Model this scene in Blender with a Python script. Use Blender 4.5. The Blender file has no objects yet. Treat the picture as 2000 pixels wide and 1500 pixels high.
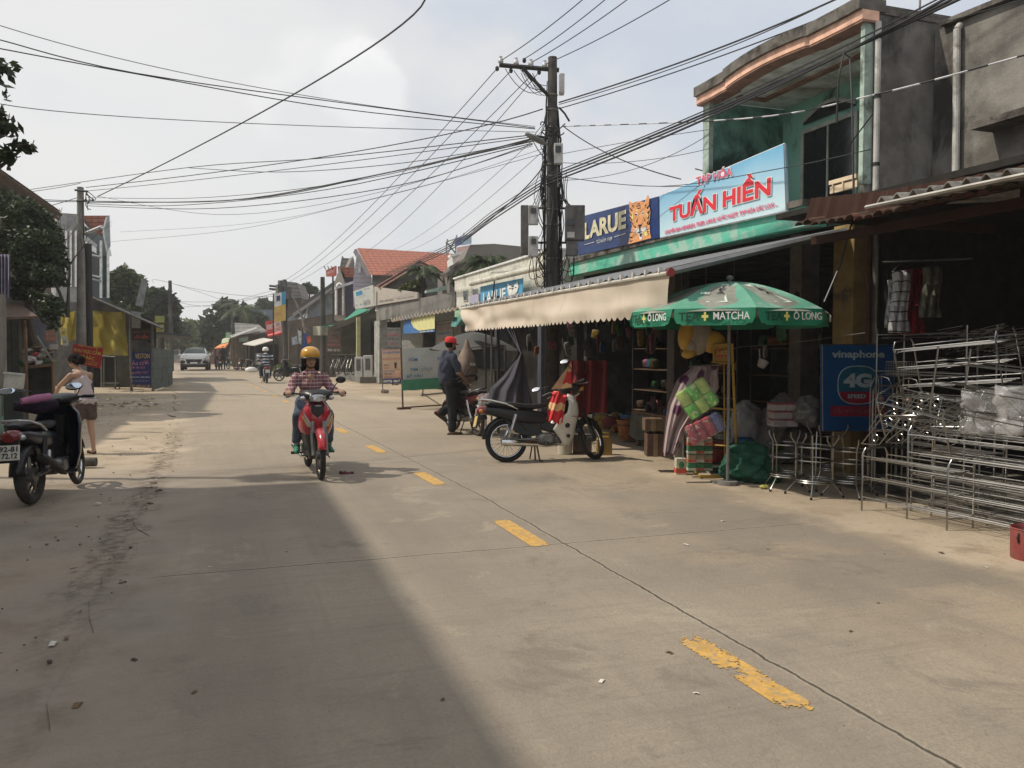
import bpy,math,random
from mathutils import Vector,Matrix,noise
R=math.radians;pi=math.pi
random.seed(7)
SC=bpy.context.scene;COL=SC.collection
V=Vector
# -- camera, sky, sun
cam=bpy.data.cameras.new("camera");camo=bpy.data.objects.new("camera",cam);COL.objects.link(camo)
cam.sensor_width=36;cam.lens=29.16;cam.clip_start=.05;cam.clip_end=2000
FPX,PIT,YAW,EYE=1620.0,math.atan(68/1620),R(19.07),1.5
camo.location=(0,0,EYE);camo.rotation_euler=(pi/2-PIT,0,-YAW)
SC.camera=camo
SC.view_settings.view_transform='Standard';SC.view_settings.look='None'
SC.view_settings.exposure=0.1;SC.view_settings.gamma=1.0
SC.cycles.max_bounces=6;SC.cycles.transparent_max_bounces=12
try:SC.cycles.use_denoising=True
except Exception:pass
SUN_EL=R(50);SD=V((-.945*math.cos(SUN_EL),.327*math.cos(SUN_EL),math.sin(SUN_EL)))
sl=bpy.data.lights.new("sun",'SUN');sl.energy=3.1;sl.angle=R(1.3);sl.color=(1,.91,.78)
so=bpy.data.objects.new("sun",sl);COL.objects.link(so);so.rotation_euler=SD.to_track_quat('Z','Y').to_euler();so.location=(-20,5,30)
def ray(u,v):
 a=(u-1000)/FPX;b=(750-v)/FPX
 Y=math.cos(PIT)+b*math.sin(PIT);Z=b*math.cos(PIT)-math.sin(PIT)
 c,s=math.cos(YAW),math.sin(YAW)
 return V((c*a+s*Y,-s*a+c*Y,Z)),Y
def gp(u,v,z=0.):
 d,_=ray(u,v);k=(z-EYE)/d.z;return V((d.x*k,d.y*k,z))
def pX(u,v,x):
 d,_=ray(u,v);k=x/d.x;return V((x,d.y*k,EYE+d.z*k))
def pY(u,v,y):
 d,_=ray(u,v);k=y/d.y;return V((d.x*k,y,EYE+d.z*k))
def pD(u,v,D):
 d,Y=ray(u,v);k=D/Y;return V((d.x*k,d.y*k,EYE+d.z*k))
W=bpy.data.worlds.new("World");SC.world=W;W.use_nodes=True
nt=W.node_tree;nt.nodes.clear();N=nt.nodes.new;L=nt.links.new
def mth(op,a,b=None,c=None,t=None,clamp=False):
 tr=t or nt;n=tr.nodes.new('ShaderNodeMath');n.operation=op;n.use_clamp=clamp
 for i,x in enumerate((a,b,c)):
  if x is None:continue
  if isinstance(x,(int,float)):n.inputs[i].default_value=x
  else:tr.links.new(x,n.inputs[i])
 return n.outputs[0]
def mixc(f,a,b,t=None,blend='MIX'):
 tr=t or nt;n=tr.nodes.new('ShaderNodeMix');n.data_type='RGBA';n.blend_type=blend;n.clamp_factor=True
 for i,x in((0,f),(6,a),(7,b)):
  if isinstance(x,(int,float)):n.inputs[i].default_value=x
  elif isinstance(x,tuple):n.inputs[i].default_value=(*x[:3],1)
  else:tr.links.new(x,n.inputs[i])
 return n.outputs[2]
def noi(vec,scale,detail=4,rough=.55,t=None,dist=0):
 tr=t or nt;n=tr.nodes.new('ShaderNodeTexNoise');n.inputs['Scale'].default_value=scale
 n.inputs['Detail'].default_value=detail;n.inputs['Roughness'].default_value=rough;n.inputs['Distortion'].default_value=dist
 if vec is not None:tr.links.new(vec,n.inputs['Vector'])
 return n.outputs['Fac']
def mapr(x,a,b,c=0.,d=1.,t=None,smooth=True):
 tr=t or nt;n=tr.nodes.new('ShaderNodeMapRange');n.interpolation_type='SMOOTHSTEP' if smooth else 'LINEAR'
 tr.links.new(x,n.inputs[0])
 for i,q in((1,a),(2,b),(3,c),(4,d)):n.inputs[i].default_value=q
 return n.outputs[0]
sky=N('ShaderNodeTexSky');sky.sky_type='NISHITA';sky.sun_disc=False
sky.sun_elevation=SUN_EL;sky.sun_rotation=R(289);sky.dust_density=3
tc=N('ShaderNodeTexCoord');mp=N('ShaderNodeMapping');L(tc.outputs['Generated'],mp.inputs[0]);mp.inputs['Scale'].default_value=(1,1,1.9)
sx=N('ShaderNodeSeparateXYZ');L(tc.outputs['Generated'],sx.inputs[0])
n1=noi(mp.outputs[0],2.1,6,.55,dist=.2);n2=noi(mp.outputs[0],6.5,5,.6)
def lobe(u,v,w,off=0):
 d,_=ray(u,v);d.normalize()
 n=N('ShaderNodeVectorMath');n.operation='DOT_PRODUCT';L(tc.outputs['Generated'],n.inputs[0]);n.inputs[1].default_value=d
 x=mth('ADD',n.outputs['Value'],mth('MULTIPLY',mth('SUBTRACT',n2,.5),w*1.9))
 return mapr(x,1-w,1-w*.45)
grey=mixc(mapr(n1,.40,.60),(6.1,6.6,7.4),(7.8,7.8,7.75))
hor=mapr(sx.outputs[2],.0,.34,1,0)
grey=mixc(mth('MULTIPLY',hor,.55),grey,(8.1,8.0,7.8))
dl,_=ray(-200,250);dl.normalize()
dn=N('ShaderNodeVectorMath');dn.operation='DOT_PRODUCT';L(tc.outputs['Generated'],dn.inputs[0]);dn.inputs[1].default_value=dl
grey=mixc(mapr(dn.outputs['Value'],.8,1,0,.6),grey,(8.6,8.5,8.3))
c1=lobe(705,172,.0016);c2=lobe(655,215,.0045);c3=lobe(450,280,.025)
grey=mixc(mth('MULTIPLY',c3,.45),grey,(8.5,8.4,8.2))
grey=mixc(mth('MULTIPLY',c2,.5),grey,(9.4,9.3,9.1))
grey=mixc(mth('MULTIPLY',c1,.6),grey,(10.4,10.3,10.0))
c4=lobe(700,285,.006);grey=mixc(mth('MULTIPLY',c4,.35),grey,(6.6,6.8,7.1))
below=mapr(sx.outputs[2],-.02,-.2)
grey=mixc(below,grey,(2.6,2.3,1.9))
allc=mixc(.9,sky.outputs[0],grey)
bg=N('ShaderNodeBackground');bg.inputs[1].default_value=.1;L(allc,bg.inputs[0])
ow=N('ShaderNodeOutputWorld');L(bg.outputs[0],ow.inputs[0])
# -- materials
MC={}
def mat(name,c=(.5,.5,.5),r=.75,m=0.,var=.18,sc=6.,c2=None,bump=0.,bs=60.,stain=None,coat=0.,trans=0.,alpha=1.,em=None,zs=1.,spec=.4,fn=None,sub=0.):
 if name in MC:return MC[name]
 M=bpy.data.materials.new(name);MC[name]=M;M.use_nodes=True;t=M.node_tree
 b=t.nodes['Principled BSDF'];o=t.nodes['Material Output']
 tcn=t.nodes.new('ShaderNodeTexCoord');mpn=t.nodes.new('ShaderNodeMapping');t.links.new(tcn.outputs['Object'],mpn.inputs[0]);mpn.inputs['Scale'].default_value=(1,1,zs)
 vec=mpn.outputs[0]
 nf=noi(vec,sc,5,.6,t)
 lo=tuple(x*(1-var)for x in c);hi=tuple(min(1,x*(1+var))for x in c)
 if c2:lo,hi=c,c2
 colr=mixc(mapr(nf,.32,.68,t=t),lo,hi,t)
 if stain:
  scol,ss,th,so_,zst=stain
  mp2=t.nodes.new('ShaderNodeMapping');t.links.new(tcn.outputs['Object'],mp2.inputs[0]);mp2.inputs['Scale'].default_value=(1,1,zst)
  s1=noi(mp2.outputs[0],ss,7,.65,t,dist=.3)
  colr=mixc(mapr(s1,th-so_,th+so_,t=t),colr,scol,t)
 if fn:colr=fn(t,tcn,colr)
 t.links.new(colr,b.inputs['Base Color'])
 b.inputs['Roughness'].default_value=r;b.inputs['Metallic'].default_value=m
 b.inputs['Specular IOR Level'].default_value=spec
 if coat:b.inputs['Coat Weight'].default_value=coat;b.inputs['Coat Roughness'].default_value=.08
 if trans:b.inputs['Transmission Weight'].default_value=trans
 if alpha<1:b.inputs['Alpha'].default_value=alpha
 if em:b.inputs['Emission Color'].default_value=(*em[0],1);b.inputs['Emission Strength'].default_value=em[1]
 if bump:
  bn=t.nodes.new('ShaderNodeBump');bn.inputs['Strength'].default_value=bump;bn.inputs['Distance'].default_value=.02
  t.links.new(noi(vec,bs,4,.6,t),bn.inputs['Height']);t.links.new(bn.outputs[0],b.inputs['Normal'])
 if sub:
  tl=t.nodes.new('ShaderNodeBsdfTranslucent');t.links.new(colr,tl.inputs[0]);ms=t.nodes.new('ShaderNodeMixShader');ms.inputs[0].default_value=sub
  t.links.new(b.outputs[0],ms.inputs[1]);t.links.new(tl.outputs[0],ms.inputs[2]);t.links.new(ms.outputs[0],o.inputs[0])
 return M
def leafmat(name,dark,light,tip=None):
 if name in MC:return MC[name]
 def fn(t,tcn,colr):
  g=t.nodes.new('ShaderNodeNewGeometry');x=mixc(g.outputs['Random Per Island'],dark,light,t)
  if tip:x=mixc(mapr(g.outputs['Random Per Island'],.9,.93,t=t),x,tip,t)
  return x
 return mat(name,dark,r=.5,fn=fn,sub=.3)
def stripes(axis,per,duty,col,wob=0.):
 def fn(t,tcn,c):
  s=t.nodes.new('ShaderNodeSeparateXYZ');t.links.new(tcn.outputs['Object'],s.inputs[0]);x=s.outputs[axis]
  if wob:x=mth('ADD',x,mth('MULTIPLY',noi(tcn.outputs['Object'],7,2,.5,t),wob,t=t),t=t)
  f=mth('FRACT',mth('DIVIDE',x,per,t=t),t=t)
  return mixc(mth('LESS_THAN',f,duty,t=t),c,col,t)
 return fn
def chain(*fs):
 def fn(t,tcn,c):
  for f in fs:c=f(t,tcn,c)
  return c
 return fn
# -- mesh builder
class MB:
 def __init__(s):s.v=[];s.f=[];s.m=[];s.mi=0;s.uv={}
 def add(s,vs,fs,M=None):
  o=len(s.v);s.v+=[(M@V(p))if M is not None else V(p)for p in vs]
  for f in fs:s.f.append([i+o for i in f]);s.m.append(s.mi)
  return s
 def bx(s,x0,x1,y0,y1,z0,z1,M=None):
  if x0>x1:x0,x1=x1,x0
  if y0>y1:y0,y1=y1,y0
  if z0>z1:z0,z1=z1,z0
  return s.add([(x0,y0,z0),(x1,y0,z0),(x1,y1,z0),(x0,y1,z0),(x0,y0,z1),(x1,y0,z1),(x1,y1,z1),(x0,y1,z1)],[(3,2,1,0),(4,5,6,7),(0,1,5,4),(1,2,6,5),(2,3,7,6),(3,0,4,7)],M)
 def box(s,c,d,rot=(0,0,0),M=None):
  T=Matrix.Translation(V(c))@Matrix.Rotation(rot[2],4,'Z')@Matrix.Rotation(rot[1],4,'Y')@Matrix.Rotation(rot[0],4,'X')
  if M is not None:T=M@T
  return s.bx(-d[0]/2,d[0]/2,-d[1]/2,d[1]/2,-d[2]/2,d[2]/2,T)
 def quad(s,a,b,c,d):return s.add([a,b,c,d],[(0,1,2,3)])
 def tube(s,pts,r,n=6,cap=True,M=None,closed=False):
  pts=[V(p)for p in pts];k=len(pts);rs=r if isinstance(r,(list,tuple))else[r]*k
  vs=[];up=None
  for i,p in enumerate(pts):
   a=pts[i-1]if(i>0 or closed)else p;b=pts[(i+1)%k]if(i<k-1 or closed)else p
   d=(b-a);d=d.normalized()if d.length>1e-9 else V((0,0,1))
   if up is None:up=V((0,0,1))if abs(d.z)<.9 else V((0,1,0))
   x=d.cross(up)
   if x.length<1e-6:x=d.cross(V((1,0,0)))
   x.normalize();y=x.cross(d).normalized();up=y
   for j in range(n):
    t=2*pi*j/n;vs.append(p+(x*math.cos(t)+y*math.sin(t))*rs[i])
  fs=[]
  for i in range(k-1 if not closed else k):
   i2=(i+1)%k
   for j in range(n):fs.append((i*n+j,i*n+(j+1)%n,i2*n+(j+1)%n,i2*n+j))
  if cap and not closed:fs.append(tuple(range(n))[::-1]);fs.append(tuple((k-1)*n+j for j in range(n)))
  return s.add(vs,fs,M)
 def cyl(s,a,b,r0,r1=None,n=10,M=None):return s.tube([a,b],[r0,r0 if r1 is None else r1],n,True,M)
 def ring(s,c,Rr,r,axis='Y',n=20,k=6,M=None,a0=0,a1=2*pi):
  pts=[];full=abs(a1-a0)>6.28
  for i in range(n if full else n+1):
   t=a0+(a1-a0)*i/n;x,y=Rr*math.cos(t),Rr*math.sin(t)
   pts.append(V(c)+{'Y':V((x,0,y)),'Z':V((x,y,0)),'X':V((0,x,y))}[axis])
  return s.tube(pts,r,k,True,M,closed=full)
 def lathe(s,prof,n=16,c=(0,0,0),M=None,sx=1.,sy=1.):
  vs=[];k=len(prof)
  for(r,z)in prof:
   for j in range(n):t=2*pi*j/n;vs.append((c[0]+r*math.cos(t)*sx,c[1]+r*math.sin(t)*sy,c[2]+z))
  fs=[(i*n+j,i*n+(j+1)%n,(i+1)*n+(j+1)%n,(i+1)*n+j)for i in range(k-1)for j in range(n)]
  if prof[0][0]>1e-4:fs.append(tuple(range(n))[::-1])
  if prof[-1][0]>1e-4:fs.append(tuple((k-1)*n+j for j in range(n)))
  return s.add(vs,fs,M)
 def ell(s,c,rr,n=12,m=8,M=None,rot=None):
  T=Matrix.Translation(V(c))
  if rot is not None:T=T@Matrix.Rotation(rot[2],4,'Z')@Matrix.Rotation(rot[1],4,'Y')@Matrix.Rotation(rot[0],4,'X')
  T=T@Matrix.Diagonal((rr[0],rr[1],rr[2],1))
  if M is not None:T=M@T
  return s.lathe([(math.sin(pi*i/m)if 0<i<m else 1e-5,-math.cos(pi*i/m))for i in range(m+1)],n,M=T)
 def cap(s,a,b,r0,r1,n=12):
  a,b=V(a),V(b);s.tube([a,b],[r0,r1],n);s.ell(a,(r0,)*3,n,8);s.ell(b,(r1,)*3,n,8);return s
 def prism(s,poly,y0,y1,plane='xz',M=None):
  f={'xz':lambda p,y:(p[0],y,p[1]),'xy':lambda p,y:(p[0],p[1],y),'yz':lambda p,y:(y,p[0],p[1])}[plane]
  n=len(poly);vs=[f(p,y0)for p in poly]+[f(p,y1)for p in poly]
  return s.add(vs,[tuple(range(n)),tuple(range(2*n-1,n-1,-1))]+[(i,i+n,(i+1)%n+n,(i+1)%n)for i in range(n)],M)
 def grid(s,fn,nu,nv,M=None):
  vs=[fn(i/nu,j/nv)for j in range(nv+1)for i in range(nu+1)]
  return s.add(vs,[(j*(nu+1)+i,j*(nu+1)+i+1,(j+1)*(nu+1)+i+1,(j+1)*(nu+1)+i)for j in range(nv)for i in range(nu)],M)
 def build(s,name,mats,parent=None,world=False,smooth=False,label=None,uvf=None,bevel=0):
  me=bpy.data.meshes.new(name)
  if world and parent is not None:
   I=RM.get(parent.name,Matrix.Identity(4)).inverted();vs=[I@p for p in s.v]
  else:vs=s.v
  me.from_pydata([tuple(p)for p in vs],[],s.f)
  if not isinstance(mats,(list,tuple)):mats=[mats]
  for q in mats:me.materials.append(q)
  if len(mats)>1:me.polygons.foreach_set('material_index',s.m)
  if smooth:me.polygons.foreach_set('use_smooth',[True]*len(me.polygons))
  if uvf:
   ul=me.uv_layers.new(name='UVMap')
   for lp in me.loops:ul.data[lp.index].uv=uvf(me.vertices[lp.vertex_index].co)
  me.update()
  o=bpy.data.objects.new(name,me);COL.objects.link(o)
  if smooth:
   try:me.set_sharp_from_angle(angle=R(40))
   except Exception:pass
  if bevel:
   b=o.modifiers.new('bevel','BEVEL');b.width=bevel;b.segments=2;b.limit_method='ANGLE'
  if parent is not None:o.parent=parent;RM[o.name]=RM.get(parent.name,Matrix.Identity(4))
  if label:o['label']=label
  return o
RM={}
def T(name,label,cat,loc=(0,0,0),rz=0.,group=None,rx=0.,ry=0.,kind=None):
 o=bpy.data.objects.new(name,None);COL.objects.link(o);o.empty_display_size=.2
 o.location=loc;o.rotation_euler=(rx,ry,rz)
 RM[o.name]=Matrix.Translation(V(loc))@o.rotation_euler.to_matrix().to_4x4()
 o['label']=label;o['category']=cat
 if group:o['group']=group
 if kind:o['kind']=kind
 return o
def tag(o,label,cat,group=None,kind=None):
 o['label']=label;o['category']=cat
 if group:o['group']=group
 if kind:o['kind']=kind
 return o
def struct(o):o['kind']='structure';return o
def clone(root,loc,rz=None,label=None,group=None):
 r=root.copy();COL.objects.link(r);r.location=loc
 if rz is not None:r.rotation_euler.z=rz
 if label:r['label']=label
 if group:r['group']=group
 def rec(a,b):
  for ch in[q for q in a.children]:
   c=ch.copy();COL.objects.link(c);c.parent=b;rec(ch,c)
 rec(root,r);return r
def frame(o,x,z):
 x=V(x).normalized();z=V(z).normalized();y=z.cross(x)
 return Matrix(((x.x,z.x,-y.x,o[0]),(x.y,z.y,-y.y,o[1]),(x.z,z.z,-y.z,o[2]),(0,0,0,1)))
def text(s,M,w,h,mt,parent,bold=0.,world=False,name='lettering',ital=0.,dep=.003,fitw=True):
 cu=bpy.data.curves.new('t','FONT');cu.body=s;cu.size=1;cu.offset=bold;cu.resolution_u=3;cu.extrude=.001
 cu.space_line=.85;cu.align_x='CENTER'
 ob=bpy.data.objects.new('t',cu);COL.objects.link(ob)
 me=bpy.data.meshes.new_from_object(ob);bpy.data.objects.remove(ob);bpy.data.curves.remove(cu)
 xs=[v.co.x for v in me.vertices];ys=[v.co.y for v in me.vertices]
 if not xs:return None
 x0,x1,y0,y1=min(xs),max(xs),min(ys),max(ys)
 sx_=w/max(1e-4,x1-x0);sy_=h/max(1e-4,y1-y0)
 if not fitw:sx_=sy_=min(sx_,sy_)
 I=RM.get(parent.name,Matrix.Identity(4)).inverted()if(world and parent)else Matrix.Identity(4)
 for v in me.vertices:
  x=(v.co.x-x0)*sx_;y=(v.co.y-y0)*sy_
  if not fitw:x+=(w-(x1-x0)*sx_)/2
  v.co=I@M@V((x+ital*y,y,dep+(.002 if v.co.z>0 else 0)))
 me.materials.clear();me.materials.append(mt);me.name=name
 o=bpy.data.objects.new(name,me);COL.objects.link(o)
 if parent:o.parent=parent;RM[o.name]=RM.get(parent.name,Matrix.Identity(4))
 return o
def blob(name,fill,vox,mt,parent,smooth=4,world=False,label=None):
 mb=MB();fill(mb);o=mb.build(name,mt,parent,world=world,label=label)
 md=o.modifiers.new('r','REMESH');md.mode='VOXEL';md.voxel_size=vox;md.use_smooth_shade=True
 sm=o.modifiers.new('s','SMOOTH');sm.iterations=smooth;sm.factor=.5
 bpy.context.view_layer.update()
 dg=bpy.context.evaluated_depsgraph_get();me=bpy.data.meshes.new_from_object(o.evaluated_get(dg))
 o.modifiers.clear();old=o.data;o.data=me;me.name=name;bpy.data.meshes.remove(old)
 for p in me.polygons:p.use_smooth=True
 if not me.materials:me.materials.append(mt)
 return o
def wire_pts(A,B,Mid=None,sag=0.,n=14):
 A,B=V(A),V(B);out=[]
 C=V(Mid)if Mid is not None else(A+B)/2-V((0,0,sag))
 for i in range(n+1):
  t=i/n;out.append(A*((1-t)*(1-2*t))+C*(4*t*(1-t))+B*(t*(2*t-1)))
 return out
# -- ground and road
def off(y):q=max(0,y-8);return-(.03*q+.0005*q*q)
def ground_fn(t,tcn,c):
 v=tcn.outputs['Object'];a=noi(v,.35,6,.6,t);b=noi(v,2.2,6,.65,t);d=noi(v,14,4,.6,t)
 c=mixc(mapr(a,.4,.62,t=t),(.38,.31,.225),(.48,.395,.29),t)
 c=mixc(mapr(b,.5,.72,0,.75,t=t),c,(.27,.21,.145),t)
 c=mixc(mapr(d,.55,.75,0,.4,t=t),c,(.20,.155,.105),t)
 s=t.nodes.new('ShaderNodeSeparateXYZ');t.links.new(v,s.inputs[0])
 near=mth('MULTIPLY',mapr(s.outputs[1],9.5,13,1,0,t=t),mapr(s.outputs[0],.5,-.3,0,1,t=t),t=t)
 slab=mixc(mapr(b,.35,.7,t=t),(.27,.235,.20),(.21,.178,.145),t)
 c=mixc(mth('MULTIPLY',near,mapr(a,.35,.6,.45,.95,t=t),t=t),c,slab,t)
 ed=mth('ADD',s.outputs[0],mth('MULTIPLY',mth('SUBTRACT',noi(v,1.7,6,.7,t),.5,t=t),.9,t=t),t=t)
 dk=mth('MULTIPLY',mapr(ed,-1.0,-.85,t=t),mapr(ed,-.6,-.75,t=t),t=t);dk=mth('MULTIPLY',dk,mth('MULTIPLY',mapr(s.outputs[1],4,7,.25,1,t=t),mapr(s.outputs[1],14,20,1,0,t=t),t=t),t=t)
 return mixc(mth('MULTIPLY',dk,mapr(noi(v,9,5,.7,t),.38,.62,0,.8,t=t),t=t),c,(.10,.078,.058),t)
gm=mat('dusty_ground',fn=ground_fn,r=.95,bump=.5,bs=24,spec=.15)
g=MB()
def gz(x,y):
 e=0
 if-9<x<-.9 and 2<y<40:e=.03*noise.noise(V((x*.9,y*.9,0)))+.015*noise.noise(V((x*3,y*3,2)))-.012
 return min(e,.0)if x>-1.2 else e*.8
nx,ny=70,110
def gf(i,j):
 x=-7+i*14;y=-2+j*44;return(x,y,gz(x,y))
g.grid(gf,nx,ny)
o=struct(g.build('ground',gm,smooth=True))
g=MB()
for x0,x1,y0,y1 in((-400,-7,-60,600),(7,400,-60,600),(-7,7,-60,-2),(-7,7,42,600)):g.quad((x0,y0,0),(x1,y0,0),(x1,y1,0),(x0,y1,0))
struct(g.build('ground_plain',gm))
def road_fn(t,tcn,c):
 v=tcn.outputs['Object'];u=tcn.outputs['UV']
 s=t.nodes.new('ShaderNodeSeparateXYZ');t.links.new(u,s.inputs[0]);X,Y=s.outputs[0],s.outputs[1]
 a=noi(v,.28,6,.6,t);b=noi(v,1.6,7,.68,t);d=noi(v,60,3,.7,t)
 mp=t.nodes.new('ShaderNodeMapping');t.links.new(v,mp.inputs[0]);mp.inputs['Scale'].default_value=(14,.5,1);st=noi(mp.outputs[0],1,4,.6,t)
 mp3=t.nodes.new('ShaderNodeMapping');t.links.new(v,mp3.inputs[0]);mp3.inputs['Scale'].default_value=(.8,22,1);br=noi(mp3.outputs[0],1,4,.6,t)
 c=mixc(mapr(a,.38,.64,t=t),(.27,.229,.18),(.352,.30,.232),t)
 c=mixc(mapr(b,.48,.75,0,.5,t=t),c,(.19,.163,.128),t)
 sd=mth('MULTIPLY',mapr(X,.3,2.0,t=t),mapr(noi(v,.55,5,.6,t),.42,.6,t=t),t=t)
 c=mixc(mth('MULTIPLY',sd,.75,t=t),c,(.42,.335,.235),t)
 tk=noi(v,.9,7,.75,t,dist=.6)
 c=mixc(mapr(tk,.54,.66,0,.6,t=t),c,(.165,.142,.112),t)
 sp=noi(v,26,4,.8,t);c=mixc(mapr(sp,.62,.72,0,.55,t=t),c,(.12,.10,.08),t);c=mixc(mapr(sp,.36,.28,0,.5,t=t),c,(.46,.41,.32),t)
 mpt=t.nodes.new('ShaderNodeMapping');t.links.new(u,mpt.inputs[0]);mpt.inputs['Scale'].default_value=(1.1,.04,1);tt=noi(mpt.outputs[0],1,3,.5,t);c=mixc(mapr(tt,.5,.68,0,.4,t=t),c,(.20,.172,.14),t)
 c=mixc(mapr(tk,.42,.34,0,.55,t=t),c,(.40,.345,.26),t)
 c=mixc(mapr(b,.42,.25,0,.5,t=t),c,(.37,.32,.25),t)
 c=mixc(mapr(Y,7,20,0,.7,t=t),c,(.42,.35,.26),t)
 c=mixc(mapr(st,.5,.75,0,.3,t=t),c,(.22,.19,.155),t)
 c=mixc(mapr(br,.52,.7,0,.28,t=t),c,(.19,.16,.135),t)
 c=mixc(mapr(d,.3,.75,0,.35,t=t),c,(.18,.15,.125),t)
 vo=t.nodes.new('ShaderNodeTexVoronoi');vo.feature='F1';vo.inputs['Scale'].default_value=9;t.links.new(v,vo.inputs['Vector'])
 c=mixc(mth('MULTIPLY',mapr(vo.outputs['Distance'],.07,.03,t=t),mapr(b,.5,.6,t=t),t=t),c,(.09,.075,.06),t)
 xw=mth('ADD',X,mth('MULTIPLY',mth('SUBTRACT',noi(v,1.1,4,.6,t),.5,t=t),.12,t=t),t=t)
 band=mth('MULTIPLY',mapr(xw,.2,.23,t=t),mapr(xw,.34,.62,1,0,t=t),t=t)
 ag=noi(v,55,5,.8,t)
 band=mth('MULTIPLY',band,mapr(noi(v,.7,4,.6,t),.4,.62,.1,.8,t=t),t=t)
 c=mixc(mth('MULTIPLY',band,mapr(ag,.45,.65,0,.55,t=t),t=t),c,(.38,.335,.25),t)
 c=mixc(mth('MULTIPLY',band,mapr(ag,.42,.32,0,.7,t=t),t=t),c,(.17,.145,.11),t)
 wob=mth('MULTIPLY',mth('SUBTRACT',noi(v,2.5,6,.7,t),.5,t=t),.07,t=t)
 jx=mth('ABSOLUTE',mth('SUBTRACT',mth('ADD',X,wob,t=t),.2,t=t),t=t)
 jy=mth('ADD',Y,wob,t=t);jy=mth('FRACT',mth('DIVIDE',mth('SUBTRACT',jy,.9,t=t),4.95,t=t),t=t)
 jy=mth('MULTIPLY',mth('ABSOLUTE',mth('SUBTRACT',jy,.5,t=t),t=t),4.95,t=t);jy=mth('SUBTRACT',2.475,jy,t=t)
 j=mth('MINIMUM',jx,jy,t=t)
 c=mixc(mapr(j,.03,.012,0,.35,t=t),c,(.40,.36,.28),t)
 c=mixc(mapr(j,.013,.004,0,.9,t=t),c,(.06,.05,.04),t)
 lx=mth('ABSOLUTE',mth('ADD',mth('ADD',X,wob,t=t),mth('ADD',2.83,mth('MULTIPLY',mth('SUBTRACT',noi(v,.8,3,.6,t),.5,t=t),.16,t=t),t=t),t=t),t=t)
 c=mixc(mapr(lx,.05,.01,0,.4,t=t),c,(.085,.068,.05),t)
 e=mth('ADD',mth('ABSOLUTE',X,t=t),mth('MULTIPLY',noi(v,1.4,6,.65,t),1.1,t=t),t=t)
 c=mixc(mapr(Y,40,60,0,.0,t=t),c,c,t)
 return mixc(mapr(e,2.95,3.42,0,1,t=t),c,ground_fn(t,tcn,c),t)
rm=mat('road_concrete',fn=road_fn,r=.9,bump=.35,bs=70,spec=.2)
g=MB();ys=[-12+.3*i for i in range(150)]+[33+1.0*i for i in range(130)]
uvd={}
vs=[];fs=[]
cols=[-2.95,-2,-1,0,1,2,3.1]
for k,y in enumerate(ys):
 for i,cx in enumerate(cols):
  x=cx
  if i==0:x+=.16*noise.noise(V((0,y*.8,0)))+.09*noise.noise(V((3,y*3.1,0)))
  if i==6:x+=.1*noise.noise(V((9,y*.8,0)))
  vs.append((2.25+off(y)+x,y,.004 if i not in(0,)else .001))
n_=len(cols)
for k in range(len(ys)-1):
 for i in range(n_-1):fs.append((k*n_+i,k*n_+i+1,(k+1)*n_+i+1,(k+1)*n_+i))
g.add(vs,fs)
for p in g.v:p.z=.006
road=struct(g.build('road',rm,uvf=lambda c:(c.x-2.25-off(c.y),c.y)))
ym=mat('yellow_road_paint',(.56,.33,.085),r=.9,var=.15,sc=14,stain=((.36,.27,.16),30,.56,.10,1),bump=.2)
def dash(y0,x,worn,ln=1.0,w=.15):
 g=MB();n=130;m=18
 for i in range(n):
  for j in range(m):
   yy=y0+ln*i/n;xx=x-w/2+w*j/m
   q=noise.noise(V((xx*12,yy*5,y0)))*.4+noise.noise(V((xx*45,yy*26,y0)))*.35+noise.noise(V((xx*120,yy*80,y0)))*.35
   fr_=abs(yy-y0-.46*ln);bare=.5 if worn<.35 and fr_<.05 else 0
   thr=worn-.5*max(0,1-min(i,n-1-i)/(n*.10))-.28*max(0,1-min(j,m-1-j)/(m*.16))-bare*max(0,1.5-2.6*j/m)-(.12 if i>n*.85 and worn<.4 else 0)
   if q>thr:continue
   X=lambda a:a+off(yy)
   g.quad((X(xx),yy,.0092),(X(xx+w/m),yy,.0092),(X(xx+w/m),yy+ln/n,.0092),(X(xx),yy+ln/n,.0092))
 struct(g.build('road_marking',ym))
for k in range(14):
 y0=2.86+3.02*k
 dash(y0-(.06 if k else .08),2.25 if k else 2.245,(.33 if k==0 else .62 if k<3 else .42),w=.155)
stn=mat('gravel_stone',(.17,.14,.11),r=.95,var=.5,sc=3)
g=MB()
for i in range(230):
 q=random.random()
 if q<.30:
  y=random.uniform(4,16);x=-.75+random.gauss(-.25,.35)+(off(y))
  if x>-.6:x=-.6-random.random()*.3
 elif q<.8:y=random.uniform(16,36);x=-2.2+random.gauss(-.9,.8)
 else:y=random.uniform(3,30);x=random.uniform(5.2,7)if random.random()<.6 else random.uniform(-.5,5)
 r=random.uniform(.004,.011)*(1.4 if q<.8 else .7)
 g.ell((x,y,.006+r*.3),(r*random.uniform(.8,1.8),r,r*.6),5,3,rot=(0,0,random.random()*3))
tag(g.build('gravel',stn),'loose gravel and crumbs scattered along the road edge','gravel',kind='stuff')
lm=[mat('litter_pale',(.6,.58,.52),r=.7),mat('litter_brown',(.10,.06,.04),r=.9),mat('litter_leaf',(.16,.10,.05),r=.8),mat('litter_yellow',(.6,.55,.2),r=.6)]
g=MB()
def scrap(p,s,mi,seed):
 rnd=random.Random(seed);g.mi=mi;a=rnd.random()*6
 def fn(u,v):
  x=(u-.5)*s*2.2;y=(v-.5)*s;z=.010+abs(noise.noise(V((u*3+seed,v*3,0))))*s*.8
  return(p[0]+x*math.cos(a)-y*math.sin(a),p[1]+x*math.sin(a)+y*math.cos(a),z)
 g.grid(fn,4,3)
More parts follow.
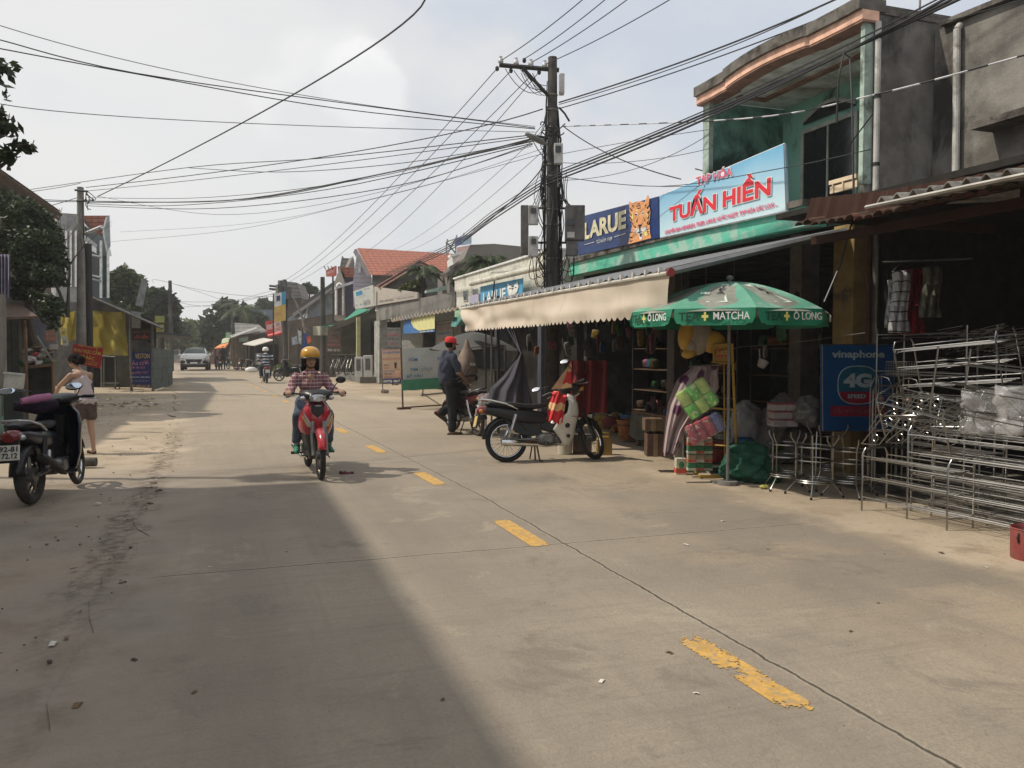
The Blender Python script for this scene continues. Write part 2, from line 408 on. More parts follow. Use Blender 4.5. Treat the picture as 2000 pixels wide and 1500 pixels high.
for i,(u,v,s,m)in enumerate([(1307,1278,.03,1),(1175,1334,.03,0),(1360,1358,.02,0),(105,1260,.05,0),(152,1381,.07,2),(145,1113,.04,1),(130,1249,.05,2),(1340,1066,.04,0),(1838,1082,.04,1),(1412,1020,.03,0),(1662,1236,.02,1),(300,880,.06,2),(190,985,.05,0),(215,975,.06,2),(240,1140,.04,1),(20,920,.05,2),(262,1292,.03,1),(410,1110,.02,0),(380,1355,.04,2),(865,1370,.02,1),(1500,1075,.03,2),(240,1090,.02,1),(100,940,.06,2),(300,945,.07,1),(310,960,.08,1),(292,985,.07,1),(1925,1110,.03,0),(560,1080,.02,1),(1715,1180,.03,2),(350,790,.12,0)]):
 scrap(gp(u,v),s*(.62 if m!=2 else .4),m,i)
for i in range(70):
 p=gp(random.uniform(170,320),random.uniform(778,800));scrap(p,random.uniform(.03,.08),random.choice((0,1,2,2,3,1)),50+i)
tag(g.build('litter',lm),'scraps of paper, leaves and plastic lying on the road and verge','litter',kind='stuff')
# -- right side, near shops
def tx(s,pf,LL,LR,UL,mt,parent,**k):
 A,B,C=pf(*LL),pf(*LR),pf(*UL)
 return text(s,frame(A,B-A,V((0,0,1))),(B-A).length,max(.01,(C-A).z),mt,parent,world=True,**k)
conc=mat('weathered_concrete',(.15,.14,.125),c2=(.30,.285,.255),sc=1.7,stain=((.06,.056,.05),1.3,.57,.09,.5),bump=.4,bs=30,r=.95,spec=.15)
concd=mat('dark_mossy_concrete',(.12,.11,.095),c2=(.20,.185,.165),sc=4,stain=((.05,.045,.04),3,.55,.1,1),bump=.5,bs=40,r=.95,spec=.1)
green=mat('aqua_green_paint',(.27,.58,.47),c2=(.32,.64,.53),sc=1.5,stain=((.08,.13,.11),1.6,.62,.1,.8),r=.85,bump=.15)
greenw=mat('shaded_mouldy_green_wall',(.20,.46,.38),c2=(.25,.52,.43),sc=1.5,stain=((.035,.07,.065),1.0,.47,.12,.8),r=.9)  # aqua green set darker for the shade inside the balcony recess, plus blotchy stain
bandm=mat('peeling_green_band',(.10,.50,.34),c2=(.14,.55,.40),sc=3,stain=((.36,.55,.46),1.5,.52,.05,1.2),r=.8,bump=.2)
ceilm=mat('stained_white_ceiling',(.80,.82,.76),stain=((.32,.30,.22),1.2,.58,.12,1),r=.9)
peach=mat('peach_trim_paint',(.82,.50,.36),stain=((.35,.16,.10),2.5,.66,.06,1),r=.8)
brick=mat('terracotta_trim',(.30,.17,.12),var=.3,r=.9)
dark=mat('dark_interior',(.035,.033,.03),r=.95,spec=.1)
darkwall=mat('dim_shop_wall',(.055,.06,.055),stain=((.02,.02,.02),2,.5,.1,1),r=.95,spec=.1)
pipe=mat('old_white_pipe',(.55,.54,.50),stain=((.25,.23,.2),3,.58,.1,1),r=.6)
frm=mat('pale_door_frame',(.48,.52,.46),r=.7)
glassd=mat('dark_window_glass',(.02,.022,.025),r=.12,spec=.6)
steel=mat('stainless_steel',(.36,.35,.33),r=.28,m=1.0,var=.1)
steeld=mat('dull_steel_tube',(.28,.27,.25),r=.45,m=.9,var=.2)
iron=mat('dark_iron',(.05,.048,.045),r=.6,m=.5)
white=mat('white_paint',(.75,.75,.72),r=.5)
blackp=mat('black_plastic',(.018,.018,.018),r=.45)
wood=mat('old_wood',(.16,.10,.06),var=.35,sc=9,zs=.3,r=.85)
yel_col=mat('ochre_column_paint',(.27,.19,.07),stain=((.08,.07,.05),2,.6,.1,1),r=.9)
SX=7.3
F_=lambda u,v:pX(u,v,SX)
b=T('shop_house','two storey aqua green shop house with curved peach cornice over a recessed balcony','building',(SX,12,0))
y0u,y1u=F_(1690,200).y,F_(1385,200).y
yL,yR=F_(1112,520).y,F_(1572,430).y
zb0,zb1=3.14,3.40
ZC,ZT=5.42,5.62
m=MB();m.bx(SX,SX+.35,yR,yL,zb0,zb1);o=m.build('painted_band',bandm,b,world=True)
m=MB();m.bx(SX-.06,SX+1.4,yR-.02,yL+.02,zb1+.002,zb1+.09);m.build('band_ledge',concd,b,world=True)
m=MB()
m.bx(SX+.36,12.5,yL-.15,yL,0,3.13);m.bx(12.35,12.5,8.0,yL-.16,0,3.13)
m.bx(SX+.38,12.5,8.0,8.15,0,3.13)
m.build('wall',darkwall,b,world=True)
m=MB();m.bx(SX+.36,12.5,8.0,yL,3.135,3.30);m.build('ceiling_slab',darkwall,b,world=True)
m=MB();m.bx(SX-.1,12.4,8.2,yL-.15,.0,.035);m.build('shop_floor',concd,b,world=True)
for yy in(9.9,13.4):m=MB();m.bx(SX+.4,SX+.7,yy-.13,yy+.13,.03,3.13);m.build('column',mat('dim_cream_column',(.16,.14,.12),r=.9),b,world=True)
m=MB();m.bx(SX+.02,8.7,y1u,y1u+.14,zb1+.09,ZC);m.build('balcony_side_wall',greenw,b,world=True)
m=MB();m.bx(SX,SX+.08,y1u-.002,y1u+.17,zb1+.09,ZC-.01);m.build('corner_post',mat('pale_mint_paint',(.42,.52,.45),stain=((.12,.15,.12),3,.55,.1,1),r=.9),b,world=True)
m=MB();m.bx(8.7,8.85,y0u+.15,y1u+.14,zb1+.09,ZC);m.build('balcony_back_wall',green,b,world=True)
m=MB();m.bx(SX+.06,8.7,y0u+.12,y1u-.004,ZC,ZC+.1);m.build('balcony_ceiling',ceilm,b,world=True)
m=MB()
m.bx(8.0,8.1,y0u+.15,y1u-.35,ZC-.035,ZC-.002);m.bx(8.0,8.1,y1u-.45,y1u-.35,ZC-.037,ZC-.003);m.bx(7.55,8.0,y1u-.45,y1u-.36,ZC-.036,ZC-.003)
m.build('ceiling_trim',brick,b,world=True)
m=MB();m.bx(8.86,12.4,y0u+.13,y1u+.14,3.3,ZT-.1);m.bx(SX+.05,8.85,y0u,y0u+.12,3.3,ZT+.02)
m.build('side_wall',conc,b,world=True)
pst=MB();pst.bx(SX-.03,SX+.10,y0u-.01,y0u+.06,zb1+.09,ZC-.01)
pst.build('balcony_pillar',MC['pale_mint_paint'],b,world=True)
m=MB();m.bx(SX+.06,12.4,y0u-.02,y1u+.18,ZC+.102,ZT-.02);m.build('roof_slab',concd,b,world=True)
def cornice(name,zz0,zz1,push,mt,th=.12):
 g=MB();n=100;prof=[]
 for i in range(n+1):
  t=i/n;y=y0u-.04+(y1u+.22-y0u+.04)*t
  bul=.085*(1-((t-.515)/.255)**2)if .26<t<.77 else 0.
  stp=.035 if .26<t<.77 else 0
  arch=.03*math.sin(pi*max(0,min(1,(t-.1)/.8)))
  prof.append((SX-.10-bul-stp-push,y,arch*.6))
 vs=[]
 for(x,y,a)in prof:vs+=[(x,y,zz0+a),(x+th,y,zz0+a),(x+th,y,zz1+a),(x,y,zz1+a)]
 fs=[]
 for i in range(n):
  for j in range(4):fs.append((i*4+j,i*4+(j+1)%4,i*4+4+(j+1)%4,i*4+4+j))
 fs+=[(3,2,1,0),(n*4,n*4+1,n*4+2,n*4+3)]
 g.add(vs,fs);return g.build(name,mt,b,world=True)
cornice('cornice_soffit_trim',ZC-.025,ZC-.0,-.01,brick,.25)
cornice('cornice_band',ZC+.001,ZC+.115,.0,peach,.25)
cornice('cornice_cap',ZC+.116,ZC+.26,.05,concd,.4)
BW=lambda u,v:pX(u,v,8.69)
def flatframe(parent,pf,uv,mt_f,mt_in,w=.06,dx=-.03,name='door'):
 (u0,v0),(u1,v1)=uv;A=pf(u0,v0);B=pf(u1,v1)
 ya,yb=sorted((A.y,B.y));za,zb=sorted((A.z,B.z));x=A.x
 g=MB();g.bx(x-.012,x-.002,ya,yb,za,zb);d=g.build(name,mt_in,parent,world=True)
 g=MB();g.bx(x+dx,x-.003,ya-w,ya,za-w*0,zb+w);g.bx(x+dx,x-.003,yb,yb+w,za,zb+w);g.bx(x+dx,x-.003,ya,yb,zb,zb+w)
 g.bx(x+dx,x-.013,(ya+yb)/2-.015,(ya+yb)/2+.015,za,zb)
 g.build(name+'_frame',mt_f,d,world=False);
 ob=d.children[0];I=RM[b.name].inverted()
 for v_ in ob.data.vertices:v_.co=I@v_.co
 return d,ya,yb,za,zb
d,ya,yb,za,zb=flatframe(b,BW,((1572,262),(1668,400)),frm,glassd)
g=MB()
n=12;A=BW(1572,240)
arc=[(ya,za+1.42)]+[(ya+(yb-ya)*i/n,zb+.16+.22*math.sin(pi*i/n*.5+.0))for i in range(n+1)]
arc=[(ya,zb+.14)]+[(ya+(yb-ya)*i/n,zb+.17+.16*math.sin(pi*i/n))for i in range(n+1)]+[(yb,zb+.14)]
g.prism(arc,8.66,8.69,'yz');g.build('transom_window',glassd,b,world=True)
g=MB();g.tube([(8.66,p[0],p[1]+.02)for p in arc],.03,6);g.build('transom_frame',frm,b,world=True)
g=MB();g.bx(SX+.0,SX+.06,y0u+.14,y0u+.62,3.59,3.64);g.bx(SX+.02,SX+.05,y0u+.14,y0u+.62,3.48,3.57)
for i in range(3):g.bx(SX+.0,SX+.045,y0u+.18+i*.18,y0u+.20+i*.18,3.48,3.588)
g.build('balcony_railing',mat('cream_rail',(.72,.58,.40),var=.1,r=.7),b,world=True)
t=T('clutter_heap','tangle of old chair frames piled on the balcony behind the blue shop sign','clutter',tuple(pX(1415,300,7.9)))
g=MB();rnd=random.Random(3)
for i in range(14):
 a=V((rnd.uniform(-.15,.15),rnd.uniform(-.35,.35),rnd.uniform(-.4,.1)));c=a+V((rnd.uniform(-.15,.15),rnd.uniform(-.3,.3),rnd.uniform(-.1,.35)))
 g.cyl(a,c,.012,n=6)
for i in range(5):g.ell((rnd.uniform(-.1,.1),rnd.uniform(-.3,.3),rnd.uniform(-.3,-.1)),(.08,.1,.07),8,6)
g.build('tangled_frame',iron,t)
for zz,u in((0,1699),):
 t=T('drain_pipe','white rain pipe running down the grey side wall of the green shop house','pipe',tuple(pX(1696,370,7.34)))
 g=MB();A=pX(1694,35,7.34);B=pX(1694,374,7.34);y=y0u-.06
 g.cyl((7.42,y,5.40),(7.42,y,3.2),.036,n=10);g.build('pipe_run',pipe,t,world=True)
 g=MB()
 for z in(3.7,4.5,5.2):g.cyl((7.42,y,z),(7.42,y,z+.04),.043,n=10)
 g.build('pipe_clip',iron,t,world=True)
nb=T('grey_house','bare grey cement house with stained wall and small window hood beyond the green shop house','building',(8.4,3,0))
g=MB();za_,zb_=5.42,5.12
g.add([(8.34,y0u-.01,3.0),(8.34,-4,3.0),(8.34,-4,zb_-.2),(8.34,y0u-.01,za_),(12,y0u-.01,3.0),(12,-4,3.0),(12,-4,zb_-.2),(12,y0u-.01,za_)],[(0,1,2,3),(7,6,5,4),(3,2,6,7),(0,3,7,4),(1,5,6,2),(0,4,5,1)])
g.build('wall',conc,nb,world=True)
g=MB();g.bx(7.95,8.335,5.2,6.0,4.05,4.12);A=pX(1895,240,8.0)
g.v=[];g.f=[];g.m=[];yy=A.y;g.bx(8.0,8.335,yy-1.6,yy,A.z-.08,A.z);g.build('window_hood',concd,nb,world=True)
g=MB();g.bx(8.25,12.1,-4.1,8.0,za_+.0,za_+.06);
g.add([(8.26,8.0,za_+.004),(8.26,-4,zb_-.19),(8.26,-4,zb_-.12),(8.26,8.0,za_+.06),(12.1,8.0,za_+.004),(12.1,-4,zb_-.19),(12.1,-4,zb_-.12),(12.1,8.0,za_+.06)],[(0,1,2,3),(7,6,5,4),(3,2,6,7),(0,3,7,4),(1,5,6,2),(0,4,5,1)])
g.v=g.v[8:];g.f=[[i-8 for i in f]for f in g.f[6:]];g.m=g.m[6:];g.build('roof_edge',concd,nb,world=True)
t=T('drain_pipe','grey downpipe between the grey cement house and the green shop house','pipe',(8.25,7.9,3))
g=MB();g.cyl((8.28,7.75,5.3),(8.28,7.72,3.1),.042,n=10);g.cyl((8.28,7.75,5.3),(8.33,7.75,5.36),.042,n=10);g.build('pipe_run',MC['old_white_pipe'],t,world=True)
t=T('antenna_pole','thin iron rod standing against the grey side wall below the cables','pole',(8.2,8.0,3))
g=MB();A=pX(1797,0,8.2);g.cyl((8.2,A.y,A.z+1.2),(8.2,A.y,3.6),.014,n=6);g.build('rod',steeld,t,world=True)
boardb=mat('navy_board',(.012,.04,.16),var=.08,r=.35)
def grad_fn(t,tcn,c):
 s=t.nodes.new('ShaderNodeSeparateXYZ');t.links.new(tcn.outputs['Object'],s.inputs[0])
 g1=mixc(mapr(s.outputs[2],.0,1.05,t=t,smooth=False),(.62,.80,.85),(.05,.38,.68),t)
 return mixc(mapr(noi(tcn.outputs['Object'],1.2,4,.5,t),.5,.8,0,.35,t=t),g1,(.5,.75,.85),t)
boards=mat('sky_blue_board',fn=grad_fn,r=.35)
SGN=lambda u,v:pX(u,v,7.22)
def signboard(name,label,cat,pf,q,mt,th=(.06,0,0),edge=None,group=None,base=None,world=True):
 P=[pf(*p)for p in q];c=V(base)if base is not None else(P[0]+P[3])/2
 t=T(name,label,cat,tuple(c),group=group)
 g=MB();th=V(th);vs=P+[p+th for p in P]
 g.add(vs,[(0,1,2,3),(7,6,5,4),(0,4,5,1),(1,5,6,2),(2,6,7,3),(3,7,4,0)])
 g.build('panel',mt,t,world=True)
 if edge:
  g=MB();g.tube([p+th*.4 for p in P],edge[1],4,closed=True);g.build('panel_frame',edge[0],t,world=True)
 return t,P
t,P=signboard('shop_sign','long sky blue shop sign with red lettering TUẤN HIỀN above the awning','sign',SGN,[(1288,383),(1530,281),(1534,412),(1289,464)],boards,edge=(white,.018),base=pX(1289,464,7.22))
red=mat('red_lettering',(.72,.03,.05),var=.05,r=.4);wl=mat('white_lettering',(.8,.8,.78),var=.04,r=.5)
S2=lambda u,v:pX(u,v,7.21)
def bold2(s,LL,LR,UL,m1,m2,par,b1=.07,b2=.035,pf=S2,halo=.05):
 A,B,C=pf(*LL),pf(*LR),pf(*UL);d=(B-A).normalized();h=(C-A).z
 k=halo*h
 text(s,frame(A-d*k-V((0,0,k)),d,V((0,0,1))),(B-A).length+2*k,h+2*k,m1,par,world=True,bold=b1,dep=.004,name='lettering_outline')
 text(s,frame(A,d,V((0,0,1))),(B-A).length,h,m2,par,world=True,bold=b2,dep=.009)
bold2('TUẤN HIỀN',(1308,434),(1506,381),(1308,390),wl,red,t,halo=.035)
bold2('TẠP HÓA',(1360,366),(1431,347),(1360,343),wl,mat('pink_lettering',(.75,.12,.22),var=.03,r=.4),t,b1=.06,b2=.02,halo=.08)
tx('CHUYÊN BIA HEINEKEN, TIGER, LARUE, NƯỚC NGỌT, TẠP HÓA CÁC LOẠI ...',S2,(1299,460),(1519,405),(1299,448),MC['pink_lettering'],t,bold=.03)
t,P=signboard('beer_sign','navy blue LARUE sign with painted tiger head above the awning','sign',SGN,[(1127,425),(1286,383.5),(1287,464),(1128,499)],boardb,base=pX(1128,499,7.22))
cream=mat('cream_lettering',(.75,.68,.45),var=.1,r=.4)
tx('LARUE',S2,(1141,469),(1223,446),(1141,436),cream,t,bold=.04)
tx('TỪ NĂM 1909',S2,(1165,476),(1196,469),(1165,467),wl,t)
g=MB()
for(u0,v0,u1,v1)in((1142,478,1161,473),(1200,463,1222,456)):
 A,B=S2(u0,v0),S2(u1,v1);g.tube([A,B],.008,4)
g.build('rule_line',wl,t,world=True)
def flat(parent,name,polys,mt,dep,pf=S2,th=.002,org=None):
 g=MB()
 for q in polys:
  P=[pf(*p)for p in q];A=P[0];n=(P[1]-P[0]).cross(P[2]-P[0])
  dx=V((-dep,0,0))if pf is S2 else V(dep)if not isinstance(dep,(int,float))else V((-dep,0,0))
  g.add([p+dx for p in P],[tuple(range(len(P)))])
 return g.build(name,mt,parent,world=True)
TZ=lambda x,y:(1100+x/3.488,270+y/3.488)
z=lambda pts:[TZ(*p)for p in pts]
orange=mat('tiger_orange',(.78,.36,.15),var=.15,sc=20,r=.5);blk=mat('tiger_black',(.015,.015,.02),r=.5);tyel=mat('tiger_yellow',(.75,.68,.2),var=.1,r=.5)
flat(t,'tiger_body',[z([(443,722),(455,660),(470,600),(590,590),(592,640),(600,680)])],orange,.003)
flat(t,'tiger_head',[z([(450,432),(472,440),(500,432),(530,428),(556,436),(578,386),(588,400),(587,460),(596,500),(590,560),(575,600),(552,625),(540,668),(520,672),(500,640),(472,600),(458,560),(452,500)])],orange,.005)
flat(t,'tiger_muzzle',[z([(488,630),(500,612),(528,616),(560,600),(572,612),(560,630),(545,640),(538,690),(524,692),(518,660),(500,645)]),z([(490,512),(508,508),(512,524),(496,530)]),z([(536,504),(552,498),(556,516),(540,522)])],white,.007)
flat(t,'tiger_markings',[z([(488,516),(506,515),(505,524),(492,526)]),z([(538,508),(553,505),(552,514),(541,516)]),z([(510,590),(540,586),(532,604),(520,606)]),z([(519,606),(529,606),(530,640),(522,640)]),z([(505,642),(545,632),(540,640),(512,650)]),z([(520,650),(542,645),(536,672),(526,672)])]+[z([(a,b_),(a+dx,b_+dy),(a+dx*.6+3,b_+dy+7),(a-1,b_+6)])for a,b_,dx,dy in((505,445,22,-2),(500,460,30,-4),(505,475,26,-3),(455,470,20,22),(452,500,20,24),(454,530,18,26),(460,560,20,24),(590,450,-22,26),(594,485,-22,24),(592,520,-20,26),(586,555,-18,24),(470,448,14,18),(568,440,-10,20),(528,455,4,45),(512,540,-14,28),(550,535,12,28),(456,640,22,-6),(450,670,26,4),(574,630,10,24),(566,600,16,30),(480,590,18,14),(455,700,22,-6))],blk,.008)
flat(t,'tiger_highlight',[z([(470,500),(480,540),(474,560),(466,530)]),z([(572,500),(582,530),(574,560),(568,530)]),z([(552,640),(575,632),(578,660),(560,672)]),z([(500,480),(512,476),(510,500),(500,498)])],tyel,.0065)
g=MB()
for a,c in(((500,628),(470,615)),((500,634),(472,640)),((560,620),(592,612)),((560,626),(594,632)),((498,640),(486,660))):
 A,B=S2(*TZ(*a)),S2(*TZ(*c));g.tube([A-V((.009,0,0)),B-V((.009,0,0))],.004,3)
g.build('tiger_whiskers',white,t,world=True)
AX=4.3;AZ=1.5+.176*AX/.945;AB=1.5+.080*AX/.945;AH=AZ-.04-AB
ya1,ya0=pX(903,600,AX).y,pX(1308,531,AX).y
cloth=mat('beige_canvas',(.64,.55,.44),c2=(.72,.63,.51),sc=1.2,stain=((.50,.42,.32),2,.64,.1,.4),r=.9,bump=.08,sub=.1)
aw=T('shop_awning','long grey metal awning with hanging beige canvas valance cut in scallops','awning',(AX,12,2))
def val(u,v):
 y=ya0+(ya1-ya0)*u
 zz=AZ-.03-v*AH
 if v>.99:zz=AZ-.03-AH-.045*abs(math.sin(pi*(y-ya0)/.15))
 x=AX+.035*math.sin(y*1.7)*v+.03*noise.noise(V((y*1.3,v*2,0)))*v*2+.012*math.sin(y*9+2*v)*v
 e=max(0,1-(ya1-y)/1.6);x+=-.10*e*math.sin(v*pi)*math.cos((ya1-y)*4-v*3)
 s=max(0,1-(y-ya0)/.5);x+=.10*s*v;
 return(x,y+(.22*v*s),zz)
g=MB();g.grid(val,480,10);g.build('valance',cloth,aw,world=True,smooth=True)
rib=mat('grey_roof_metal',(.22,.225,.235),var=.12,r=.5,m=.15)
g=MB();n=int((ya1-ya0)/.06);tops=[]
def roof(u,v):
 i=round(u*n);y=ya0+(ya1-ya0)*i/n;h=.025 if i%3==0 else 0
 return(AX-.03+(7.53-AX)*v,y+.8*v*max(0,1-(y-ya0)/3),AZ+(3.03-AZ)*v+h)
g.grid(roof,n,1);g.build('roof_sheet',rib,aw,world=True)
g=MB();g.cyl((AX-.01,ya0-.02,AZ-.02),(AX-.01,ya1,AZ-.02),.022,n=8)
for i in range(26):
 y=ya0+.15+i*(ya1-ya0-.2)/26;g.bx(AX-.04,AX,y,y+.03,AZ-.005,AZ+.045)
g.build('roller_bar',mat('pale_roller',(.6,.57,.5),r=.6),aw,world=True)
g=MB();g.cyl((AX-.01,ya0-.05,AZ-.02),(AX-.01,ya0-.02,AZ-.02),.045,n=12);g.build('end_cap',mat('dull_red_cap',(.32,.05,.05),r=.5),aw,world=True)
g=MB()
for i in range(6):
 y=ya0+.05+i*(ya1-ya0-.1)/5;g.tube([(AX,y,AZ-.03),(7.3,y+.7*max(0,1-(y-ya0)/3),2.95)],.022,6)
g.build('support_arm',steeld,aw,world=True)
g=MB();g.bx(AX+.05,7.3,ya0-.02,ya0+.04,2.30,2.36);P_=[(AX,ya0,AZ-.01),(7.4,ya0+.76,3.0)]
g.v=[];g.f=[];g.m=[];g.tube(P_,.035,4);g.build('side_rail',rib,aw,world=True)
cs=T('open_shop','dark open fronted shop with brown canopy and ochre column behind the steel racks','building',(7,4,0))
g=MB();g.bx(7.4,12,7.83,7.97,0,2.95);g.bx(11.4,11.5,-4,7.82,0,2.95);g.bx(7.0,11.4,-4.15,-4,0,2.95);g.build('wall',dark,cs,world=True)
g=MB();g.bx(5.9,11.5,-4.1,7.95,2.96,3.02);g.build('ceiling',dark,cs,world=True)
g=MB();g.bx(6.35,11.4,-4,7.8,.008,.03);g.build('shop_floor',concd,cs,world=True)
A=pY(1668,500,8.05);B=pY(1729,500,8.05)
g=MB();g.bx(A.x,B.x,8.05,8.4,0,3.0);g.build('column',yel_col,cs,world=True)
A=pY(1698,500,7.9)
g=MB();g.cyl((A.x,7.9,0),(A.x,7.9,2.9),.028,n=8);g.build('post',mat('rusty_brown_post',(.09,.035,.025),var=.3,r=.7),cs,world=True)
A=pY(1711,500,7.95)
g=MB();g.cyl((A.x,7.95,0),(A.x,7.95,2.9),.035,n=8);g.build('grey_pipe',steeld,cs,world=True)
brown=mat('dark_brown_sheet',(.040,.020,.014),c2=(.055,.028,.02),sc=3,r=.85,spec=.1)
g=MB();q0=pX(1571,386,5.7);q1=pX(1571,440,5.7);q2=pX(1710,425,5.7);q3=pX(1710,372,5.7)
n=60
def fas(u,v):
 y=q0.y+(-2-q0.y)*u;s=(q0.y-y)/(q0.y-q2.y);s=min(s,2.2)
 zt=q0.z+(q3.z-q0.z)*min(s,1)-max(0,s-1)*.05;zb=q1.z+(q2.z-q1.z)*min(s,1)
 return(5.7+.02*math.sin(u*300)+.08*v,y,zb+(zt-zb)*v)
g.grid(fas,160,2);g.build('canopy_fascia',brown,cs,world=True)
g=MB();
def cor(u,v):
 y=5.75-u*9.3;return(5.25+3.2*v,y,pX(1850,356,5.25).z-.02+.28*v-.010*(5.7-y)+.035*math.sin(y*2*pi/.17))
g.grid(cor,420,1);g2=g.build('corrugated_roof',mat('fibre_cement_roof',(.22,.21,.19),var=.25,sc=8,stain=((.10,.09,.08),5,.55,.1,1),r=.95,bump=.3),cs,world=True)
md=g2.modifiers.new('s','SOLIDIFY');md.thickness=.012
g=MB();g.add([(5.24,7.5,2.70),(5.24,-3,2.60),(5.24,-3,2.635),(5.24,7.5,2.745)],[(0,1,2,3)])
zed=pX(1850,356,5.25).z
g.v=[];g.f=[];g.m=[];g.tube([(5.22,5.8,zed-.06),(5.22,-3.5,zed-.17)],.016,4);g.build('edge_rail',mat('pale_edge',(.42,.40,.36),r=.7),cs,world=True)
tile=mat('old_red_tile',(.05,.025,.018),c2=(.13,.05,.03),sc=8,stain=((.05,.04,.03),6,.5,.1,1),r=.9,bump=.3)
g=MB()
for i in range(46):
 y=q0.y-.15-i*.12;zz=q1.z-.02+(q2.z-q1.z)*min(1,(q0.y-y)/(q0.y-q2.y))+.04*noise.noise(V((i*.6,0,0)))
 a=9
 def tf(u,v,y=y,zz=zz):t_=pi*u;return(5.52+.40*v,y-.055*math.cos(t_),zz+.03*math.sin(t_)+.07*v)
 g.grid(tf,5,1)
g3=g.build('eave_tiles',tile,cs,world=True);md=g3.modifiers.new('s','SOLIDIFY');md.thickness=.012
g=MB();g.bx(5.75,5.82,-3.5,q0.y-.05,2.58,2.66)
for i in range(7):g.bx(5.8,7.3,-3+i*1.55,-2.94+i*1.55,2.66,2.74)
g.bx(6.4,7.38,-3.4,8.1,3.0,3.06)  # slab added above the rafters to keep sun off the ochre column
g.build('canopy_rafter_shade_slab',brown,cs,world=True)
t=T('loose_cable','thick black cable dangling from the wires in front of the balcony','cable',tuple(pD(1660,300,8.5)))
g=MB()
g.tube([pD(1634,240,9),pD(1638,150,9),pD(1648,104,9),pD(1660,112,9),pD(1664,200,8.9),pD(1668,420,8.7),pD(1640,520,8.6),pD(1610,590,8.5)],.011,6)
g.tube([pD(1705,222,8.6),pD(1670,268,8.7),pD(1652,295,8.8)],.008,5)
g.build('cable_strand',blackp,t,world=True)
# -- utility poles and cables
polem=mat('old_pole_concrete',(.075,.068,.06),c2=(.12,.11,.098),sc=4,stain=((.035,.033,.03),2.5,.55,.12,.3),r=.95,bump=.25,spec=.1)
polel=mat('pale_pole_concrete',(.19,.18,.16),c2=(.25,.24,.21),sc=4,stain=((.09,.085,.08),2.5,.58,.12,.3),r=.95,bump=.2,spec=.1)
boxw=mat('weathered_white_box',(.50,.49,.46),stain=((.25,.24,.22),6,.6,.1,.5),r=.6)
boxg=mat('grey_meter_cabinet',(.14,.135,.125),stain=((.07,.065,.06),4,.55,.12,.5),r=.7)
porc=mat('white_porcelain',(.5,.5,.5),r=.3)
def P16(u,v,d=0):return pD(u,v,16+d)
base=P16(1078,680);base.z=0
mp_=T('utility_pole','tall concrete utility pole with steel crossarm, meter boxes and tangled cables beside the awning','pole',tuple(base))
topz=P16(1078,112).z
g=MB();g.cyl((base.x,base.y,0),(base.x,base.y,topz),.150,.085,16);g.build('pole_shaft',polem,mp_,world=True,smooth=True)
g=MB();A=P16(975,127,0.);B=P16(1092,137,0.);n_=(B-A).normalized()
g.tube([A,B],.045,4);g.build('crossarm',iron,mp_,world=True)
g=MB();g.tube([P16(1021,133,-.05),P16(1071,187,-.05)],.035,4);g.build('crossarm_brace',iron,mp_,world=True)
for u,v in((978,121),(1008,124),(1037,127),(1064,129)):
 g=MB();p=P16(u,v);g.lathe([(.03,-.03),(.055,0),(.05,.05),(.03,.07),(.035,.1)],10,tuple(p));g.build('insulator',porc,mp_,world=True,smooth=True)
for u,v in((971,134),(998,138),(1053,141),(1024,118)):
 g=MB();g.ell(P16(u,v),(.04,.04,.05),8,6);g.build('strain_insulator',iron,mp_,world=True)
def pbox(name,u0,v0,u1,v1,mt,d=.16,dd=-.1,bev=.01,par=None,cap_=None):
 A=P16(u0,v0,dd);B=P16(u1,v1,dd);c=(A+B)/2;w=(B-A);ww=math.hypot(w.x,w.y)
 g=MB();g.box(c,(ww,d,abs(w.z)),(0,0,-YAW));return g.build(name,mt,par or mp_,world=True,bevel=bev)
pbox('junction_box',1092,146,1102,184,boxw,.2,0)
mb_=pbox('meter_box',1082,281,1099,320,boxw,.14,-.2)
g=MB();A=P16(1085,284,-.29);B=P16(1096,298,-.29);g.box((A+B)/2,(.10,.02,.12),(0,0,-YAW));g.build('meter_window',glassd,mb_,world=True)
cabl=pbox('meter_cabinet',1017,403,1032,497,boxg,.3,0)
cabl2=pbox('meter_cabinet',1104,403,1141,470,boxg,.3,-.05);pbox('meter_cabinet',1106,471,1128,500,boxg,.22,-.05)
for(u0,v0,u1,v1)in((1032,402,1051,439),(1032,462,1051,501)):
 q=pbox('meter_box',u0,v0,u1,v1,boxw,.16,-.15)
 A=P16(u0+5,v0+4,-.25);B=P16(u1-3,v0+15,-.25);g=MB();g.box((A+B)/2,(.09,.02,.10),(0,0,-YAW));g.build('meter_window',glassd,q,world=True)
pbox('meter_window',1108,428,1122,440,glassd,.02,-.22,0);pbox('meter_window',1108,453,1122,464,boxw,.02,-.22,0)
g=MB();g.tube([P16(1020,406,.05),P16(1128,407,.05)],.022,4);g.build('bracket',iron,mp_,world=True)
g=MB();g.tube([P16(1020,474,.05),P16(1128,474,.05)],.022,4);g.build('bracket',iron,mp_,world=True)
g=MB();g.tube([P16(1072,270),P16(1060,268,-.1),P16(1048,266,-.2)],.025,6);lamp=g.build('lamp_arm',iron,mp_,world=True)
g=MB();A,B=P16(1026,260,-.35),P16(1068,283,-.1);M_=Matrix.Translation((A+B)/2)@(B-A).to_track_quat('X','Z').to_matrix().to_4x4()
L_=(B-A).length;g.lathe([(.01,-L_/2),(.05,-L_/2+.03),(.085,-L_*.15),(.075,L_*.2),(.05,L_*.42),(.03,L_/2)],12,M=M_@Matrix.Rotation(pi/2,4,'Y'),sx=.6,sy=1.1)
g.build('lamp_head',mat('grey_lamp_housing',(.20,.2,.19),r=.5),mp_,world=True,smooth=True)
rnd=random.Random(11)
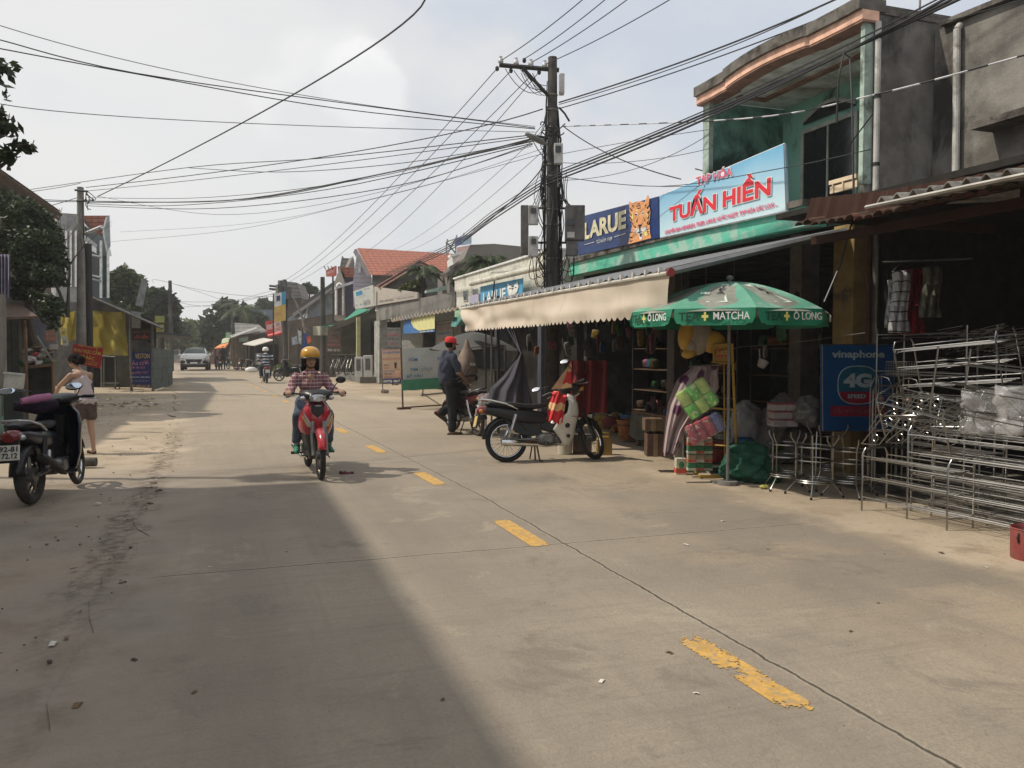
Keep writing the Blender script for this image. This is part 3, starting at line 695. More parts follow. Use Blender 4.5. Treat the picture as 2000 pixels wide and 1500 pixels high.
def tangle(name,side,n,z0,z1,spread,r=.009):
 g=MB()
 for i in range(n):
  za,zb=sorted((rnd.uniform(z0,z1),rnd.uniform(z0,z1)))
  if zb-za<.8:za=max(z0,zb-1.4)
  k=12;pts=[];ph=rnd.random()*9;o_=rnd.uniform(0,spread)
  for j in range(k+1):
   t_=j/k;zz=za+(zb-za)*t_;rr=.15-.065*zz/7.1
   w=rr+.015+o_*math.sin(pi*t_)*abs(noise.noise(V((ph,t_*3,0))))*2.2
   a=side+.9*noise.noise(V((ph,t_*1.5,5)))
   pts.append((base.x+w*math.cos(a),base.y+w*math.sin(a),zz))
  g.tube(pts,rnd.choice((r,r*.7,r*1.4)),5)
 return g.build(name,blackp,mp_,world=True)
tangle('cable_tangle',pi-YAW,26,2.5,6.6,.22);tangle('cable_tangle',-YAW,20,2.4,6.2,.16);tangle('cable_tangle',-pi/2-YAW,14,2.6,5.6,.05)
g=MB()
for i in range(15):
 u=rnd.choice((1048,1040,1052,1112,1108,1120));v=rnd.uniform(490,505);e=P16(1078+rnd.choice((-10,10)),rnd.uniform(500,555),-.05)
 A=P16(u,v,-.1);m_=(A+e)/2;m_.z-=rnd.uniform(.1,.45);m_.x+=rnd.uniform(-.2,.2);g.tube(wire_pts(A,e,m_,n=10),.008,5)
g.tube([P16(1092,210),P16(1103,222),P16(1112,237)],.02,5)
for i in range(10):
 A=P16(rnd.uniform(1045,1095),rnd.uniform(240,262),-.12);B=P16(rnd.uniform(1055,1105),rnd.uniform(240,275),-.12);m_=(A+B)/2+V((rnd.uniform(-.1,.1),0,rnd.uniform(-.15,.15)));g.tube(wire_pts(A,B,m_,n=8),.012,5)
for i in range(8):
 A=P16(rnd.uniform(980,1040),rnd.uniform(132,145),-.02);B=P16(rnd.uniform(1060,1072),rnd.uniform(165,200),-.1);m_=(A+B)/2-V((0,0,rnd.uniform(.05,.3)));g.tube(wire_pts(A,B,m_,n=8),.007,4)
for i in range(6):
 A=P16(rnd.uniform(1095,1110),rnd.uniform(330,350),-.1);B=P16(rnd.uniform(1108,1122),404,-.1);g.tube(wire_pts(A,B,(A+B)/2-V((.06,0,.1)),n=8),.008,4)
for u in(1050,1040,1046):g.tube(wire_pts(P16(1062,340,-.1),P16(u,402,-.1),sag=.05,n=6),.007,4)
g.build('cable_loop',blackp,mp_,world=True)
g=MB()
for v in(186,215,250,322,345,410,440,505):p=P16(1078,v);g.ring((base.x,base.y,p.z),.155-.065*p.z/7.1,.014,'Z',14,4)
g.build('steel_strap',steeld,mp_,world=True)
wirem=mat('cable_black',(.025,.025,.028),r=.6)
wireg=mat('cable_grey',(.10,.10,.11),r=.6)
CN=[0]
def cable(label,pts,r=.011,mt=wirem,ext=0,ext2=0,group=None,n=18,twist=0):
 P=[pD(*p)if not isinstance(p,V)else p for p in pts]
 if len(P)==2:w=wire_pts(P[0],P[1],sag=(P[0]-P[1]).length*.012,n=n)
 elif len(P)==3:w=wire_pts(P[0],P[2],P[1],n=n)
 else:
  w=[]
  for i in range(len(P)-1):
   p0=P[max(0,i-1)];p1=P[i];p2=P[i+1];p3=P[min(len(P)-1,i+2)]
   for j in range(6 if i<len(P)-2 else 7):
    t=j/6;w.append(.5*((2*p1)+(p2-p0)*t+(2*p0-5*p1+4*p2-p3)*t*t+(3*p1-p0-3*p2+p3)*t**3))
 if ext:w=[w[0]+(w[0]-w[2]).normalized()*ext]+w
 if ext2:w=w+[w[-1]+(w[-1]-w[-3]).normalized()*ext2]
 c=w[0];t=MB();t.tube([p-c for p in w],r,5)
 o=t.build('overhead_cable',mt);o.location=c;tag(o,label,'cable',group);return o
GA,GB,GC,GD='bare power lines on the crossarm','cables from the left to the main pole','cable bundle between the two poles','thick cable bundle past the balcony'
LA='thin straight power line climbing from the distant pole to the crossarm of the main pole'
for a,b_,dA in(((970,135,16),(556,548,48),0),((998,138,16),(566,550,48),0),((1035,150,16),(586,548,48),0),((1062,130,16),(716,492,42),0)):cable(LA,[a,b_],.0085,group=GA)
LA2='thin power line leaving the crossarm upward over the right side of the road'
for a,m_ in(((979,118,16),(1137,0,13.2)),((1024,115,16),(1181,0,13.2)),((1038,122,16),(1224,0,13.2)),((1066,125,16),(1307,0,12.8))):cable(LA2,[a,m_],.0085,ext2=14,group=GA)
LB='thin cable slanting down behind the main pole towards the red tiled roof'
for a,b_ in(((1060,255,16),(762,490,42)),((1066,290,16),(795,490,40)),((1066,335,16),(835,492,40))):cable(LB,[a,b_],.006,wireg,group='thin cables behind the main pole')
LC='long sagging cable from the left edge of the view to the main pole'
for q in([(0,50,11),(510,172,13.6),(1045,247,16)],[(0,78,11),(265,143,12),(700,205,14.5),(1045,250,16)],[(0,95,11),(275,146,12),(660,212,14.4),(1045,252,16)],[(0,203,11),(420,238,13),(1045,258,16)]):
 cable(LC,q,.006 if q[0][1]in(50,203)else .0085,wireg if q[0][1]in(50,203)else wirem,ext=6,group=GB)
cable('thick black cable running diagonally across the sky from upper centre to the left pole',[(830,0,12.8),(560,192,17),(190,384,27.4)],.015,ext=12)
cable('thick cable curving from the left pole up to the main pole above the street lamp',[(168,366,27.4),(640,305,20),(1060,213,16)],.012)
LD='cable of the drooping bundle strung between the left pole and the street lamp pole'
for q,r in(([(60,370,28),(370,327,24),(640,308,20),(1035,264,16)],.011),([(170,373,27.4),(500,338,22),(1035,268,16)],.009),([(170,393,27.4),(440,392,23),(720,345,19),(1040,272,16)],.016),([(170,396,27.4),(480,389,22.5),(760,337,18.5),(1040,276,16)],.013),([(170,402,27.4),(420,407,23),(760,366,18.8),(1040,282,16)],.010),([(172,386,27.4),(400,386,23.5),(700,352,19),(1040,270,16)],.008),([(370,328,24),(550,336,21),(790,318,18),(1040,275,16)],.009),([(190,383,27.4),(420,419,23),(700,385,19),(1040,285,16)],.006),([(170,398,27.4),(350,401,24),(640,370,20),(1040,280,16)],.010),([(235,453,34),(500,435,27),(800,370,20),(1062,290,16)],.005),([(215,472,34),(450,450,28),(700,396,21),(1062,300,16)],.006)):
 cable(LD,q,r,wireg if r<.007 else wirem,group=GC)
LE='thick black bundled cable from the upper right corner past the balcony to the main pole'
LE2='thick black bundled cable dropping from the main pole toward the white shop roof'
for k,(dv,r)in enumerate(((0,.016),(5,.014),(11,.016),(-6,.009))):
 cable(LE,[(1870-k*14,0,8.1),(1390,216+dv,11.2),(1075,345+dv,15.8)],r,ext=8,group=GD)
 cable(LE2,[(1075,345+dv,15.8),(960,420+dv,19),(868,486+dv*.7,24),(752,536+dv*.5,34)],r*.9,group='thick bundle left of the main pole')
cable('black cable crossing steeply down and left just below the lamp pole bundle',[(1062,322,15.9),(1000,392,18),(905,470,23)],.012)
LF='cable from the top right of the view to the upper main pole'
cable(LF,[(1629,0,11.2),(1350,114,13.4),(1092,200,16)],.014,ext=10,group='upper right cables');cable(LF,[(1600,14,11.4),(1340,124,13.4),(1092,204,16)],.008,ext=10,group='upper right cables')
cable(LF,[(1691,0,11),(1350,130,13.4),(1092,212,16)],.010,ext=10,group='upper right cables')
cable('pale twisted cable crossing in front of the peach cornice house to the right edge',[(1100,247,16),(1450,232,11.2),(1700,187,9),(2000,108,7.4)],.010,mat('twisted_silver_cable',(.55,.55,.55),fn=stripes(1,.55,.45,(.03,.03,.03),.3),r=.5),ext2=5)
cable('thin cable dropping from the main pole to the top edge of the sky blue sign',[(1102,248,16),(1200,306,15.2),pX(1330,350,7.25)],.010)
LG='thin service cable reaching from the main pole to the balcony corner of the green house'
for v0,vm,v1 in((300,275,253),(318,315,290),(352,330,262),(345,362,362)):cable(LG,[(1100,v0,16),(1240,vm,14.6),pX(1386,v1,7.28)],.006,wireg,group='service cables to the balcony')
cable('thin cable sweeping across the sky blue sign from the main pole to the canopy',[(1100,346,15.6),(1290,364,12.9),(1530,328,10.7),(1700,292,9)],.006)
cable('thin dark line high above the grey cement house',[(1820,50,9),(1920,22,8.6),(2010,-4,8.2)],.005,ext2=5)
LH='cable leaving the left pole towards the left edge of the view'
for a,b_ in(((-20,430,24),(157,384,27.5)),((-20,380,24),(157,392,27.5)),((-20,384,24),(157,394,27.5)),((45,376,28),(157,358,27.6))):cable(LH,[a,b_],.011,ext=5,group='cables left of the left pole')
LI='distant thin cable crossing the road between the far poles'
for q in([(334,553,58),(440,574,54),(548,578,49)],[(334,600,58),(450,592,54),(548,568,49)],[(338,588,58),(440,588,54),(548,571,49)],[(336,586,58),(400,598,62),(450,592,75)],[(300,552,60),(334,553,58),(450,592,75)],[(450,592,75),(500,576,60),(548,565,49)]):cable(LI,q,.012,wireg,group='distant cables')
t=T('utility_pole','pale grey concrete pole on the left holding the cable bundle above the red notice','pole',tuple(gp(160,772)))
p=gp(160,772);zt=pD(157,366,27.4).z
g=MB();g.cyl(p,(pD(157,366,27.4).x,pD(157,366,27.4).y,zt),.16,.10,14);g.build('pole_shaft',polel,t,world=True,smooth=True)
g=MB();g.tube([pD(146,371,27.2),pD(172,374,27.2)],.035,4);g.tube([pD(150,392,27.2),pD(170,392,27.2)],.04,4)
for i in range(7):A=pD(168,372+i*2,27.2);B=pD(172+rnd.uniform(-2,6),392+rnd.uniform(-6,20),27.2);g.tube(wire_pts(A,B,(A+B)/2+V((rnd.uniform(-.1,.25),0,-.1)),n=6),.012,4)
for i in range(3):g.tube([pD(161,395,27.2),pD(164+i,500,27.3),pD(163+i*2,640,27.3)],.010,4)
g.build('cable_bracket',iron,t,world=True)
g=MB();g.tube([pD(163,458,27.3),pD(172,455,27)],.03,6);g.build('lamp_arm',iron,t,world=True)
g=MB();A,B=pD(169,455,27),pD(199,443,26);g.tube([A,B],.055,6);g.build('lamp_tube',mat('pale_lamp_tube',(.8,.8,.8),r=.3),t,world=True)
t=T('timber_post','short dark timber post standing right against the pale left pole','pole',tuple(gp(174,770)))
p=gp(175,770);q=pD(172,476,27.6);g=MB();g.cyl(p,q,.14,.11,10);g.build('post_shaft',mat('blackened_timber',(.045,.04,.035),var=.3,sc=3,zs=.3,r=.95),t,world=True,smooth=True)
def farpole(label,u,vt,D,r=.12,arm=None,extra=None):
 q=pD(u,vt,D);t=T('utility_pole',label,'pole',(q.x,q.y,0));g=MB();g.cyl((q.x,q.y,0),q,r,r*.7,8);g.build('pole_shaft',polem,t,world=True)
 if arm:
  for a in arm:g=MB();g.tube([pD(a[0],a[1],D),pD(a[2],a[3],D)],.06,4);g.build('crossarm',iron,t,world=True)
 if extra:
  g=MB()
  for i in range(extra):
   A=pD(u+rnd.uniform(-9,5),vt+rnd.uniform(4,45),D-.1);B=pD(u+rnd.uniform(-5,7),vt+rnd.uniform(10,70),D-.1);g.tube(wire_pts(A,B,(A+B)/2-V((0,0,.3)),n=5),.02,3)
  g.build('cable_tangle',blackp,t,world=True)
 return t
farpole('dark pole with wires standing in front of the trees on the left side',332,548,57,.16,[(332,578,345,572),(330,585,344,580)],8)
t=farpole('dark pole with crossarm and transformer tangle beside the yellow banner in the distance',556,546,48,.16,[(526,558,560,562),(526,564,545,566)],22)
g=MB();
for(u0,v0,u1,v1)in((540,556,552,580),(557,560,566,584),(545,548,556,560)):A=pD(u0,v0,47.6);B=pD(u1,v1,47.6);g.box((A+B)/2,(.35,.3,abs(A.z-B.z)),(0,0,.4))
g.build('meter_cabinet',boxg,t,world=True)
farpole('plain dark concrete pole in front of the purple tiled house',630,541,46,.17,None,4)
farpole('small distant pole with crossarm amid the trees left of the palm',453,584,76,.16,[(431,586,457,587)],5)
# -- vegetation helpers
lf_dark=leafmat('dark_foliage',(.010,.018,.007),(.042,.065,.022))
lf_mid=leafmat('mid_foliage',(.025,.042,.014),(.085,.115,.038))
lf_lite=leafmat('light_foliage',(.045,.07,.02),(.14,.17,.05),(.25,.22,.06))
lf_palm=leafmat('palm_foliage',(.03,.05,.02),(.10,.13,.05))
bark=mat('grey_bark',(.07,.055,.042),var=.35,sc=7,zs=.4,r=.95,bump=.4)
def crown(g,blobs,n,ls,rn,flat_=.5):
 tot=sum(b[3]*b[4]*b[5]for b in blobs)
 for b in blobs:
  k=int(n*b[3]*b[4]*b[5]/tot)
  for i in range(k):
   d=V((rn.gauss(0,1),rn.gauss(0,1),rn.gauss(0,1))).normalized();q=rn.random()**.45*(1+.28*noise.noise(d*2.2+V(b[:3])))
   p=V((b[0]+d.x*b[3]*q,b[1]+d.y*b[4]*q,b[2]+d.z*b[5]*q))
   if noise.noise(p*1.0/max(.6,ls*5))<-.22:continue
   s=ls*rn.uniform(.6,1.4);a=V((rn.gauss(0,1),rn.gauss(0,1),rn.gauss(0,.6))).normalized();c=a.cross(V((rn.gauss(0,1),rn.gauss(0,1),rn.gauss(0,1)))).normalized()
   g.add([p-a*s,p+c*s*.45,p+a*s,p-c*s*.45],[(0,1,2,3)])
def tree(name,label,base,blobs,n,ls,leaf,trunk_r=.14,seed=1,cat='tree',top=None,group=None):
 rn=random.Random(seed);base=V(base);t=T(name,label,cat,tuple(base),group=group)
 cx=sum(b[0]for b in blobs)/len(blobs);cy=sum(b[1]for b in blobs)/len(blobs);cz=sum(b[2]for b in blobs)/len(blobs)
 g=MB();m_=V((cx,cy,cz));mid=base.lerp(m_,.5)+V((rn.uniform(-.2,.2),rn.uniform(-.2,.2),0))
 g.tube([base,mid,m_],[trunk_r,trunk_r*.8,trunk_r*.5],8);o=g.build('trunk',bark,t,world=True,smooth=True)
 g=MB()
 for b in blobs:
  c=V(b[:3]);g.tube([mid.lerp(m_,.4),mid.lerp(c,.6)+V((0,0,.1)),c],[trunk_r*.5,trunk_r*.35,trunk_r*.12],6)
  for _ in range(3):e=c+V((rn.uniform(-1,1)*b[3],rn.uniform(-1,1)*b[4],rn.uniform(-.3,.9)*b[5]))*.8;g.tube([c,e],[trunk_r*.2,trunk_r*.05],4)
 g.build('limb',bark,t,world=True)
 g=MB();crown(g,blobs,n,ls,rn);g.build('crown',leaf,t,world=True);return t
def pxblob(u,v,D,ru,rv,dep=None):
 p=pD(u,v,D);k=D/FPX;return(p.x,p.y,p.z,ru*k,(dep or ru*k),rv*k)
def palm(label,u,v,D,rad,H0=0.,nf=17,seed=2,trunk_r=.1):
 rn=random.Random(seed);c=pD(u,v,D);t=T('palm_tree',label,'palm',(c.x,c.y,H0))
 g=MB();g.tube([(c.x,c.y,H0),(c.x+.08,c.y,(H0+c.z)/2),tuple(c)],[trunk_r,trunk_r*.85,trunk_r*.7],10);g.build('trunk',bark,t,world=True,smooth=True)
 for i in range(nf):
  a=i*2.399+rn.uniform(-.2,.2);el=rn.uniform(.15,1.25);ln=rad*rn.uniform(.8,1.1);pts=[]
  for j in range(9):
   s=j/8;e=el-1.5*s*s;pts.append(c+V((math.cos(a)*ln*s*math.cos(el*.6),math.sin(a)*ln*s*math.cos(el*.6),ln*(s*math.sin(el)-.85*s*s))))
  g=MB();g.tube(pts,[.02*(1-.8*j/8)for j in range(9)],4)
  for j in range(1,9):
   for k in range(5):
    s=(j-1+k/5)/8;p=pts[j-1].lerp(pts[j],k/5);d=(pts[j]-pts[j-1]).normalized();sd=d.cross(V((0,0,1))).normalized()
    L_=ln*.33*math.sin(pi*min(.97,s*.9+.12));
    for sg in(-1,1):
     e=p+sd*sg*L_*.8+d*L_*.5-V((0,0,L_*rn.uniform(.15,.6)));w=d*.025
     g.add([p-w,p+w,e],[(0,1,2)])
  g.build('frond',lf_palm,t,world=True)
 return t
# -- right side, farther buildings
def rows(per,col,colper=None,axis=2,cax=0):
 def fn(t,tcn,c):
  s=t.nodes.new('ShaderNodeSeparateXYZ');t.links.new(tcn.outputs['Object'],s.inputs[0])
  f=mth('FRACT',mth('DIVIDE',s.outputs[axis],per,t=t),t=t);c=mixc(mapr(f,.30,.02,t=t),c,col,t)
  if colper:
   f2=mth('FRACT',mth('DIVIDE',s.outputs[cax],colper,t=t),t=t);c=mixc(mapr(f2,.25,.0,0,.6,t=t),c,col,t)
  return c
 return fn
redtile=mat('red_roof_tile',(.27,.09,.055),c2=(.40,.15,.095),sc=6,fn=rows(.19,(.10,.03,.02),.3,2,0),r=.85)
browntile=mat('brown_roof_tile',(.12,.05,.04),c2=(.17,.08,.06),sc=4,fn=rows(.16,(.05,.03,.03)),r=.9)
greytile=mat('grey_roof_tile',(.15,.14,.13),c2=(.22,.21,.19),sc=4,fn=rows(.3,(.06,.055,.05)),r=.9)
cemf=mat('grey_cement',(.17,.165,.15),c2=(.23,.22,.20),sc=1.5,stain=((.08,.078,.07),.9,.58,.12,.7),r=.95)
cream_w=mat('cream_white_wall',(.66,.65,.56),stain=((.40,.39,.33),1.2,.62,.1,.5),r=.9)
lilac=mat('lilac_wall',(.40,.39,.50),var=.08,r=.9);lilacd=mat('deep_lilac_wall',(.15,.15,.22),var=.1,r=.9)
blueg=mat('blue_grey_wall',(.26,.30,.33),c2=(.32,.35,.37),stain=((.12,.13,.14),1.2,.58,.1,.6),r=.9)
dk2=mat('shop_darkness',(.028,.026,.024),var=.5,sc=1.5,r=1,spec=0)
dk3=mat('dusky_brown_wall',(.09,.075,.06),c2=(.14,.115,.09),sc=2,r=.95)
def vplane(A,B):
 A,B=V(A),V(B);n=V((-(B.y-A.y),B.x-A.x,0))
 def f(u,v):
  d,_=ray(u,v);o=V((0,0,EYE));k=n.dot(V((A.x,A.y,0))-o)/n.dot(d);return o+d*k
 return f
def prism_w(parent,name,P,th,mt,**k):
 g=MB();n=len(P);th=V(th);vs=[V(p)for p in P]+[V(p)+th for p in P]
 g.add(vs,[tuple(range(n)),tuple(range(2*n-1,n-1,-1))]+[(i,i+n,(i+1)%n+n,(i+1)%n)for i in range(n)]);return g.build(name,mt,parent,world=True,**k)
def pxp(parent,name,pf,q,th,mt,**k):return prism_w(parent,name,[pf(*p)for p in q],th,mt,**k)
def rect(u0,v0,u1,v1):return[(u0,v0),(u1,v0),(u1,v1),(u0,v1)]
RT=(.08,.03,0)
C_=lambda u,v:pX(u,v,6.95)
t=T('white_shop','low cream white shop building with two tiny windows and lilac block','building',(6.95,21,0))
yN,yF=17.35,C_(888,560).y
zt=3.72
g=MB();g.bx(6.95,12,yN,yF,2.55,zt);g.build('wall',cream_w,t,world=True)
g=MB();g.bx(6.9,12.02,yN-.02,yF+.03,zt+.001,zt+.05);g.build('roof_edge',white,t,world=True)
for q in(rect(906,568,913,587),rect(924,565,932,577)):
 w_=pxp(t,'window',lambda u,v:pX(u,v,6.94),q,(-.02,0,0),glassd);
 P=[pX(*p,6.93)for p in q];g=MB();g.tube([p for p in P],.025,4,closed=True);g.build('window_frame',frm,w_,world=True)
P=[pX(*p,6.8)for p in rect(919,578,938,608)];g=MB();ys_=sorted((P[0].y,P[1].y));g.bx(6.75,6.95,ys_[0],ys_[1],2.5,P[0].z);g.build('lilac_block',lilac,t,world=True)
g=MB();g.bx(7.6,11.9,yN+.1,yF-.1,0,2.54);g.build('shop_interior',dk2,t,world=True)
for yy in(18.2,21.5,24.9):g=MB();g.bx(6.97,7.25,yy-.12,yy+.12,0,2.54);g.build('column',mat('dark_blue_column',(.05,.052,.07),r=.9),t,world=True)
t=T('awning_roller','long pale rolled awning tube fixed above the second beer banner','awning',tuple(pX(1000,535,6.6)))
g=MB();g.cyl(pX(920,554,6.6),pX(1112,508,6.6),.075,n=12);g.build('roller_tube',mat('pale_roller_canvas',(.55,.54,.46),stain=((.3,.29,.25),2,.6,.1,1),r=.7),t,world=True,smooth=True)
g=MB();g.tube([pX(966,546,6.62),pX(962,590,6.62)],.02,5);g.build('bracket',iron,t,world=True)
BN=lambda u,v:pX(u,v,6.72)
bluebn=mat('blue_banner',(.05,.26,.46),c2=(.09,.36,.58),sc=2,r=.6)
t,P=signboard('beer_banner','faded light blue LARUE banner with white tiger head over the white shop','banner',BN,[(938,560),(1021,543),(1020,600),(939,604)],bluebn,th=(.015,0,0))
BN2=lambda u,v:pX(u,v,6.71)
tx('LARUE',BN2,(944,594),(988,584),(944,573),wl,t,bold=.02)
flat(t,'tiger_head',[[(992,553),(997,558),(1005,556),(1011,549),(1013,560),(1010,570),(1003,578),(994,578),(991,566)]],white,.005,pf=BN2)
flat(t,'tiger_markings',[[(999,558),(1005,557),(1004,560),(1000,561)],[(995,563),(998,562),(998,564),(995,565)],[(1006,561),(1009,560),(1009,562),(1006,563)],[(999,563),(1004,562),(1003,565),(1000,566)]],blk,.008,pf=BN2)
t=T('small_awning','small rounded green striped window awning beyond the beige canvas end','awning',tuple(pD(897,610,20)))
g=MB();g.grid(lambda u,v:pD(888+u*20,604+3*(1-u)+v*15,20.5-.6*math.sin(v*pi/2)),20,6);g.build('fabric',mat('green_white_stripe',(.12,.25,.12),fn=stripes(1,.16,.4,(.35,.42,.33)),r=.8),t,world=True)
t=T('teal_tarp','faded teal tarpaulin flap hanging beyond the end of the beige awning','tarpaulin',tuple(pD(893,630,19.2)))
g=MB();g.grid(lambda u,v:pD(880+u*40+(1-u)*(6*(1-v)),619+u*-3+v*(18+3*u)+1.5*math.sin(u*9),19+.15*math.sin(u*7+v*3)),10,5);g.build('fabric',mat('teal_cloth',(.08,.22,.19),var=.2,r=.9),t,world=True)
A0,B0=(6.9,25.7),(6.33,36.6)
D_=vplane(A0,B0)
t=T('grey_shop','grey cement fronted shop with long plain parapet and narrow canopy edge','building',(6.6,31,0))
rd=(5.2,.3,0)
pxp(t,'parapet',D_,[(735,599),(889,569),(889,604),(735,627)],(.3,.03,0),cemf)
pxp(t,'column',D_,[(731,627),(741,626),(741,748),(731,748)],(.35,.03,0),mat('pale_column',(.36,.36,.33),stain=((.2,.2,.18),2,.6,.1,1),r=.9))
D2=vplane((7.6,25.7),(7.0,36.6))
pxp(t,'wall',D2,[(744,620),(905,600),(905,752),(744,744)],(4,.2,0),mat('pale_dim_wall',(.20,.20,.18),var=.15,r=.95))
pxp(t,'door_opening',vplane((7.55,25.7),(6.95,36.6)),[(745,630),(780,626),(780,742),(745,744)],(.03,0,0),dk2);pxp(t,'door_opening',vplane((7.55,25.7),(6.95,36.6)),[(826,648),(850,646),(850,745),(826,745)],(.03,0,0),dk2)
pxp(t,'side_wall',vplane(B0,(11,38)),[(736,599),(741,599),(741,746),(736,746)],(0,-.1,0),cemf)
D3=vplane((5.9,25.7),(5.3,36.6))
g=MB();a,b_,c,d=D3(764,627),D3(892,603),D_(892,600),D_(764,622);g.grid(lambda u,v:a.lerp(b_,u).lerp(d.lerp(c,u),v)+V((0,0,.03*math.sin(u*120))),140,1)
o=g.build('canopy_sheet',mat('rusty_canopy',(.20,.16,.12),c2=(.30,.26,.2),sc=3,r=.9),t,world=True);md=o.modifiers.new('s','SOLIDIFY');md.thickness=.04
DS=vplane((6.85,25.7),(6.22,36.6))
t,P=signboard('fascia_sign','beige shop fascia sign with small dark lettering above the grey parapet','sign',DS,[(731,559),(770,565),(825,574),(825,583),(731,598)],mat('beige_sign_face',(.42,.38,.33),var=.08,r=.6))if 0 else(T('fascia_sign','beige shop fascia sign with small dark lettering above the grey parapet','sign',tuple(DS(731,598))),None)
pxp(t,'panel',DS,[(731,560),(815,571),(815,583),(731,597)],(.06,0,0),mat('beige_sign_face',(.40,.36,.31),var=.08,r=.6))
dkl=mat('dark_lettering',(.03,.03,.04),r=.6);bll=mat('blue_lettering',(.03,.15,.45),r=.6);pkl=mat('faded_red_lettering',(.55,.18,.18),r=.6)
DS2=vplane((6.83,25.7),(6.2,36.6))
tx('CAFE - GIẢI KHÁT',DS2,(741,590),(768,587),(741,586),dkl,t);tx('ĐIỆN THOẠI DI ĐỘNG',DS2,(776,585),(808,580),(776,582),dkl,t)
LS=lambda u,v:pD(u,v,37.2-(u-691)*.012)
t=T('corner_sign','white and blue sign box above the green tarp corner shop','sign',tuple(LS(711,600)))
pxp(t,'panel',LS,[(690,569),(729,556),(731,597),(694,604)],(.05,.3,0),mat('cream_sign_face',(.62,.64,.58),var=.06,r=.5))
L2=lambda u,v:pD(u,v,37.0-(u-691)*.012)
pxp(t,'blue_patch',L2,[(695,571),(707,567),(708,575),(696,579)],(0,.03,0),bluebn)
text('PHƯỚC THÀNH',frame(L2(710,567),L2(724,563)-L2(710,567),(0,0,1)),.34,.07,dkl,t,world=True)
for i in range(4):text('NHẬN SỬA',frame(L2(695+i*8,599-i*1.5),L2(701+i*8,597.5-i*1.5)-L2(695+i*8,599-i*1.5),(0,0,1)),.14,.10,(pkl,bll,dkl,pkl)[i],t,world=True)
pf=vplane((6.1,24),(5.6,34))
t=T('canopy_banner','yellow and blue banner hung under the canopy of the grey shop','banner',tuple(pf(820,650)))
pxp(t,'panel',pf,[(788,621),(850,611),(849,648),(788,652)],(.02,0,0),mat('banner_blue',(.05,.17,.42),var=.1,r=.6))
pf2=vplane((6.07,24),(5.57,34))
pxp(t,'yellow_field',pf2,[(804,620),(849,612),(849,642),(818,646),(808,640),(803,630)],(.004,0,0),mat('banner_yellow',(.62,.62,.26),c2=(.72,.70,.35),r=.6));tx('BẢO HÀNH - SỬA CHỮA',pf2,(820,650),(846,647),(820,646),wl,t)
def board(name,label,pf,q,mt,lines,frame_m=None,legs=None,cat='sign',th=(.02,.02,0),off_=V((-.02,-.03,0))):
 P=[pf(*p)for p in q];t=T(name,label,cat,tuple((P[2]+P[3])/2));prism_w(t,'panel',P,th,mt)
 if frame_m:g=MB();g.tube(P,.018,4,closed=True);g.build('panel_frame',frame_m,t,world=True)
 for(s,a,b_,c,d,m_)in lines:
  lo=P[3].lerp(P[2],a).lerp(P[0].lerp(P[1],a),c);hi=P[3].lerp(P[2],a).lerp(P[0].lerp(P[1],a),d);rr=P[3].lerp(P[2],b_).lerp(P[0].lerp(P[1],b_),c)
  text(s,frame(lo+off_,rr-lo,(0,0,1)),(rr-lo).length,(hi-lo).length,m_,t,world=True,bold=.02)
 if legs:
  for l in legs:g=MB();g.tube([V(x)for x in l],.018,6);g.build('leg',steeld,t,world=True)
 return t
pinkm=mat('pink_yellow_board',(.66,.40,.33),c2=(.70,.58,.34),sc=1.2,r=.6)
menu=mat('grey_menu_board',(.36,.35,.32),var=.1,r=.7)
f1=lambda u,v:pD(u,v,27.3)
board('menu_board','tall grey menu board with faded red and dark lines behind the pink board',lambda u,v:pD(u,v,29),[(755,640),(783,640),(784,684),(756,684)],menu,[('DỊCH VỤ SỬA',.1,.9,.86,.94,dkl),('XE MÁY',.1,.9,.62,.80,pkl),('Thay nhớt - Vá xe',.1,.9,.45,.55,dkl),('Rửa xe',.2,.8,.25,.38,pkl),('PHỤ TÙNG',.1,.9,.05,.16,dkl)],steeld)
board('menu_board','grey and pink price board half hidden behind the man in the red cap',lambda u,v:pD(u,v,26),[(851,630),(884,625),(886,680),(852,680)],menu,[('DỊCH VỤ CƯỚI',.08,.95,.86,.93,dkl),('ÁO CƯỚI',.1,.9,.68,.8,pkl),('Chụp ảnh',.1,.9,.5,.6,bll),('TRANG ĐIỂM',.1,.9,.3,.42,pkl),('CHO THUÊ',.1,.9,.1,.2,bll)],steeld)
t=board('pink_board','pink sidewalk board listing snacks with a dark blue phone strip at its foot',f1,[(744,683),(786,681),(787,748),(747,749)],pinkm,[('CƠ SỞ ĐƯỜNG',.12,.95,.87,.95,bll),('BƯỞI ĐẶC SẢN TÂY',.08,.96,.68,.76,pkl),('RAU CỦ',.12,.35,.52,.58,dkl),('TRÁI CÂY',.12,.4,.43,.48,pkl),('NHẬN ĐẶT BÁNH',.12,.6,.34,.39,bll),('THỊT KHO',.12,.5,.25,.3,dkl),('ĐẶC SẢN',.12,.5,.16,.21,pkl)],steeld,legs=[(f1(747,749),f1(748,768)),(f1(786,748),f1(786,762))])
pxp(t,'phone_strip',lambda u,v:pD(u,v,27.2),[(748,740),(786,739),(786,748),(748,749)],(0,.02,0),boardb);text('0976 067',frame(pD(749,747.5,27.1),pD(784,746.5,27.1)-pD(749,747.5,27.1),(0,0,1)),.55,.09,wl,t,world=True,bold=.03)
pxp(t,'drink_picture',lambda u,v:pD(u,v,27.2),[(770,708),(775,708),(774,719),(771,719)],(0,.01,0),dkl);pxp(t,'fruit_picture',lambda u,v:pD(u,v,27.2),[(772,728),(776,722),(781,724),(782,736),(774,738),(770,733)],(0,.01,0),mat('peach_patch',(.72,.42,.3),r=.6))
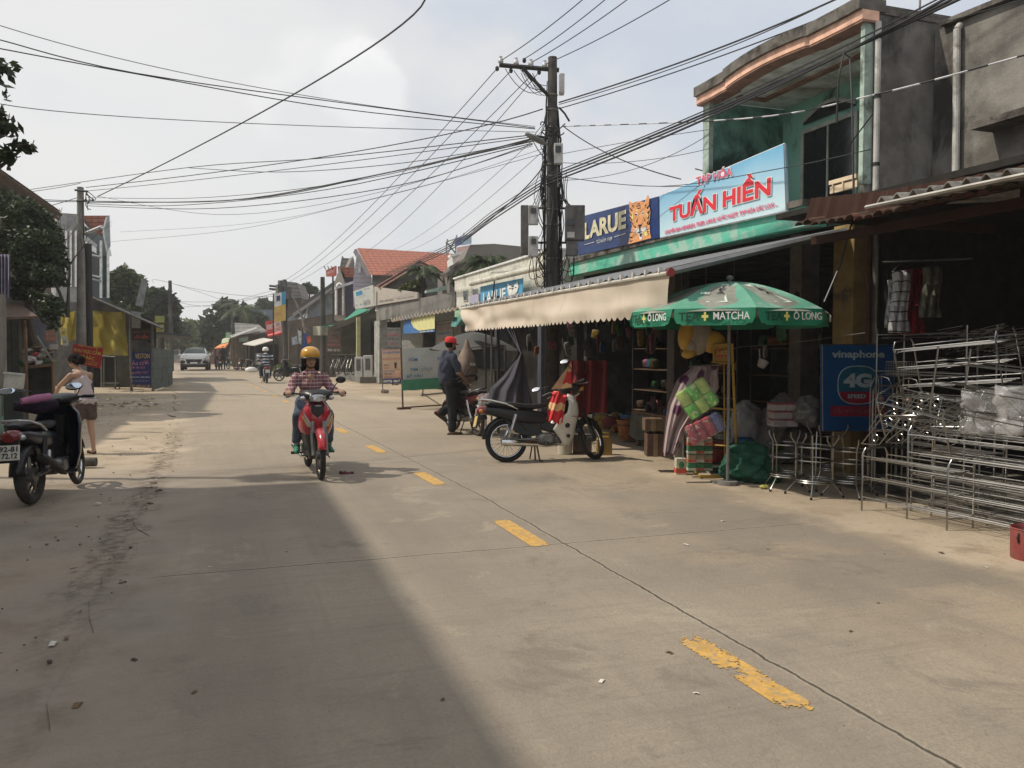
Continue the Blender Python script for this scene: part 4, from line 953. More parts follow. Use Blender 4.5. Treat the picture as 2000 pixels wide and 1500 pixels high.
for lb,u,v,s in(('grey stone weighing down the foot of the pink board',752,768,.16),('dark stone on the ground between the pink board and the white board',772,752,.2),('rough stone under the white board near its green stripe',805,762,.2)):
 g=MB();p=gp(u,v);g.ell((0,0,s*.35),(s,s*.7,s*.5),9,6);
 for q in g.v:q+=V((noise.noise(q*9),noise.noise(q*9+V((5,0,0))),noise.noise(q*9+V((0,5,0)))))*s*.35
 o=g.build('stone',stn);o.location=p;tag(o,lb,'stone')
wf=vplane(gp(787,800),gp(884,793))
wbm=mat('scuffed_white_board',(.50,.52,.50),c2=(.58,.60,.58),sc=2,stain=((.30,.31,.30),5,.68,.06,1),r=.6)
t=board('shop_board','white standing board with green stripe and TÔM lettering behind the man',wf,[(783,681),(898,676),(898,737),(785,745)],wbm,[('TÔM',.11,.26,.60,.71,bll),('TIM',.13,.26,.30,.38,mat('teal_lettering',(.03,.2,.3),r=.6)),('BỒ CÂU',.08,.34,.10,.22,MC['teal_lettering']),('CHẢ',.60,.80,.60,.70,bll)],None,off_=V((-.01,-.05,0)))
pxp(t,'green_stripe',vplane(gp(787,800)+V((0,-.04,0)),gp(884,793)+V((0,-.04,0))),[(785,743),(898,735),(898,757),(785,763)],(.0,.03,0),mat('board_green',(.06,.25,.15),var=.1,r=.6))
rustm=mat('rusty_frame',(.10,.055,.035),var=.3,r=.8)
fr=[wf(783,679),wf(787,799),wf(884,793),wf(898,674)]
g=MB();g.tube([fr[0],fr[1]],.022,6);g.build('leg',rustm,t,world=True);g=MB();g.tube([fr[3],wf(898,792)],.022,6);g.build('leg',rustm,t,world=True)
g=MB();g.tube([wf(787,796),wf(898,789)],.02,6);g.build('cross_bar',rustm,t,world=True);g=MB();p=gp(789,800);g.box(p+V((0,0,.03)),(.35,.1,.06),(0,0,.3));g.build('foot',rustm,t,world=True)
g=MB();
for k in range(5):g.ell(wf(822+k*5,719+(k%2)*3)+V((-.01,-.06,0)),(.05,.02,.03),6,4)
g.build('dove_picture',mat('grey_print',(.33,.36,.38),r=.7),t,world=True)
t=T('metal_stand','low grey steel foot frame on the ground behind the white board','stand',tuple(gp(838,778)))
g=MB();g.tube([wf(823,756)+V((.3,1,0)),gp(825,768),gp(825,774)],.03,5);g.tube([gp(822,772,.05),gp(880,766,.05)],.025,5);g.build('frame',steeld,t,world=True)
t=T('corner_shop','dim corner shop under a bright green tarpaulin with ochre post and concrete step','building',(6.6,41,0))
g=MB();g.bx(7.4,12,37.2,47,0,3.15);g.build('wall',dk2,t,world=True)
g=MB();g.bx(5.6,7.4,36.7,46,0,.28);g.build('step',cemf,t,world=True)
q=lambda u,v:pD(u,v,37.4)
pxp(t,'back_wall',lambda u,v:pD(u,v,44.5),[(636,634),(740,606),(740,742),(636,738)],(.3,.3,0),dk3)
pxp(t,'post',q,[(697,620),(704,618),(704,706),(697,706)],(.0,.25,0),mat('dusty_ochre',(.38,.37,.20),r=.9))
pxp(t,'fascia',lambda u,v:pD(u,v,37.8),[(640,640),(733,600),(733,612),(640,650)],(.0,.2,0),dk3)
g=MB();A,B,C,D=pD(724,604,37.5),pD(700,602,45),pD(611,638,46),pD(652,636,39)
g.grid(lambda u,v:A.lerp(D,u).lerp(B.lerp(C,u),v)-V((0,0,.35*math.sin(pi*u)*(.6+.4*v)+.05*noise.noise(V((u*6,v*6,0))))),16,8)
tag(g.build('green_tarp',mat('green_tarp_cloth',(.03,.24,.15),c2=(.05,.32,.2),r=.7,sub=.2)),'bright green tarpaulin stretched out as an awning over the corner shop','tarpaulin')
g=MB();g.grid(lambda u,v:pD(611+29*u,637+18*v,42+.1*math.sin(u*9)),8,3);tag(g.build('hanging_cloth',mat('cream_cloth',(.42,.40,.32),var=.12,r=.9)),'cream cloth hanging from the front edge of the green tarpaulin','cloth')
board('price_board','faded pinkish price board standing behind the rider under the green tarpaulin',lambda u,v:pD(u,v,40),[(640,640),(666,641),(667,688),(638,687)],mat('dusky_pink_board',(.19,.13,.11),var=.15,r=.8),[('SỬA XE ĐẠP',.1,.9,.88,.94,dkl),('BƠM VÁ',.3,.7,.66,.71,dkl),('THAY RUỘT',.1,.9,.42,.52,pkl),('HÀN XÌ',.1,.9,.25,.36,pkl),('0905 123 771',.1,.9,.03,.12,wl)],None)
cab=mat('white_cabinet',(.55,.56,.54),var=.08,r=.5)
for lb,u0,v0,u1,v1 in(('white upright appliance on the step, the left one of the pair beside the grey column',694,697,709,736),('white upright appliance on the step, nearer the grey column',711,694,728,736)):
 A,B=pD(u0,v0,35.8),pD(u1,v1,35.8);c=(A+B)/2;w_=math.hypot(*(B-A).xy);t=T('appliance',lb,'appliance',(c.x,c.y,B.z));g=MB();g.box(c,(w_,.4,abs(A.z-B.z)),(0,0,-.3));g.build('cabinet',cab,t,world=True,bevel=.02)
 g=MB();g.box(c+V((-.06,-.2,.08)),(w_*.55,.02,.5),(0,0,-.3));g.build('grille',boxg,t,world=True)
def bicycle(label,u,v,D,rz,sc=1.):
 p=pD(u,v,D);t=T('bicycle',label,'bicycle',(p.x,p.y,.28),rz,group='bicycles on the step of the corner shop')
 for x in(-.5,.5):
  g=MB();g.ring((x,0,.32),.30,.018,'Y',20,5);w_=g.build('wheel',blackp,t);g=MB()
  for k in range(10):a=k*pi/5;g.tube([(x,0,.32),(x+.29*math.cos(a),0,.32+.29*math.sin(a))],.003,3)
  g.build('spokes',steel,w_)
 g=MB()
 for a,b_ in(((-.5,.32),(-.1,.3)),((-.5,.32),(-.2,.72)),((-.1,.3),(-.22,.82)),((-.1,.3),(.32,.75)),((-.2,.72),(.3,.82)),((.5,.32),(.28,.95))):g.tube([(a[0],0,a[1]),(b_[0],0,b_[1])],.016,5)
 g.build('bicycle_frame',steeld,t)
 g=MB();g.ell((-.23,0,.86),(.13,.07,.04),8,6);g.build('saddle',blackp,t)
 g=MB();g.tube([(.15,-.27,.98),(.27,-.1,.97),(.27,.1,.97),(.15,.27,.98)],.013,5);g.build('handlebar',steel,t)
 g=MB();g.box((.55,0,.8),(.25,.3,.2));g.build('basket',iron,t)
bicycle('silver bicycle leaning on the step, the leftmost bicycle behind the rider',655,735,39.5,1.0);bicycle('dark bicycle in the middle of the row behind the rider',668,735,39,.9);bicycle('bicycle of the row standing closest to the white appliances',683,735,38.6,1.1)
t=T('lilac_house','narrow lilac house with white framed arch window and small red tiled dormer','building',tuple(pD(670,682,52)))
K=lambda D:(lambda u,v:pD(u,v,D))
pxp(t,'wall',K(52),[(672,543),(700,545),(700,640),(672,640)],(1,4,0),lilacd)
pxp(t,'front_bay',K(51),[(653,552),(663,523),(673,552),(673,625),(653,625)],(.6,3,0),mat('stone_bay',(.42,.38,.33),var=.12,r=.9))
w_=pxp(t,'arch_window',K(50.9),[(657,615),(657,562),(659,556),(663,553),(667,556),(670,562),(670,615)],(0,.05,0),mat('brown_shutter',(.12,.08,.07),var=.2,r=.7))
g=MB();g.tube([pD(u,v,50.8)for u,v in((657,615),(657,562),(659,556),(663,553),(667,556),(670,562),(670,615))],.07,5);g.build('window_frame',white,w_,world=True)
pxp(t,'dormer_roof',K(51.5),[(663,521),(690,523),(700,542),(675,541)],(.4,3,0),redtile)
pxp(t,'cornice',K(50.5),[(655,560),(695,547),(742,557),(742,561),(695,552),(655,565)],(0,.4,0),mat('pale_cornice',(.55,.55,.56),r=.8))
t=T('red_roof_house','large house with long bright red tiled roof and pale lilac gable','building',tuple(pD(760,682,50)))
pxp(t,'gable_wall',K(50),[(690,545),(698,488),(724,536),(727,600),(690,600)],(1,5,0),mat('pale_lilac_boards',(.50,.48,.54),var=.06,fn=stripes(2,.25,.12,(.3,.28,.36)),r=.9))
w_=pxp(t,'gable_window',K(49.9),[(701,532),(701,506),(703,502),(705,506),(705,532)],(0,.05,0),white)
prism_w(t,'roof',[pD(698,486,51),pD(884,497,51),pD(893,540,46.5),pD(724,537,46.5)],(.05,.2,.08),redtile)
prism_w(t,'roof',[pD(697,486,51),pD(724,537,46.5),pD(722,540,46.5),pD(694,492,51)],(-.1,.2,0),mat('dark_verge',(.10,.09,.09),r=.9))
pxp(t,'wall',K(47.2),[(727,536),(888,540),(888,600),(727,600)],(.5,3,0),cemf)
pxp(t,'gable_wall',K(52),[(690,500),(672,540),(690,545)],(0,2,0),cemf)
t=T('tower_roof_house','dark grey steep roof peak rising left of the red tiled roof','building',tuple(pD(678,682,56)))
pxp(t,'roof',K(56),[(664,520),(668,499),(672,504),(691,505),(691,524)],(.5,3,0),greytile);pxp(t,'wall',K(56.2),[(660,520),(690,524),(690,640),(660,640)],(.5,3,0),cemf)
t=T('rooftop_sign','tilted red billboard on a pole above the lilac house roofs','sign',tuple(pD(650,682,54)))
pxp(t,'panel',K(54),[(636,528),(655,519),(655,537),(650,540),(637,540)],(.1,.1,0),mat('faded_red_board',(.60,.18,.14),var=.15,r=.6));g=MB();g.tube([pD(650,536,54.1),pD(651,640,54.1)],.06,5);g.build('pole',iron,t,world=True)
g=MB()
for u in(636,643,650):g.tube([pD(u,526,53.9),pD(u-3,520,53.4)],.03,4)
g.build('lamp_arm',iron,t,world=True)
text('KARAOKE',frame(pD(638,536,53.9),pD(654,530,53.9)-pD(638,536,53.9),(0,0,1)),.5,.16,wl,t,world=True)
t=T('brown_gable_house','low house with grey gable wall and dark red brown roof before the red tiled one','building',tuple(pD(815,682,36)))
pxp(t,'gable_wall',K(36),[(735,570),(818,519),(888,552),(888,590),(735,598)],(.5,2,0),cemf)
prism_w(t,'roof',[pD(740,562,35.5),pD(820,513,35.5),pD(815,520,39),pD(728,566,39)],(0,0,.1),browntile);prism_w(t,'roof',[pD(820,513,35.5),pD(892,549,35.5),pD(890,552,39),pD(815,519,39)],(0,0,.1),browntile)
g=MB();g.tube([pD(742,564,35.4),pD(820,516,35.4),pD(892,551,35.4)],.05,4);g.build('verge_board',mat('reddish_verge',(.25,.15,.12),r=.9),t,world=True)
t=T('mint_wall','short mint green roof wall between the palms','wall',tuple(pD(855,682,31)));pxp(t,'panel',K(31),[(833,567),(880,556),(880,565),(833,572)],(.0,.3,0),mat('mint_wall_paint',(.42,.55,.46),r=.9))
t=T('grey_block_house','big plain brown grey building rising behind the second palm','building',tuple(pD(980,682,30)))
pxp(t,'wall',K(30),[(878,520),(905,508),(918,478),(965,476),(1026,482),(1062,488),(1062,600),(878,600)],(.8,5,0),mat('taupe_wall',(.17,.155,.14),c2=(.21,.19,.17),sc=1,r=.95))
pxp(t,'roof_edge',K(29.9),[(874,532),(906,506),(930,510),(930,516),(906,513),(876,540)],(0,1,0),concd)
t=T('white_flat_house','white flat roofed upper storey behind the red roof end','building',tuple(pD(905,682,40)))
pxp(t,'wall',K(40),[(884,498),(930,486),(930,530),(888,530)],(.5,3,0),mat('bright_white_wall',(.7,.7,.68),var=.05,r=.9));pxp(t,'roof_edge',K(39.8),[(880,497),(932,483),(932,488),(880,502)],(0,.5,0),white)
t=T('roof_billboard','steel framed rooftop billboard with blue and pink panels above the palm','billboard',tuple(pD(893,500,41)))
pxp(t,'blue_panel',K(41),[(891,465),(902,462),(902,478),(891,481)],(0,.1,0),mat('bill_blue',(.16,.2,.42),var=.1,r=.6));pxp(t,'pink_panel',K(41),[(893,483),(922,478),(922,486),(893,494)],(0,.1,0),mat('bill_pink',(.5,.33,.3),var=.1,r=.6));pxp(t,'pale_panel',K(41),[(903,461),(921,458),(921,476),(903,479)],(0,.1,0),mat('bill_pale',(.3,.42,.5),var=.15,r=.6))
g=MB()
for a,b_ in(((872,472),(872,500)),((890,464),(890,496)),((872,472),(922,457)),((873,474),(889,494)),((889,468),(873,498)),((874,467),(874,473)),((892,459),(892,466)),((906,455),(906,462))):g.tube([pD(*a,41.1),pD(*b_,41.1)],.035,4)
g.build('steel_frame',steeld,t,world=True)
palm('areca palm with drooping fronds in front of the brown gable roof',826,530,32,.98,nf=16,seed=4,trunk_r=.11)
palm('fuller palm rising over the white shop beside the rooftop billboard',950,512,26,1.0,nf=20,seed=8,trunk_r=.08)
tree('shrub','yellow green bush hanging over the grey parapet beside the first palm',tuple(pD(812,600,32.4)),[pxblob(812,560,32.4,24,11),pxblob(832,552,32,16,14),pxblob(790,566,32.4,12,7)],700,.14,lf_lite,.04,5,cat='shrub')
tree('shrub','mid green bush between the grey parapet and the white shop under the palm',tuple(pD(912,590,27)),[pxblob(905,543,27,20,14),pxblob(932,536,27,20,17),pxblob(893,552,27,12,8)],900,.10,lf_mid,.05,6,cat='shrub')
t=T('blue_grey_shed','long shed with sloping dark roof and pale blue grey wall beyond the lilac house','building',tuple(pD(615,682,58)))
pxp(t,'wall',K(58),[(576,612),(656,567),(656,660),(540,660),(540,640)],(2,5,0),blueg)
pxp(t,'roof',K(57.5),[(572,612),(660,552),(662,557),(575,618)],(.3,4,.0),mat('pale_verge',(.30,.29,.27),r=.9));pxp(t,'roof',K(60),[(585,596),(657,546),(658,557),(588,604)],(.5,5,0),mat('dark_roof_sheet',(.075,.075,.078),r=.9))
pxp(t,'door',K(57),[(583,622),(600,610),(600,628),(583,640)],(0,.1,0),white)
pxp(t,'lower_front',K(56),[(545,630),(656,612),(656,735),(545,735)],(.3,2,0),dk3)
t=T('hip_roof_house','distant house with mossy grey hipped roof behind the far pole','building',tuple(pD(565,682,66)))
pxp(t,'roof',K(66),[(547,549),(556,549),(580,552),(590,582),(546,582)],(1,4,0),greytile);pxp(t,'wall',K(66.5),[(548,580),(588,580),(588,650),(548,650)],(1,4,0),dk3)
t=T('banner_sign','tall vertical banner, white and blue above with orange yellow below, on the far pole','banner',tuple(pD(546,682,47)))
pxp(t,'white_part',K(47),[(536,574),(550,571),(550,596),(536,600)],(0,.05,0),white);pxp(t,'orange_part',K(47),[(534,600),(558,594),(558,626),(534,630)],(0,.05,0),mat('orange_yellow_print',(.62,.38,.08),c2=(.65,.5,.2),sc=3,r=.6));pxp(t,'blue_part',K(47),[(550,571),(558,569),(558,594),(550,596)],(0,.05,0),bluebn)
pxp(t,'blue_emblem',K(46.9),[(540,578),(547,577),(547,587),(540,588)],(0,.02,0),boardb);g=MB();g.tube([pD(534,574,47),pD(534,720,47)],.04,5);g.build('pole',iron,t,world=True)
text('GIẢI',frame(pD(537,617,46.9),pD(548,615,46.9)-pD(537,617,46.9),(0,0,1)),.34,.22,pkl,t,world=True)
t=T('shop_sign','tilted red and white shop sign over the distant beige awning','sign',tuple(pD(535,682,49)))
pxp(t,'red_panel',K(49),[(518,628),(534,625),(537,654),(522,657)],(0,.1,0),mat('sign_red',(.62,.08,.07),r=.5));pxp(t,'white_panel',K(49),[(534,625),(548,622),(551,650),(537,653)],(0,.1,0),white)
text('INTERNET',frame(pD(521,645,48.8),pD(533,642,48.8)-pD(521,645,48.8),(0,0,1)),.36,.3,wl,t,world=True,bold=.03);text('24H',frame(pD(538,638,48.8),pD(546,636,48.8)-pD(538,638,48.8),(0,0,1)),.25,.22,pkl,t,world=True,bold=.03);g=MB()
for v in(641,645):g.tube([pD(538,v,48.8),pD(549,v-2,48.8)],.025,4)
g.tube([pD(524,656,48.9),pD(550,650,48.9)],.09,4);g.build('sign_strip',MC['sign_red'],t,world=True)
t=T('beige_awning','small sunlit beige awning over a distant stall beyond the striped rider','awning',tuple(pD(500,682,52)))
prism_w(t,'sheet',[pD(474,673,51),pD(498,676,49),pD(536,665,50),pD(512,661,56)],(0,0,.05),mat('pale_awning',(.55,.52,.45),r=.8));g=MB();g.tube([pD(476,674,51),pD(478,716,51)],.03,5);g.tube([pD(499,676,49),pD(500,720,49)],.03,5);g.build('pole',iron,t,world=True)
t=T('dark_stall_row','row of dark distant stalls with old tiled roof beyond the far pole','building',tuple(pD(500,682,58)))
pxp(t,'wall',K(58),[(452,652),(545,640),(545,722),(452,716)],(2,4,0),dk3);pxp(t,'opening',K(57.8),[(482,676),(512,674),(512,718),(482,716)],(.0,.1,0),dk2);pxp(t,'opening',K(57.8),[(517,674),(543,672),(543,720),(517,718)],(.0,.1,0),dk2)
prism_w(t,'roof',[pD(458,633,62),pD(505,636,62),pD(522,650,56),pD(460,662,56)],(0,0,.1),greytile);prism_w(t,'canopy',[pD(450,657,57),pD(500,640,57),pD(503,643,55),pD(452,661,55)],(0,0,.06),mat('tin_sheet',(.32,.31,.29),r=.6,m=.2))
for u in(455,462,486):g=MB();g.tube([pD(u,655,56),pD(u,716,56)],.06,5);g.build('post',wood,t,world=True)
t=T('orange_awning','small orange awning sheet sticking out over the verge in the distance','awning',tuple(pD(435,682,62)))
prism_w(t,'sheet',[pD(419,681,61),pD(441,679,60),pD(447,671,63),pD(430,674,66)],(0,0,.06),mat('orange_sheet',(.75,.25,.07),r=.7));prism_w(t,'upper_sheet',[pD(434,664,62),pD(450,657,62),pD(446,670,61),pD(432,673,61)],(0,0,.06),mat('pale_green_sheet',(.42,.45,.30),r=.8));g=MB();g.tube([pD(421,681,61),pD(421,715,61)],.04,4);g.build('pole',iron,t,world=True)
t=T('tan_wall_house','distant low house with tan gable wall and brown roof where the road bends','building',tuple(pD(405,682,82)))
pxp(t,'wall',K(82),[(392,670),(408,662),(450,670),(450,712),(394,712)],(1,4,0),mat('olive_tan_wall',(.22,.22,.14),r=.9));pxp(t,'roof',K(81),[(390,668),(404,658),(445,662),(450,672),(412,670),(394,670)],(1,4,0),browntile);pxp(t,'door',K(81.8),[(412,680),(432,680),(432,711),(412,711)],(0,.1,0),mat('faded_red_door',(.2,.10,.08),r=.8))
t=T('blue_roof_hall','distant hall with slate blue metal roof behind the trees','building',tuple(pD(510,682,90)));pxp(t,'roof',K(90),[(484,604),(534,605),(534,640),(480,640)],(1,5,0),mat('slate_blue_sheet',(.10,.14,.18),var=.1,r=.7))
for lb,u0,u1,v0,v1,D,c_ in(('small distant green poster beside the tin canopy',441,452,649,660,58,(.3,.45,.3)),('leaning drink poster at the distant stall front',498,515,690,712,50,(.35,.36,.35)),('teal shop board hanging under the old tiled roof',467,487,656,667,56.5,(.3,.45,.42))):
 t=T('poster',lb,'poster',tuple(pD(u0,v1,D)));pxp(t,'panel',K(D),rect(u0,v0,u1,v1),(0,.06,0),mat('poster_%d'%u0,c_,var=.4,sc=4,r=.6))
t=T('line_laundry','blue and orange clothes hanging in front of the shed by the far poles','clothes',tuple(pD(600,682,47)))
for nm,q,c_ in(('blue_shirt',[(592,650),(600,652),(601,690),(590,690)],(.03,.08,.25)),('orange_cap',[(598,658),(606,656),(608,668),(600,672)],(.75,.15,.06)),('pale_bag',[(570,660),(580,656),(582,672),(571,674)],(.35,.4,.45)),('white_sign',[(583,645),(589,647),(589,673),(583,670)],(.5,.55,.52))):pxp(t,nm,K(46.5),q,(0,.1,0),mat(nm+'_m',c_,var=.3,r=.8))
for i,(u,v0)in enumerate(((566,560),(583,610),(590,640))):
 t=T('stall_post',('pale post of the stall left of the far pole','bamboo post at the middle of the stall by the far pole','thin post below the hanging clothes')[i],'post',tuple(pD(u,735,46.8)));g=MB();g.tube([pD(u,max(v0,640),46.8),pD(u-1,732,46.8)],.07,6);g.build('post_shaft',dk3,t,world=True)
g=MB();rn=random.Random(5)
t=T('bare_branches','bare crooked branches standing in front of the blue grey shed','tree',tuple(pD(595,732,50)));g.tube([pD(596,730,50),pD(596,650,50),pD(590,620,50),pD(578,590,50),pD(568,575,50)],[.1,.08,.06,.04,.02],6);g.tube([pD(592,625,50),pD(599,610,50),pD(602,598,50)],[.05,.04,.02],5);g.tube([pD(596,640,50),pD(608,648,50)],[.05,.02],5);g.build('branch',mat('pale_bark',(.25,.22,.19),r=.9),t,world=True)
tree('shrub','low yellow green weeds growing at the foot of the far poles',tuple(gp(548,738)),[pxblob(548,722,46,14,10),pxblob(560,712,46.4,8,12)],700,.12,lf_lite,.03,9,cat='shrub')
t=T('kerb_block','low concrete kerb with a white marker beside the weeds by the far poles','kerb',tuple(gp(550,740)));A,B=gp(536,736),gp(572,732);g=MB();g.tube([A+V((0,0,.1)),B+V((0,0,.1))],.14,4);g.build('kerb',cemf,t,world=True)
tree('tree','dark round tree crown behind the far stalls under the palm',tuple(pD(440,700,78)),[pxblob(430,625,78,34,26),pxblob(470,620,80,28,24),pxblob(445,600,79,22,16),pxblob(500,628,82,26,18),pxblob(410,660,76,22,26),pxblob(460,655,78,40,26)],4200,.42,lf_dark,.25,11)
tree('tree','small tree crown beyond the slate blue roof',tuple(pD(518,700,98)),[pxblob(518,596,98,17,13),pxblob(508,606,98,12,9),pxblob(528,606,98,10,9)],1200,.35,lf_mid,.2,12)
palm('distant areca palm rising above the dark tree crown',470,604,72,2.3,nf=13,seed=14,trunk_r=.18)
tree('tree','palm like treetop behind the dark roof near the red billboard',tuple(pD(600,680,75)),[pxblob(598,564,75,14,8),pxblob(610,566,75,10,7)],500,.35,lf_dark,.15,15)
# -- left side
wallL=mat('beige_house_wall',(.30,.27,.22),c2=(.36,.33,.28),sc=1.5,stain=((.14,.125,.10),1.3,.6,.12,.6),r=.95)
soff=mat('brown_eave',(.11,.075,.05),var=.3,r=.95)
t=T('corner_house','plain two storey house beside the road at far left casting the long shadow','building',(-3.2,5,0))
EX,EY,EH=-3.15,10.9,5.25
g=MB();g.bx(-9,EX-.3,-8,EY-.3,0,EH-.12);g.build('wall',wallL,t,world=True)
g=MB();g.bx(-9.2,EX,-8.2,EY,EH-.12,EH);g.build('roof_slab',conc,t,world=True)
for y in(-3,2,7):
 g=MB();g.bx(EX-.34,EX-.28,y,y+1.2,.9,2.2);w_=g.build('window',glassd,t,world=True);g=MB();g.bx(EX-.30,EX-.26,y-.06,y+1.26,.82,.9);g.build('sill',white,w_,world=True)
g=MB();g.bx(EX-.34,EX-.28,4.6,5.6,0,2.1);g.build('door',wood,t,world=True)
t=T('tiled_house','shaded house at the left edge with long tiled verge sloping behind the leafy tree','building',(-5.3,22,0))
X_=lambda u,v:pX(u,v,-5.3)
A=X_(2,345);B=X_(113,417)
g=MB();g.bx(-12,-5.6,15.2,B.y,0,4.6);g.build('wall',wallL,t,world=True)
g=MB();rt=mat('mossy_red_tile',(.16,.055,.035),c2=(.22,.09,.06),sc=3,stain=((.05,.05,.035),2,.5,.12,1),r=.9,bump=.4)
g.grid(lambda u,v:(-5.25-4*v+.0,A.y-1.2+(B.y-A.y+1.6)*u,(A.z+(B.z-A.z)*u)+.10+2.0*v*.5+.03*abs(math.sin(u*150))),300,1);g.build('roof',rt,t,world=True)
g=MB();g.tube([(-5.3,A.y-1.2,A.z+.02),(-5.3,B.y+.4,B.z+.02)],.09,4);g.tube([(-5.35,A.y-1.2,A.z-.12),(-5.35,B.y+.4,B.z-.12)],.06,4);g.build('verge_board',soff,t,world=True)
g=MB();g.grid(lambda u,v:(-5.3-.3*v,A.y-1+(B.y-A.y+1)*u,A.z+(B.z-A.z)*u-.05-.3*v),6,1);g.bx(-5.62,-5.55,A.y-1,B.y,3.0,A.z-.2);g.build('upper_wall',mat('dim_brown_wall',(.13,.11,.09),r=.95),t,world=True)
pp=lambda D:(lambda u,v:pD(u,v,D))
t=T('curtained_window','purple and white striped curtain hanging from the house at the left edge','curtain',tuple(pD(8,576,15)))
g=MB();g.grid(lambda u,v:pD(-14+34*u,497+80*v+(6*math.sin(u*8)if v>.9 else 0),15+.06*math.sin(u*34)),60,6);g.build('curtain',mat('striped_curtain',(.42,.40,.48),fn=stripes(0,.07,.45,(.16,.12,.24),.02),r=.9),t,world=True)
t=T('lower_stall','dim ground floor stall with brown tin canopy and dark doorway behind the woman','building',tuple(pD(60,760,19)))
pxp(t,'lintel',pp(19),[(-30,572),(62,572),(62,600),(-30,600)],(-.3,.4,0),cemf)
prism_w(t,'canopy',[pD(-30,600,18),pD(38,596,18.5),pD(73,622,16.5),pD(-30,626,16)],(0,0,.05),mat('rust_brown_tin',(.10,.065,.045),c2=(.15,.10,.075),sc=3,r=.9))
pxp(t,'wall',pp(19.4),[(-30,600),(62,600),(62,760),(-30,760)],(-.3,.4,0),mat('grey_brown_shutter',(.11,.115,.105),fn=stripes(0,.25,.08,(.05,.05,.05)),r=.9))
pxp(t,'lavender_wall',pp(20),[(60,600),(108,605),(112,700),(60,700)],(-.3,.4,0),mat('lavender_wall_paint',(.30,.31,.38),var=.08,r=.9))
pxp(t,'doorway',pp(18.8),[(44,625),(60,622),(60,700),(44,700)],(0,.1,0),dk2)
g=MB();g.tube([pD(40,626,18.3),pD(42,740,18.3)],.045,6);g.build('post',polel,t,world=True);g=MB();g.tube([pD(46,626,18.2),pD(56,770,18)],.05,6);g.build('post',wood,t,world=True)
t=T('concrete_post','pale green footed concrete post cut by the left edge of the view','post',tuple(pD(-4,790,14)))
g=MB();a=pD(-3,575,14);b_=pD(-3,795,14);g.cyl((b_.x,b_.y,0),a,.13,.11,12);g.build('post_shaft',polel,t,world=True,smooth=True)
g=MB();g.cyl((b_.x,b_.y,0),(b_.x,b_.y,.8),.134,n=12);g.build('painted_foot',mat('pale_teal_paint',(.22,.33,.28),var=.2,r=.9),t,world=True)
t=T('junk_stall','wooden stall heaped with goods and sticks behind the woman','stall',tuple(gp(80,815)))
g=MB();P0=pD(48,716,16.5);P1=pD(104,710,16.5);P2=pD(104,704,18);P3=pD(50,707,18)
prism_w(t,'shelf_top',[P0,P1,P2,P3],(0,0,-.05),wood);pxp(t,'front_cloth',pp(16.6),[(50,716),(104,712),(108,790),(52,792)],(0,.1,0),mat('dark_cloth_stall',(.03,.028,.025),var=.5,sc=4,r=1))
for u in(50,103):g=MB();g.tube([pD(u,640 if u<60 else 690,16.4),(pD(u,700,16.4).x,pD(u,700,16.4).y,0)],.03,5);g.build('leg',wood,t,world=True)
g=MB();g.tube([pD(72,656,16.2),pD(103,706,16.2)],.022,5);g.build('leaning_stick',polel,t,world=True)
rn=random.Random(21)
its=[mat('it_red',(.30,.05,.05),var=.4),mat('it_pale',(.35,.33,.30),var=.3),mat('it_dark',(.05,.05,.045),var=.4),mat('it_brown',(.15,.10,.07),var=.3),mat('it_green',(.05,.12,.05),var=.3)]
labs=['small bundle of goods heaped on the stall behind the woman']
for i in range(26):
 u=rn.uniform(50,104);v=712-rn.uniform(0,34 if i>8 else 12);p=pD(u,v,rn.uniform(16.6,17.6));g=MB();s=rn.uniform(.05,.13);g.ell((0,0,0),(s*1.2,s,s*.7),8,5)
 for q in g.v:q+=V((noise.noise(q*12+p),noise.noise(q*12-p),noise.noise(q*9)))*s*.5
 o=g.build('goods_bundle',its[(0,0,1,2,3,2,4,1,2)[i%9]]);o.location=p;tag(o,labs[0],'goods','goods heaped on the stall')
t=T('cardboard_sign','brown cardboard sign with faint red writing hanging over the stall','sign',tuple(pD(98,670,16)))
pxp(t,'panel',pp(16),[(87,645),(106,643),(110,668),(89,669)],(0,.02,0),mat('cardboard',(.24,.17,.12),var=.15,r=.9));tx('BÁN',pp(15.97),(90,665),(107,664),(90,657),pkl,t);tx('NƯỚC',pp(15.97),(90,655),(105,654),(90,648),pkl,t)
t=T('paper_note','white paper card hanging below the cardboard sign','note',tuple(pD(105,684,16)));pxp(t,'panel',pp(16),[(96,672),(113,671),(113,682),(97,683)],(0,.02,0),mat('dull_paper',(.36,.34,.32),var=.2,r=.9))
t=T('yellow_strip_note','yellow and white paper strip hanging from the tree beside the red notice','note',tuple(pD(125,675,15.8)))
pxp(t,'yellow_part',pp(15.8),[(115,640),(128,640),(131,656),(119,659)],(0,.015,0),mat('note_yellow',(.55,.46,.16),var=.1,r=.9));pxp(t,'white_part',pp(15.8),[(119,659),(131,656),(134,674),(124,676)],(0,.015,0),mat('note_white',(.42,.42,.36),var=.1,r=.9))
tx('XE',pp(15.77),(120,653),(127,652),(120,648),dkl,t);tx('VÁ',pp(15.77),(123,671),(130,670),(123,664),dkl,t)
t=T('white_crate','scuffed white box standing tilted between the concrete post and the stall','box',tuple(pD(28,762,13.5)))
g=MB();c=pD(28,745,13.6);g.box(c,(.27,.25,.22),(0,.12,.1));g.build('box_body',mat('scuffed_white',(.40,.41,.38),stain=((.2,.2,.18),6,.6,.1,1),r=.7),t,world=True,bevel=.01)
g=MB();g.box(c+V((0,0,.125)),(.29,.27,.03),(0,.12,.1));g.build('box_lid',MC['scuffed_white'],t,world=True)
